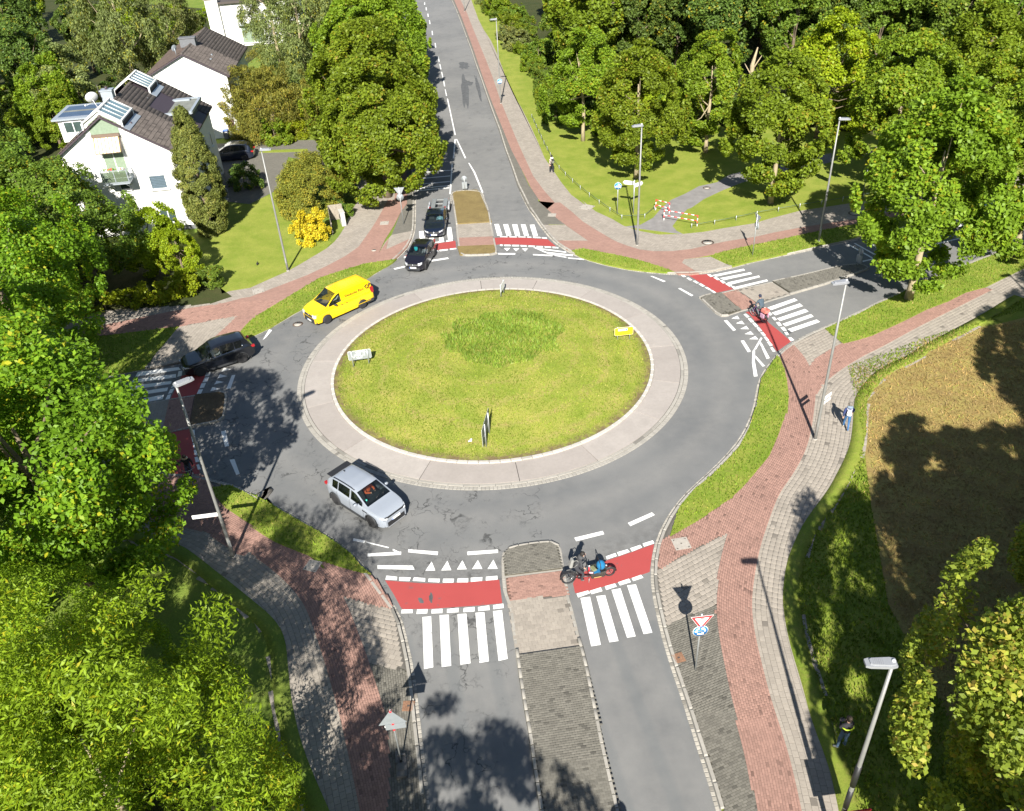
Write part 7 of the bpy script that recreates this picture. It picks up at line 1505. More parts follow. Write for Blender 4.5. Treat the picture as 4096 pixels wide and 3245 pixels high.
    for s in (-1, 1):
        mi = MB().sphere((fo+wb/2-(ws0+.62), s*(W_/2+.09), zm+.02), .1, 10, 6, sc=(.75, 1.25, .8)).box((fo+wb/2-(ws0+.62), s*(W_/2-.03), zm-.05), (.08, .16, .05)); mo = mi.build('mirror', sp.get('mirror', body), root)
        MB().box((fo+wb/2-(ws0+.70), s*(W_/2+.09), zm+.02), (.02, .17, .11)).build('mirror_glass', MIRR, mo)
        for xd in sp.get('handles', ()): MB().box((fo+wb/2-xd, s*(W_/2-.005), sp.get('hz', zm-.13)), (.2, .035, .035)).build('door_handle', sp.get('handle_mat', body), root)
        for xd in sp.get('seams', ()): 
            P = [(float(np.interp(xd, xs, X)), s*(float(np.interp(xd, xs, rows_[q][0]))+.002), float(np.interp(xd, xs, rows_[q][1]))) for q in range(0, 6)]
            MB().tube(P, .007, 4).build('door_seam', BLACKP, root)
    def on_front(yc, zc, w, h, t, nm, mat, xoff=0.0, par=root):
        """a thing set into the front face"""
        pts = []; q = MB(); K = 8; zz = [zc-h/2, zc+h/2]
        for k in range(K+1):
            yy = yc-w/2+w*k/K
            # front surface: where the plan half width equals |yy|
            i = np.argmax(wp*.985 >= abs(yy)); xf = X[i]+xoff
            pts.append((xf, yy))
        Vq = [(a, b, zz[0]) for a, b in pts]+[(a-.03*0, b, zz[1]) for a, b in pts]+[(a-t, b, zz[0]) for a, b in pts]+[(a-t, b, zz[1]) for a, b in pts]; N = K+1
        Fq = []
        for k in range(K): Fq += [(k, k+1, N+k+1, N+k), (N+k, N+k+1, 3*N+k+1, 3*N+k), (2*N+k+1, 2*N+k, 3*N+k, 3*N+k+1), (k+1, k, 2*N+k, 2*N+k+1)]
        Fq += [(0, N, 3*N, 2*N), (N-1, 3*N-1, 4*N-1, 2*N-1)]
        return q.add(Vq, Fq).build(nm, mat, par)
    for a in sp.get('front', ()): on_front(a[0], a[1], a[2], a[3], .05, a[4], a[5], a[6] if len(a) > 6 else .012)
    zp = sp.get('plate_z', .46)
    pl_ = MB().box((X[0]+.022, 0, zp), (.02, .52, .115)).build('number_plate', PLATE, root); MB().box((X[0]+.034, -.24, zp), (.004, .045, .11)).build('blue_field', EUBLUE, pl_)
    pr_ = MB().box((X[-1]-.022, 0, sp.get('plate_rz', .75)), (.02, .52, .115)).build('number_plate', PLATE, root)
    for s in (-1, 1):
        zz = sp.get('tail_z', .92); bevel(MB().box((X[-1]+.07, s*(W_/2*float(sp['plan'][-2][1])-.08), zz), (.28, .16, sp.get('tail_h', .16))).build('tail_light', TLAMP, root), .02)
    # wipers
    wi = MB()
    for s in (0, 1):
        x0 = fo+wb/2-ws0-.1; z0 = float(np.interp(ws0+.1, xs, zt))+.03
        wi.tube([(x0, -.1+.45*s, z0), (x0-.12, .32+.42*s-.2*s, z0+.05)], .012, 4)
    wi.build('wiper', BLACKP, root)
    sp['_X'] = X; sp['_zt'] = zt; sp['_xs'] = xs; sp['_wp'] = wp; sp['_zb'] = zb; sp['_wr'] = wr; sp['_zr'] = zr
    return root
def near(ra, fr, heading, W_, side):
    """centre of a car from the ground points of its visible wheels (rear, front) and which side they are on"""
    c = (Vector(ra)+Vector(fr))/2; l = Vector((-math.sin(heading), math.cos(heading)))
    p = c-l*side*(W_/2-.03); return p.x, p.y
def driver(root, sp, shirt, skin=(.52, .32, .23), hair=(.05, .035, .025), dz=0.0, yy=.36):
    fo, wb = sp['fo'], sp['wb']; xx = fo+wb/2-(sp['ws1']+.50)
    sh = M('shirt_%02d' % int(shirt[0]*99+shirt[1]*31), shirt, .9); sk = M('skin', (.50, .31, .22), .6, var=.05); hm = M('hair_dark', hair, .8)
    d = empty('person', (0, 0, 0), 0, None, None); d.parent = root
    z = .64+dz
    MB().sphere((xx-.05, yy, z+.12), .22, 12, 8, sc=(.75, 1.0, 1.35)).tube([(xx-.02, yy-.2, z+.32), (xx+.18, yy-.26, z+.12), (xx+.42, yy-.13, z+.18)], [.075, .06, .045], 8).tube([(xx-.02, yy+.2, z+.32), (xx+.18, yy+.26, z+.12), (xx+.42, yy+.13, z+.18)], [.075, .06, .045], 8).build('torso', sh, d)
    MB().sphere((xx+.0, yy, z+.60), .105, 10, 8, sc=(1, .85, 1.15)).tube([(xx-.02, yy, z+.38), (xx, yy, z+.55)], .055, 8).sphere((xx+.45, yy-.12, z+.19), .05, 8, 6).sphere((xx+.45, yy+.12, z+.19), .05, 8, 6).sphere((xx+.10, yy, z+.59), .022, 6, 4).build('head', sk, d)
    MB().sphere((xx-.025, yy, z+.65), .115, 10, 8, sc=(1, .9, .9)).build('hair', hm, d)
    MB().tube([(xx, yy-.1, z-.08), (xx+.42, yy-.12, z-.05), (xx+.6, yy-.12, z-.35)], [.1, .085, .06], 8).tube([(xx, yy+.1, z-.08), (xx+.42, yy+.12, z-.05), (xx+.6, yy+.12, z-.35)], [.1, .085, .06], 8).build('legs', M('trousers_dark', (.03, .035, .05), .9), d)
# --- yellow delivery van
h = R(-138.92)+R(0)
VAN = dict(L=4.89, W=1.90, wb=3.0, fo=.90, r=.335, top=[(0, .80), (.12, .98), (.5, 1.10), (.95, 1.20), (1.05, 1.24), (1.95, 1.86), (2.2, 1.93), (3.0, 1.97), (4.6, 1.95), (4.84, 1.84), (4.89, 1.7)], belt=[(0, .78), (.3, 1.0), (1.0, 1.13), (2.0, 1.18), (4.89, 1.18)],
    plan=[(0, .78), (.12, .88), (.45, .96), (.9, 1.0), (4.6, 1.0), (4.82, .97), (4.89, .93)], ws0=1.02, ws1=1.98, rw0=99, rw1=100, cab1=4.6, side=[(1.22, 2.25, 'front_window')], tumble=1.06, sill=.26, under=[(0, .28), (.3, .22), (4.3, .3), (4.89, .4)], rim=RIMS, spokes=14, seat=.32, handles=(2.2, 2.62), hz=1.0, handle_mat=BLACKP, mirror=DARKP, seams=(1.12, 2.36, 3.75),
    front=[(0, .40, 1.62, .36, 'bumper', DARKP, .03), (0, .74, 1.2, .20, 'grille', DARKP, .02), (.66, .80, .30, .22, 'headlight', HLAMP, .03), (-.66, .80, .30, .22, 'headlight', HLAMP, .03)], plate_z=.36, tail_z=1.15, tail_h=.45)
x, y = near((-10.27, 54.04), (-12.55, 52.05), h, 1.90, 1)
YEL = paint('post_yellow', (.80, .52, .005)); van = car('delivery_van', 'yellow delivery van with black lettering on its side', x, y, h, VAN, YEL, cat='van')
VAN['rw1'] = 4.7
Xf = lambda xx: VAN['fo']+VAN['wb']/2-xx
PBLACK = M('lettering_brown', (.06, .03, .01), .5)
for s in (1, -1):
    Mt = Matrix.Translation((Xf(3.35), s*.905, 1.50)) @ (Matrix.Rotation(PI, 4, 'Z') if s > 0 else Matrix()) @ UP @ Matrix.Rotation(R(-11), 4, 'X')
    text('Deutsche Post', .27, PBLACK, van, Mt)
    hn = MB(); hx = Xf(4.42 if s > 0 else 2.42); k = -1 if s > 0 else 1
    hn.tube([(hx+.13*math.cos(t), s*(.915-.03*math.sin(t)), 1.58+.11*math.sin(t)) for t in np.linspace(0, 2*PI, 14)], .024, 6)
    hn.tube([(hx+k*.12, s*.925, 1.55), (hx+k*.22, s*.905, 1.66), (hx+k*.27, s*.89, 1.75)], [.02, .035, .07], 6).tube([(hx-k*.1, s*.925, 1.52), (hx-k*.2, s*.9, 1.66)], .016, 5).tube([(hx-k*.15, s*.93, 1.40), (hx-k*.02, s*.93, 1.39)], .012, 4).tube([(hx+k*.04, s*.93, 1.40), (hx+k*.18, s*.93, 1.42)], .012, 4)
    hn.build('post_horn', PBLACK, van)
    MB().box((Xf(4.55), s*.93, .42), (.6, .06, .2)).build('bumper_corner', DARKP, van)
    MB().box((Xf(3.0), s*.952, .46), (3.2, .02, .03)).build('side_rib', YEL, van)
    MB().box((Xf(4.15), s*.80, .28), (.02, .2, .3)).box((Xf(1.33), s*.80, .28), (.02, .2, .26)).build('mud_flap', DARKP, van)
MB().box((Xf(4.93), 0, .48), (.16, 1.7, .22)).build('rear_bumper', DARKP, van)
for k in range(7): MB().box((Xf(3.4), -.54+.18*k, 1.962), (2.4, .05, .016)).build('roof_rib', YEL, van)
MB().lathe([(.075, 0), (.075, .012)], 14, M=Matrix.Translation((Xf(0)+.05, 0, .80)) @ Matrix.Rotation(PI/2, 4, 'Y')).build('badge', CHROME, van)
driver(van, VAN, (.75, .78, .82), dz=.32)
MB().box((Xf(1.5), -.1, 1.12), (.4, .5, .1), .3).build('parcel', M('cardboard', (.42, .30, .18), .9), van)
# --- compact SUVs and hatchbacks share one builder
def suv(L=4.49, W=1.88, wb=2.765, fo=.86, H=1.62, r=.36, **k):
    d = dict(L=L, W=W, wb=wb, fo=fo, r=r, top=[(0, .72), (.10, .86), (.4, .97), (1.05, 1.06), (1.18, 1.10), (1.95, H-.12), (2.3, H-.02), (2.9, H), (L-.75, H-.05), (L-.38, H-.14), (L-.12, 1.05), (L, .85)], belt=[(0, .70), (.4, .90), (1.2, .98), (2.4, 1.02), (L-.8, 1.10), (L-.3, 1.08), (L, .84)],
        plan=[(0, .66), (.12, .80), (.35, .92), (.8, .985), (1.6, 1.0), (L-.8, .985), (L-.3, .92), (L-.08, .82), (L, .76)], ws0=1.14, ws1=2.0, rw0=L-.52, rw1=L-.14, side=[(1.45, 2.34, 'front_window'), (2.44, 3.30, 'rear_side_window'), (3.36, L-.72, 'quarter_window')], handles=(2.2, 3.1), seams=(1.36, 2.39, 3.35), sill=.26)
    d.update(k); return d
ELQ = suv(rim=RIMD, mirror=None or paint('silver_blue', (.29, .32, .37), .1, .35), front=[(0, .42, 1.4, .26, 'lower_grille', BLACKP, .02), (0, .84, 1.28, .07, 'upper_band', BLACKP, .015), (.66, .80, .26, .07, 'headlight', HLAMP, .02), (-.66, .80, .26, .07, 'headlight', HLAMP, .02), (.68, .62, .08, .24, 'air_curtain', BLACKP, .015), (-.68, .62, .08, .24, 'air_curtain', BLACKP, .015), (0, .25, 1.1, .05, 'skid_strip', LAMPH, .02)], plate_z=.60)
h = R(-42.8); x, y = near((-9.30, 32.73), (-7.31, 30.89), h, 1.88, -1)
SILV = paint('silver_blue', (.29, .32, .37), .1, .35)
el = car('compact_suv', 'pale silver SUV with black wheels, driver in orange sleeves', x, y, h, ELQ, SILV)
def cladding(root, sp, mat=DARKP):
    X = lambda q: sp['fo']+sp['wb']/2-q
    for s in (-1, 1):
        MB().box((X(sp['fo']+sp['wb']/2), s*(sp['W']/2-.01), .30), (sp['wb']-2.1*sp['r'], .05, .13)).build('sill_cladding', mat, root)
        for xw in (sp['fo'], sp['fo']+sp['wb']):
            MB().tube([(X(xw)+sp['r']*1.16*math.cos(t), s*(sp['W']/2-.018), sp['r']+sp['r']*1.16*math.sin(t)) for t in np.linspace(-.25, PI+.25, 15)], .035, 6).build('wheel_arch', mat, root)
def rails(root, sp, x0, x1, mat):
    for s in (-1, 1):
        P = [(sp['fo']+sp['wb']/2-q, s*(float(np.interp(q, sp['_xs'], sp['_wr']))*.93), float(np.interp(q, sp['_xs'], sp['_zr']))+.085) for q in np.linspace(x0, x1, 7)]
        MB().tube(P, .022, 6).build('roof_rail', mat, root)
cladding(el, ELQ); rails(el, ELQ, 2.15, 3.75, BLACKP); driver(el, ELQ, (.75, .14, .04), dz=.02)
MB().box((ELQ['fo']+ELQ['wb']/2-4.12, 0, 1.55), (.36, 1.32, .04)).build('spoiler', BLACKP, el)
MB().box((ELQ['fo']+ELQ['wb']/2-3.72, 0, 1.63), (.14, .04, .06), taper=.3).build('aerial_fin', BLACKP, el); MB().lathe([(.05, 0), (.05, .004)], 12, M=Matrix.Translation((ELQ['fo']+ELQ['wb']/2-1.42, -.55, 1.25)) @ Matrix.Rotation(R(48), 4, 'Y')).build('badge_sticker', M('sticker_green', (.05, .45, .35), .5), el)
for s in (-1, 1): MB().box((ELQ['fo']+ELQ['wb']/2-1.22, s*.935, .86), (.36, .02, .05), ry=0).build('fender_badge', BLACKP, el)
BLK = paint('black_paint', (.006, .007, .010)); BLK2 = paint('blue_black_paint', (.006, .010, .022)); BLK3 = paint('deep_black_paint', (.008, .007, .012))
CX = suv(L=4.55, W=1.84, wb=2.70, fo=.90, H=1.68, r=.36, spokes=10, front=[(0, .66, 1.0, .24, 'grille', DARKP, .015), (.62, .78, .34, .08, 'headlight', HLAMP, .02), (-.62, .78, .34, .08, 'headlight', HLAMP, .02), (0, .36, 1.3, .18, 'lower_grille', DARKP, .01)], rear_glass=CGLASSD)
h = R(-149.96); x, y = near((-17.45, 47.42), (-19.82, 46.05), h, 1.84, 1)
cx_ = car('black_suv', 'shiny black SUV leaving over the west crossing', x, y, h, CX, BLK); cladding(cx_, CX); driver(cx_, CX, (.2, .2, .22))
for s in (-1, 1):
    P = [(CX['fo']+CX['wb']/2-q, s*(float(np.interp(q, CX['_xs'], CX['_wp']))*.925+.004), float(np.interp(q, CX['_xs'], CX['_zb']))+.02) for q in np.linspace(1.5, 3.75, 9)]
    MB().tube(P, .010, 4).build('window_trim', CHROME, cx_); MB().tube([P[-1], (P[-1][0]-.1, P[-1][1]-s*.06, P[-1][2]+.2)], [.02, .03], 5).build('window_trim', CHROME, cx_)
CO = suv(L=4.0, W=1.74, wb=2.51, fo=.80, H=1.48, r=.31, rim=RIM, spokes=9, top=[(0, .66), (.10, .80), (.35, .90), (.95, 1.02), (1.05, 1.06), (1.85, 1.40), (2.2, 1.47), (2.7, 1.48), (3.4, 1.40), (3.75, 1.2), (3.92, .95), (4.0, .8)], belt=[(0, .64), (.4, .86), (1.2, .96), (2.4, 1.0), (3.3, 1.06), (3.7, 1.02), (4.0, .79)], plan=[(0, .60), (.12, .76), (.35, .90), (.8, .98), (1.6, 1.0), (3.2, .98), (3.7, .9), (3.92, .8), (4.0, .72)], ws0=1.02, ws1=1.92, rw0=3.45, rw1=3.8, side=[(1.35, 2.32, 'front_window'), (2.42, 3.25, 'rear_side_window')], handles=(2.2,), seams=(1.28, 2.4),
    front=[(0, .72, .86, .09, 'grille', CHROME, .015), (.56, .78, .26, .19, 'headlight', HLAMP, .02), (-.56, .78, .26, .19, 'headlight', HLAMP, .02), (0, .38, 1.05, .22, 'lower_grille', DARKP, .01), (.66, .40, .16, .12, 'fog_lamp', LAMPH, .02), (-.66, .40, .16, .12, 'fog_lamp', LAMPH, .02)], plate_z=.50, tail_z=.95, tail_h=.3)
h = R(-103.4); x, y = near((-5.41, 62.19), (-5.95, 59.91), h, 1.74, 1)
co = car('black_hatchback', 'small black hatchback entering from the north, nearest the circle', x, y, h, CO, BLK3); driver(co, CO, (.3, .3, .33), dz=-.06)
MB().sphere((CO['fo']+CO['wb']/2-2.2, -.36, 1.1), .16, 10, 6, sc=(.6, 1, 1.5)).build('turquoise_bag', M('turquoise', (.03, .50, .58), .7), co); MB().lathe([(.055, 0), (.055, .012)], 12, M=Matrix.Translation((CO['fo']+CO['wb']/2+.015, 0, .73)) @ Matrix.Rotation(PI/2, 4, 'Y')).build('badge', CHROME, co)
CL = suv(L=4.69, W=1.83, wb=2.73, fo=.92, H=1.43, r=.33, top=[(0, .62), (.10, .74), (.4, .84), (1.2, .96), (1.32, 1.0), (2.15, 1.34), (2.5, 1.42), (2.9, 1.43), (3.5, 1.34), (4.15, 1.08), (4.5, 1.02), (4.62, .95), (4.69, .7)], belt=[(0, .60), (.4, .80), (1.3, .92), (2.4, .96), (3.6, 1.0), (4.3, .99), (4.69, .69)], plan=[(0, .58), (.12, .76), (.35, .90), (.8, .98), (1.6, 1.0), (3.6, .98), (4.3, .9), (4.6, .8), (4.69, .72)], ws0=1.28, ws1=2.2, rw0=3.42, rw1=4.1, side=[(1.6, 2.45, 'front_window'), (2.54, 3.5, 'rear_side_window')], handles=(2.3, 3.2), seams=(1.5, 2.5, 3.4),
    front=[(0, .60, .98, .16, 'grille', DARKP, .015), (.62, .68, .34, .11, 'headlight', HLAMP, .02), (-.62, .68, .34, .11, 'headlight', HLAMP, .02), (.62, .36, .3, .16, 'side_intake', DARKP, .01), (-.62, .36, .3, .16, 'side_intake', DARKP, .01)], plate_z=.43, sill=.2)
h = R(-92.0); _c = Vector((-5.63, 65.45))-Vector((math.cos(h), math.sin(h)))*(CL['fo']+CL['wb']/2)
cl = car('dark_sedan', 'dark blue sedan towing a trailer into the roundabout', _c.x, _c.y, h, CL, BLK2); driver(cl, CL, (.25, .42, .50), dz=-.10); MB().lathe([(.09, 0), (.09, .012)], 16, M=Matrix.Translation((CL['fo']+CL['wb']/2+.02, 0, .62)) @ Matrix.Rotation(PI/2, 4, 'Y')).tube([(CL['fo']+CL['wb']/2+.03, -.46, .60), (CL['fo']+CL['wb']/2+.03, .46, .60)], .012, 4).build('badge', CHROME, cl)
# --- the car trailer behind it
_t = _c-Vector((math.cos(h), math.sin(h)))*3.95
tr_ = empty('car_trailer', (_t.x, _t.y, 0), h, 'empty silver car trailer behind the dark sedan', 'trailer')
for s in (-1, 1): bevel(MB().box((0, s*.52, .56), (3.0, .36, .06)).box((0, s*.70, .58), (3.0, .03, .10)).box((0, s*.34, .58), (3.0, .03, .10)).build('wheel_track', GALV, tr_), .005)
for q in (-1.45, -.5, .5, 1.45): MB().box((q, 0, .50), (.1, 1.5, .07)).build('cross_beam', GALV, tr_)
MB().tube([(1.4, .4, .5), (2.4, 0, .48)], .04).tube([(1.4, -.4, .5), (2.4, 0, .48)], .04).tube([(2.4, 0, .48), (2.75, 0, .48)], .045).build('drawbar', GALV, tr_)
for s in (-1, 1):
    for q in (-.42, .32):
        wheel(tr_, 'wheel', q, s*.88, .29, .17, s, RIMS, 8)
        MB().tube([(q+.36*math.cos(t), s*.88, .30+.36*math.sin(t)) for t in np.linspace(.1, PI-.1, 9)], .10, 6).build('mudguard', LAMPH, tr_)
for s in (-1, 1): MB().box((-1.52, s*.62, .5), (.05, .26, .1)).build('tail_light', TLAMP, tr_)
# --- parked people carrier in the drive, white car under the trees, white car at the top edge
SH = suv(L=4.85, W=1.90, wb=2.92, fo=.95, H=1.74, r=.34, top=[(0, .74), (.1, .88), (.4, .98), (1.1, 1.12), (1.2, 1.16), (2.1, 1.62), (2.5, 1.72), (3.0, 1.74), (4.3, 1.66), (4.6, 1.5), (4.78, 1.0), (4.85, .8)], belt=[(0, .72), (.4, .92), (1.3, 1.02), (2.4, 1.06), (4.3, 1.12), (4.85, .79)], rw0=4.35, rw1=4.72, side=[(1.5, 2.5, 'front_window'), (2.58, 3.5, 'rear_side_window'), (3.56, 4.3, 'quarter_window')], rear_glass=CGLASSD)
sh = car('parked_car', 'dark people carrier parked in the drive beside the white house', -28.3, 89.6, R(186), SH, BLK2, glass=CGLASSD); rails(sh, SH, 1.9, 4.1, CHROME)
WHT = paint('white_paintwork', (.72, .73, .74)); BLU = paint('blue_paintwork', (.03, .12, .38))
HB = suv(); wc = car('white_car', 'white car half hidden under the linden on the east road', 36.3, 62.2, R(195), HB, WHT); rails(wc, HB, 2.1, 3.7, BLACKP)
HB2 = suv(); car('white_car', 'white car parked at the kerb under the street trees near the top edge', -10.9, 137.5, R(-93), HB2, WHT)
# ------------------------------------------------------------------ people and bicycles
SKIN = M('skin', (.50, .31, .22), .6, var=.05)
def cloth(n, c): return M('cloth_'+n, c, .92, var=.12, scale=14)
def person(label, loc, rz, J, top, legs, shoes, hair, R_=None, sleeves=True, hood=None, fine=1.0):
    """one continuous skinned body; J gives joint positions (x right, y forward, z up), clothes are assigned by body region"""
    root = empty('person', loc, rz, label, 'person')
    j = dict(J)
    rad = dict(pelvis=.145, waist=.135, chest=.165, neck0=.075, neck=.058, head=.098, crown=.085, shL=.075, shR=.075, elL=.052, elR=.052, wrL=.034, wrR=.034, paL=.036, paR=.036, hipL=.105, hipR=.105, knL=.068, knR=.068, anL=.046, anR=.046, heL=.044, heR=.044, toL=.036, toR=.036)
    if R_: rad.update(R_)
    V = []; E = []; idx = {}; rr = []
    def vert(k, p=None, r=None):
        idx[k] = len(V); V.append(tuple(p if p is not None else j[k])); rr.append(r if r is not None else rad[k])
    for k in ('pelvis', 'waist', 'chest', 'neck0', 'neck', 'head', 'crown'): vert(k)
    for a, b in zip(('pelvis', 'waist', 'chest', 'neck0', 'neck', 'head'), ('waist', 'chest', 'neck0', 'neck', 'head', 'crown')): E.append((idx[a], idx[b]))
    for s in 'LR':
        for k in ('sh', 'el', 'wr', 'pa', 'hip', 'kn', 'an', 'he', 'to'):
            if k == 'pa':
                w, e = Vector(j['wr'+s]), Vector(j['el'+s]); d = (w-e).normalized(); vert('pa'+s, w+d*.055)
            elif k == 'he':
                vert('he'+s, Vector(j['an'+s])+Vector((0, -.03, -.05)) if 'he'+s not in j else None)
            else: vert(k+s)
        E += [(idx['chest'], idx['sh'+s]), (idx['sh'+s], idx['el'+s]), (idx['el'+s], idx['wr'+s]), (idx['wr'+s], idx['pa'+s]), (idx['pelvis'], idx['hip'+s]), (idx['hip'+s], idx['kn'+s]), (idx['kn'+s], idx['an'+s]), (idx['an'+s], idx['to'+s])]
        E.append((idx['an'+s], idx['he'+s]))
        # five fingers of unequal length, curled
        w, e = Vector(j['wr'+s]), Vector(j['el'+s]); d = (w-e).normalized(); p0 = Vector(V[idx['pa'+s]])
        side = d.cross(Vector((0, 0, 1))); side = side.normalized() if side.length > .1 else Vector((1, 0, 0)); curl = d.cross(side).normalized()
        if curl.z > 0: curl = -curl
        for f in range(4):
            o = side*(-.03+.02*f); ln = (.062, .072, .068, .052)[f]
            a = p0+o+d*.035; b = a+d*ln*.55+curl*.012; c = b+d*ln*.25+curl*ln*.5
            for q, nm in ((a, 'a'), (b, 'b'), (c, 'c')): vert('f%s%d%s' % (s, f, nm), q, .0105)
            E += [(idx['pa'+s], idx['f%s%da' % (s, f)]), (idx['f%s%da' % (s, f)], idx['f%s%db' % (s, f)]), (idx['f%s%db' % (s, f)], idx['f%s%dc' % (s, f)])]
        t = p0-d*.03+side*(.035 if s == 'L' else -.035); t2 = t+d*.05+curl*.02+side*(.012 if s == 'L' else -.012)
        vert('t%sa' % s, t, .013); vert('t%sb' % s, t2, .0115); E += [(idx['pa'+s], idx['t%sa' % s]), (idx['t%sa' % s], idx['t%sb' % s])]
    me = bpy.data.meshes.new('body_skeleton'); me.from_pydata(V, E, []); o = bpy.data.objects.new('body', me); COL.objects.link(o)
    m = o.modifiers.new('skin', 'SKIN'); m.use_smooth_shade = True; m.branch_smoothing = .6
    for i, sv in enumerate(me.skin_vertices[0].data):
        sv.radius = (rr[i], rr[i]); sv.use_root = (i == idx['pelvis'])
    for k, (a, b) in {'pelvis': (1.15, .9), 'waist': (1.1, .85), 'chest': (1.12, .8)}.items(): me.skin_vertices[0].data[idx[k]].radius = (rad[k]*a, rad[k]*b)
    s2 = o.modifiers.new('sub', 'SUBSURF'); s2.levels = 1; s2.render_levels = 1
    bpy.context.view_layer.update()
    bm = bpy.data.meshes.new_from_object(o.evaluated_get(bpy.context.evaluated_depsgraph_get()))
    bpy.data.objects.remove(o); bm.name = 'body'
    bm.materials.clear()
    for q in (SKIN, top, legs, shoes): bm.materials.append(q)
    seg = []
    def S(a, b, mi): seg.append((np.array(V[idx[a]]), np.array(V[idx[b]]), mi))
    S('pelvis', 'waist', 1); S('waist', 'chest', 1); S('chest', 'neck0', 1); S('neck', 'head', 0); S('head', 'crown', 0)
    for s in 'LR':
        S('chest', 'sh'+s, 1); S('sh'+s, 'el'+s, 1); S('el'+s, 'wr'+s, 1 if sleeves else 0); S('wr'+s, 'pa'+s, 0); S('pa'+s, 'f%s1c' % s, 0); S('pa'+s, 'f%s3c' % s, 0); S('pa'+s, 't%sb' % s, 0)
        S('pelvis', 'hip'+s, 2); S('hip'+s, 'kn'+s, 2); S('kn'+s, 'an'+s, 2); S('an'+s, 'to'+s, 3); S('an'+s, 'he'+s, 3)
    P = np.array([p.center[:] for p in bm.polygons]); best = np.full(len(P), 9.0); mi = np.zeros(len(P), int)
    for a, b, k in seg:
        ab = b-a; t = np.clip(((P-a) @ ab)/max(ab @ ab, 1e-9), 0, 1); d = np.linalg.norm(P-a-t[:, None]*ab, axis=1)
        q = d < best; best[q] = d[q]; mi[q] = k
    bm.polygons.foreach_set('material_index', mi.astype(np.int32)); bm.polygons.foreach_set('use_smooth', np.ones(len(P), bool)); bm.update()
    body = link('body', bm, root)
    hd = Vector(j['head']); cr = Vector(j['crown']); upv = (cr-hd).normalized(); fw = Vector((0, 1, 0)); fw = (fw-upv*fw.dot(upv)).normalized(); rt = fw.cross(upv)
    if hair is not None:
        h = MB(); h.sphere(tuple(hd+upv*.055-fw*.018), .112, 12, 8, sc=(.95, 1.0, .92)).sphere(tuple(hd-fw*.045+upv*.0), .095, 10, 6); h.build('hair', hair, root)
    f = MB(); f.sphere(tuple(hd+fw*.108+upv*.0), .018, 6, 5, sc=(.8, 1.2, 1.3)); f.sphere(tuple(hd+rt*.1-upv*.005), .024, 6, 5, sc=(.5, 1, 1.4)); f.sphere(tuple(hd-rt*.1-upv*.005), .024, 6, 5, sc=(.5, 1, 1.4)); o2 = f.build('nose_and_ears', SKIN, root); o2['kind'] = 'stuff'
    for s in (-1, 1): MB().sphere(tuple(hd+fw*.092+rt*.035*s+upv*.022), .012, 6, 5).build('eye', BLACKP, root)
    MB().tube([tuple(hd+fw*.098+rt*.028-upv*.045), tuple(hd+fw*.104-upv*.047), tuple(hd+fw*.098-rt*.028-upv*.045)], .007, 5).build('mouth', M('lips', (.35, .13, .11), .6), root)
    if hood is not None: MB().sphere((j['neck'][0], j['neck'][1]-.06, j['neck'][2]-.02), .14, 12, 8, sc=(1.2, .9, .6)).build('hood', hood, root)
    return root
def stand(step=.0, arm=.12, lean=.0, h=1.0):
    """walking or standing pose, step = half stride"""
    J = dict(pelvis=(0, 0, .95), waist=(0, .01+lean*.3, 1.12), chest=(0, .01+lean*.7, 1.33), neck0=(0, lean, 1.46), neck=(0, lean+.01, 1.53), head=(0, lean+.03, 1.64), crown=(0, lean+.03, 1.71),
        shL=(-.18, lean*.8, 1.41), shR=(.18, lean*.8, 1.41), elL=(-.245, -arm+.02, 1.14), elR=(.245, arm, 1.14), wrL=(-.24, -arm*1.2+.1, .90), wrR=(.24, arm*1.9+.08, .93),
        hipL=(-.095, 0, .90), hipR=(.095, 0, .90), knL=(-.10, step*.6+.04, .50), knR=(.10, -step*.35+.03, .49), anL=(-.10, step*1.0, .085), anR=(.10, -step*1.15, .12 if step else .085), toL=(-.115, step+.17, .035), toR=(.115, -step*1.15+.15, .035))
    return {k: tuple(c*h for c in v) for k, v in J.items()}
HAIRB = M('hair_black', (.018, .014, .012), .7); HAIRG = M('hair_grey', (.16, .145, .125), .8); HAIRD = M('hair_dark', (.05, .035, .025), .8)
def backpack(label, loc, rz, h, mat, w=.30, d=.15, hh=.44, pocket=None):
    r = empty('backpack', loc, rz, label, 'backpack')
    bevel(MB().box((0, -d/2-.15, h), (w, d, hh), taper=.78).build('bag', mat, r), .05, 2)
    bevel(MB().box((0, -d-.17, h-hh*.16), (w*.72, .06, hh*.5)).build('pocket', pocket or mat, r), .02)
    for s in (-1, 1): MB().tube([(s*.1, -.15, h+hh*.4), (s*.12, .02, h+hh*.42), (s*.13, .14, h+.05), (s*.12, -.13, h-hh*.4)], .018, 5).build('strap', mat, r)
    return r
# walker at the top with checked jacket
def checked():
    t = NT('checked_cloth'); tc = t.n('ShaderNodeTexCoord'); ch = t.n('ShaderNodeTexChecker'); ch.inputs['Scale'].default_value = 11
    ch.inputs[1].default_value = (.66, .56, .47, 1); ch.inputs[2].default_value = (.22, .18, .16, 1); t.l(tc.outputs['Object'], ch.inputs[0]); t.col(ch.outputs[0]).rough(.9); return t.m
rz = R(22); p1 = person('walker in pale checked jacket and wide black trousers beside the park rail', (5.22, 79.3, .11), rz, stand(.2, .1), checked(), cloth('black', (.015, .016, .02)), cloth('white_shoe', (.6, .6, .58)), HAIRB, R_=dict(knL=.095, knR=.095, anL=.085, anR=.085, chest=.19), hood=cloth('white', (.75, .74, .70)))
backpack('black backpack on the walker in the checked jacket', (5.22, 79.3, .11), rz, 1.24, cloth('black_pack', (.03, .032, .035)), pocket=cloth('grey_print', (.16, .16, .13)))
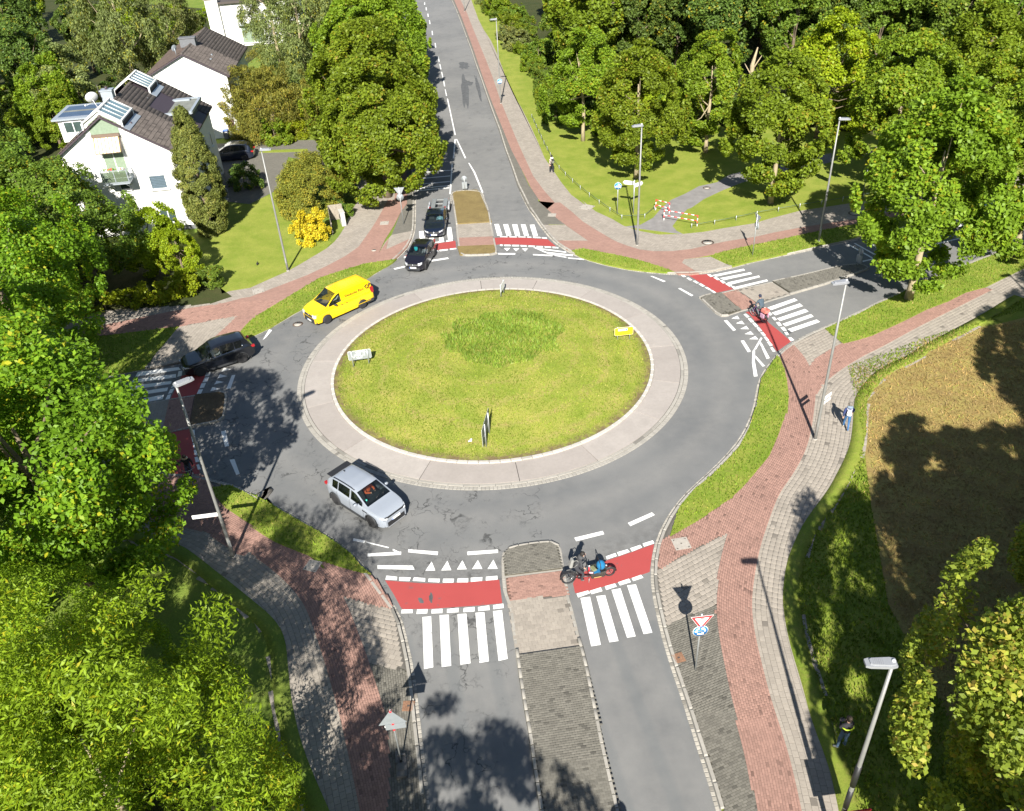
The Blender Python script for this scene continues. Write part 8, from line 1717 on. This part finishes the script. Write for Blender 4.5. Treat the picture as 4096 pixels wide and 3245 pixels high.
# walker in blue jacket
rz = R(-18); p2 = person('walker in navy jacket and blue jeans on the right footpath', (18.2, 36.35, .115), rz, stand(.24, .14), cloth('navy', (.03, .045, .13)), cloth('jeans', (.04, .12, .27)), cloth('cream_shoe', (.62, .60, .50)), HAIRG, R_=dict(pelvis=.18, waist=.185, chest=.20, shL=.09, shR=.09, elL=.07, elR=.07), hood=cloth('grey_blue', (.17, .22, .28)))
backpack('small white backpack on the walker in the navy jacket', (18.2, 36.35, .115), rz, 1.24, cloth('white_pack', (.72, .71, .74)), .27, .12, .38)
# pilot standing under the tree
J = stand(.02, .0); J.update(elL=(-.24, .06, 1.14), elR=(.24, .06, 1.14), wrL=(-.10, .27, 1.16), wrR=(.10, .27, 1.16), anL=(-.19, -.02, .085), toL=(-.30, .10, .035), knL=(-.15, .03, .5))
rz = R(8); person('man in black jacket with bright yellow stripe standing under the corner linden', (11.28, 17.55, .11), rz, J, cloth('black_jacket', (.018, .018, .022)), cloth('blue_jeans', (.05, .09, .15)), cloth('grey_shoe', (.22, .22, .21)), HAIRD, R_=dict(chest=.19, waist=.17, pelvis=.165))
o = [q for q in bpy.data.objects if q.get('label', '').startswith('man in black')][0]
MB().tube([(-.21, -.03, 1.27), (-.14, -.155, 1.28), (0, -.19, 1.29), (.14, -.155, 1.28), (.21, -.03, 1.27)], .026, 6).build('reflective_stripe', M('reflective_yellow', (.55, .72, .05), .5), o)
rc = empty('remote_control', (11.28, 17.55, .11), rz, 'small remote control with a screen in the hands of the man in black', 'remote')
bevel(MB().box((0, .33, 1.14), (.17, .10, .045), rx=R(25)).build('case', M('remote_grey', (.40, .40, .40), .5), rc), .01); MB().box((0, .37, 1.19), (.16, .01, .09), rx=R(-20)).build('screen', SBLACK, rc)
for s in (-1, 1): MB().tube([(s*.05, .33, 1.16), (s*.05, .32, 1.2)], .008, 5).build('stick', SBLACK, rc)
# --- bicycles: x right, y forward, rear axle at y=-wb/2
def bwheel(root, y, r, rim, z=None, tyre=TYRE, nsp=20):
    w = empty('wheel', (0, y, r)); w.parent = root; w.rotation_euler = (0, PI/2, 0)
    def torus(R0, r0, mat, nm, n=36, m=8):
        V = [((R0+r0*math.cos(2*PI*b/m))*math.cos(2*PI*a/n), (R0+r0*math.cos(2*PI*b/m))*math.sin(2*PI*a/n), r0*math.sin(2*PI*b/m)) for a in range(n) for b in range(m)]
        F = [(a*m+b, ((a+1) % n)*m+b, ((a+1) % n)*m+(b+1) % m, a*m+(b+1) % m) for a in range(n) for b in range(m)]
        MB().add(V, F, 0, True).build(nm, mat, w)
    torus(r-.022, .023, tyre, 'tyre'); torus(r-.05, .012, rim, 'rim')
    sp = MB()
    for k in range(nsp):
        a = 2*PI*k/nsp; sp.tube([(.02*math.cos(a), .02*math.sin(a), .02*(-1)**k), ((r-.05)*math.cos(a), (r-.05)*math.sin(a), 0)], .0022, 3, cap=False)
    o = sp.build('spokes', GALV, w); o['kind'] = 'stuff'
    MB().lathe([(.022, -.05), (.022, .05)], 8).build('hub', GALV, w)
def bicycle(label, loc, rz, fr, wb=1.10, r=.34, basket=None, bar=.30, steer=0.0):
    b = empty('bicycle', loc, rz, label, 'bicycle')
    bwheel(b, -wb/2, r, GALV); bwheel(b, wb/2, r, GALV)
    bb = (0, -.08, .29); st = (0, -.25, .80); hd = (0, .36, .84); hl = (0, .40, .70)
    MB().tube([bb, st], .017).tube([bb, hl], .02).tube([(0, -.22, .62), hd], .018).tube([bb, (.06, -wb/2, r)], .012).tube([bb, (-.06, -wb/2, r)], .012).tube([st, (.06, -wb/2, r)], .010).tube([st, (-.06, -wb/2, r)], .010).tube([hd, hl], .022).build('frame', fr, b)
    MB().tube([hl, (.055, wb/2-.03, r+.1), (.055, wb/2, r)], .014).tube([hl, (-.055, wb/2-.03, r+.1), (-.055, wb/2, r)], .014).build('fork', fr, b)
    MB().tube([(0, -.25, .78), (0, -.28, .97)], .014).build('seat_post', GALV, b); MB().sphere((0, -.30, 1.0), .12, 10, 6, sc=(.75, 1.15, .35)).build('saddle', BLACKP, b)
    MB().tube([hd, (0, .34, 1.02), (0, .37, 1.05)], .014).tube([(-bar, .16, 1.07), (-bar*.95, .30, 1.09), (-.10, .38, 1.05), (.10, .38, 1.05), (bar*.95, .30, 1.09), (bar, .16, 1.07)], .012).build('handlebar', GALV, b)
    for s in (-1, 1): MB().tube([(s*bar, .20, 1.07), (s*bar, .08, 1.065)], .018).build('grip', BLACKP, b)
    for yy in (-wb/2, wb/2):
        mg = MB(); P = [(0, yy+(r+.03)*math.cos(t), r+(r+.03)*math.sin(t)) for t in np.linspace(.25 if yy > 0 else .5, PI-.1, 9)]; mg.tube(P, .026, 6).build('mudguard', BLACKP, b)
    MB().tube([(0, -.08, .29), (.10, -.08, .29), (.10, .02, .16)], .010).tube([(0, -.08, .29), (-.10, -.08, .29), (-.10, -.18, .42)], .010).build('crank', GALV, b)
    for s, q in ((1, (.14, .02, .15)), (-1, (-.14, -.18, .42))): MB().box(q, (.09, .07, .025)).build('pedal', BLACKP, b)
    MB().box((0, -wb/2-.03, .735), (.13, .42, .015)).tube([(.05, -wb/2-.15, .73), (.05, -wb/2, r)], .006, 4).tube([(-.05, -wb/2-.15, .73), (-.05, -wb/2, r)], .006, 4).build('rack', BLACKP, b)
    MB().sphere((0, .45, .88), .045, 8, 6).build('front_light', LAMPH, b); MB().box((0, -wb/2-.27, .72), (.07, .03, .05)).build('rear_light', TLAMP, b)
    return b
def ride(wb=1.10, lean=.18, reach=(.30, .14, 1.08), left=None):
    J = dict(pelvis=(0, -.27, 1.03), waist=(0, -.24+lean*.25, 1.19), chest=(0, -.20+lean*.6, 1.39), neck0=(0, -.17+lean, 1.51), neck=(0, -.15+lean, 1.58), head=(0, -.10+lean, 1.68), crown=(0, -.10+lean, 1.75),
        shL=(-.19, -.19+lean*.85, 1.46), shR=(.19, -.19+lean*.85, 1.46), elL=(-.29, .0, 1.25), elR=(.29, .0, 1.25), wrL=(-reach[0], reach[1]-.03, reach[2]+.03), wrR=(reach[0], reach[1]-.03, reach[2]+.03),
        hipL=(-.10, -.24, .99), hipR=(.10, -.24, .99), knL=(-.12, .13, .83), knR=(.11, .07, .60), anL=(-.13, -.20, .50), anR=(.13, -.02, .24), toL=(-.14, -.06, .445), toR=(.14, .13, .185))
    if left: J.update(left)
    return J
h = math.atan2(50.05-46.02, 16.48-18.16)-PI/2
d = Vector((-math.sin(h), math.cos(h)))
c = Vector((17.12, 48.58))+d*.55
bk = bicycle('violet bicycle with rear basket crossing the east arm', (c.x, c.y, .006), h, M('violet_frame', (.16, .07, .22), .35, coat=.5))
MB().box((0, -.62, .84), (.36, .40, .03)).box((0, -.82, .93), (.36, .02, .2)).box((0, -.42, .93), (.36, .02, .2)).box((-.18, -.62, .93), (.02, .4, .2)).box((.18, -.62, .93), (.02, .4, .2)).build('basket', cloth('rose', (.52, .16, .13)), bk)
for s in (-1, 1): bevel(MB().box((s*.19, -.6, .58), (.1, .38, .32)).build('pannier', cloth('pannier_pink', (.40, .22, .30)), bk), .03)
person('cyclist in dark grey blue jacket and cap riding across the east arm', (c.x, c.y, .006), h, ride(lean=.20), cloth('slate', (.055, .08, .105)), cloth('grey_trousers', (.09, .10, .11)), cloth('dark_shoe', (.03, .03, .03)), cloth('cap_navy', (.02, .025, .05)), R_=dict(waist=.17, chest=.20, pelvis=.17))
# rider in tree shade on the west arm, one arm stretched out
h = math.atan2(34.77-36.0, -17.24+17.75)-PI/2; d = Vector((-math.sin(h), math.cos(h))); c = Vector((-17.24, 34.77))-d*.55
bicycle('dark bicycle with wide silver handlebar in tree shade on the west crossing', (c.x, c.y, .02), h, BLACKP)
person('cyclist in black jacket stretching out an arm in tree shade on the west crossing', (c.x, c.y, .02), h, ride(lean=.08, left=dict(elR=(.42, .02, 1.40), wrR=(.68, .12, 1.42))), cloth('black_jacket', (.018, .018, .022)), cloth('dark_jeans', (.055, .065, .10)), cloth('white_sneaker', (.65, .65, .63)), HAIRD, hood=cloth('cream_hood', (.52, .48, .36)))
# --- the cargo bike
ra, fa = Vector((2.08, 26.38)), Vector((3.98, 26.70)); d = (fa-ra).normalized(); h = math.atan2(d.y, d.x)-PI/2; WB = 1.93
c = (ra+fa)/2
cg = empty('cargo_bike', (c.x, c.y, .006), h, 'black cargo bike with long front box on the red south crossing', 'bicycle')
bwheel(cg, -WB/2, .345, BLACKP); bwheel(cg, WB/2, .255, BLACKP, nsp=16)
FRB = M('frame_black', (.018, .018, .02), .35, coat=.4); ry = -WB/2
MB().tube([(0, ry+.50, .30), (0, ry+.33, .86)], .022).tube([(0, ry+.5, .30), (.06, ry, .345)], .014).tube([(0, ry+.5, .30), (-.06, ry, .345)], .014).tube([(0, ry+.36, .78), (.06, ry, .345)], .012).tube([(0, ry+.36, .78), (-.06, ry, .345)], .012).tube([(0, ry+.42, .55), (0, ry+.86, .92)], .024).tube([(0, ry+.5, .30), (0, ry+.95, .24), (0, WB/2-.32, .24), (0, WB/2-.2, .62)], .032).tube([(0, ry+.86, .98), (0, ry+.92, .3)], .022).build('frame', FRB, cg)
MB().tube([(0, WB/2-.2, .62), (.05, WB/2-.05, .5), (.05, WB/2, .255)], .015).tube([(0, WB/2-.2, .62), (-.05, WB/2-.05, .5), (-.05, WB/2, .255)], .015).build('fork', FRB, cg)
MB().tube([(0, ry+.84, .98), (0, ry+.80, 1.18)], .016).tube([(-.32, ry+.66, 1.17), (-.15, ry+.80, 1.19), (.15, ry+.80, 1.19), (.32, ry+.66, 1.17)], .013).build('handlebar', FRB, cg)
for s in (-1, 1): MB().tube([(s*.32, ry+.68, 1.17), (s*.335, ry+.56, 1.165)], .018).build('grip', BLACKP, cg)
MB().tube([(0, ry+.34, .84), (0, ry+.29, .99)], .015).build('seat_post', GALV, cg); MB().sphere((0, ry+.27, 1.02), .12, 10, 6, sc=(.75, 1.15, .35)).build('saddle', BLACKP, cg)
b0, b1, bw = ry+.98, WB/2-.36, .29
bx = MB(); BM = M('box_olive_black', (.035, .036, .03), .5, coat=.2)
for s in (-1, 1):
    V = [(s*bw*.82, b0+.08, .30), (s*bw*.82, b1-.02, .30), (s*bw, b1+.12, .68), (s*bw, b0, .62)]
    bx.add(V+[(a-s*.025, b, z) for a, b, z in V], [(0, 1, 2, 3), (7, 6, 5, 4), (0, 4, 5, 1), (1, 5, 6, 2), (2, 6, 7, 3), (3, 7, 4, 0)])
bx.box((0, (b0+b1)/2, .30), (bw*1.6, b1-b0-.05, .03)); bx.box((0, b1+.04, .48), (bw*1.75, .03, .40), rx=R(-18)).box((0, b0+.03, .46), (bw*1.75, .03, .34), rx=R(12))
bx.build('cargo_box', BM, cg)
MB().box((0, (b0+b1)/2+.22, .46), (bw*1.7, .3, .3)).build('bench', BLACKP, cg)
MB().tube([(-bw, b0+.45, .64), (-bw, b0+.42, 1.12), (0, b0+.40, 1.2), (bw, b0+.42, 1.12), (bw, b0+.45, .64)], .018).build('hoop', BLACKP, cg)
for yy, r, a0 in ((ry, .345, .35), (WB/2, .255, .1)): MB().tube([(0, yy+(r+.035)*math.cos(t), r+(r+.035)*math.sin(t)) for t in np.linspace(a0, PI-.05, 10)], .04, 6).build('mudguard', BLACKP, cg)
MB().box((0, ry-.08, .74), (.16, .42, .02)).tube([(.08, ry-.2, .73), (.08, ry, .345)], .010, 4).tube([(-.08, ry-.2, .73), (-.08, ry, .345)], .010, 4).build('rack', BLACKP, cg)
MB().tube([(0, ry+.5, .30), (.11, ry+.5, .30), (.11, ry+.60, .16)], .012).tube([(0, ry+.5, .30), (-.11, ry+.5, .30), (-.11, ry+.40, .44)], .012).lathe([(.1, .03), (.1, .04)], 16, M=Matrix.Translation((0, ry+.5, .30)) @ Matrix.Rotation(PI/2, 4, 'Y')).build('crank', FRB, cg)
MB().tube([(.12, b0-.05, .25), (.22, b0-.1, .06)], .014).build('kick_stand', GALV, cg); MB().sphere((0, b1+.18, .72), .05, 8, 6).build('front_light', LAMPH, cg)
MB().box((bw+.002, (b0+b1)/2, .38), (.006, .34, .035)).build('decal', M('decal_gold', (.45, .33, .12), .5), cg)
J = ride(lean=.22, reach=(.32, .30, 1.18)); J = {k: (v[0], v[1]+ry+.55, v[2]) for k, v in J.items()}
J.update(wrL=(-.33, ry+.60, 1.20), wrR=(.33, ry+.60, 1.20), elL=(-.31, ry+.50, 1.26), elR=(.31, ry+.50, 1.26), knR=(.12, ry+.66, .60), anR=(.13, ry+.56, .22), toR=(.14, ry+.70, .16), knL=(-.12, ry+.70, .82), anL=(-.13, ry+.40, .50), toL=(-.14, ry+.52, .45))
rider = person('rider in charcoal hooded jacket sitting on the black cargo bike', (c.x, c.y, .006), h, J, cloth('charcoal', (.045, .047, .052)), cloth('dark_trousers', (.032, .034, .042)), cloth('tan_shoe', (.13, .12, .11)), HAIRB, R_=dict(chest=.18, waist=.155), hood=cloth('charcoal_hood', (.06, .062, .066)))
bp = empty('backpack', (c.x, c.y, .006), h, 'light grey backpack on the back of the cargo bike rider', 'backpack')
bevel(MB().box((0, ry+.13, 1.30), (.30, .16, .46), rx=R(-14), taper=.8).build('bag', cloth('grey_pack', (.22, .22, .21)), bp), .05, 2)
for s in (-1, 1): MB().tube([(s*.1, ry+.2, 1.46), (s*.13, ry+.36, 1.5), (s*.14, ry+.46, 1.34), (s*.13, ry+.24, 1.12)], .018, 5).build('strap', cloth('grey_pack', (.22, .22, .21)), bp)
# what lies in the box: a child with a blue helmet-like hood, bags and a toy
ym = (b0+b1)/2
k = empty('child_seat_cover', (c.x, c.y, .006), h, 'bright blue padded cover standing in the cargo bike box', 'cover')
bevel(MB().sphere((.02, ym+.22, .84), .24, 14, 9, sc=(.95, .85, .95)).build('cover', cloth('bright_blue', (.006, .13, .29)), k), .005); MB().box((.18, ym-.02, .62), (.2, .3, .08)).build('flap', cloth('bright_blue', (.006, .13, .29)), k)
k = empty('bag', (c.x, c.y, .006), h, 'olive and grey bags with a red bottle in the cargo bike box', 'bag')
bevel(MB().box((.0, ym-.12, .62), (.34, .22, .2), .3).build('bag', cloth('olive_bag', (.16, .17, .09)), k), .04); bevel(MB().box((-.1, ym-.3, .62), (.26, .18, .16), -.3).build('pouch', cloth('blue_grey', (.10, .14, .2)), k), .04)
MB().tube([(.05, ym-.34, .62), (.02, ym-.32, .86)], [.04, .03], 8).build('bottle', SRED, k); MB().tube([(.02, ym-.32, .86), (.01, ym-.315, .92)], .03, 8).build('cap', SWHITE, k)
MB().tube([(.16, ym-.36, .64), (.24, ym-.2, .66)], [.05, .04], 7).build('toy', cloth('pink_toy', (.55, .35, .42)), k)
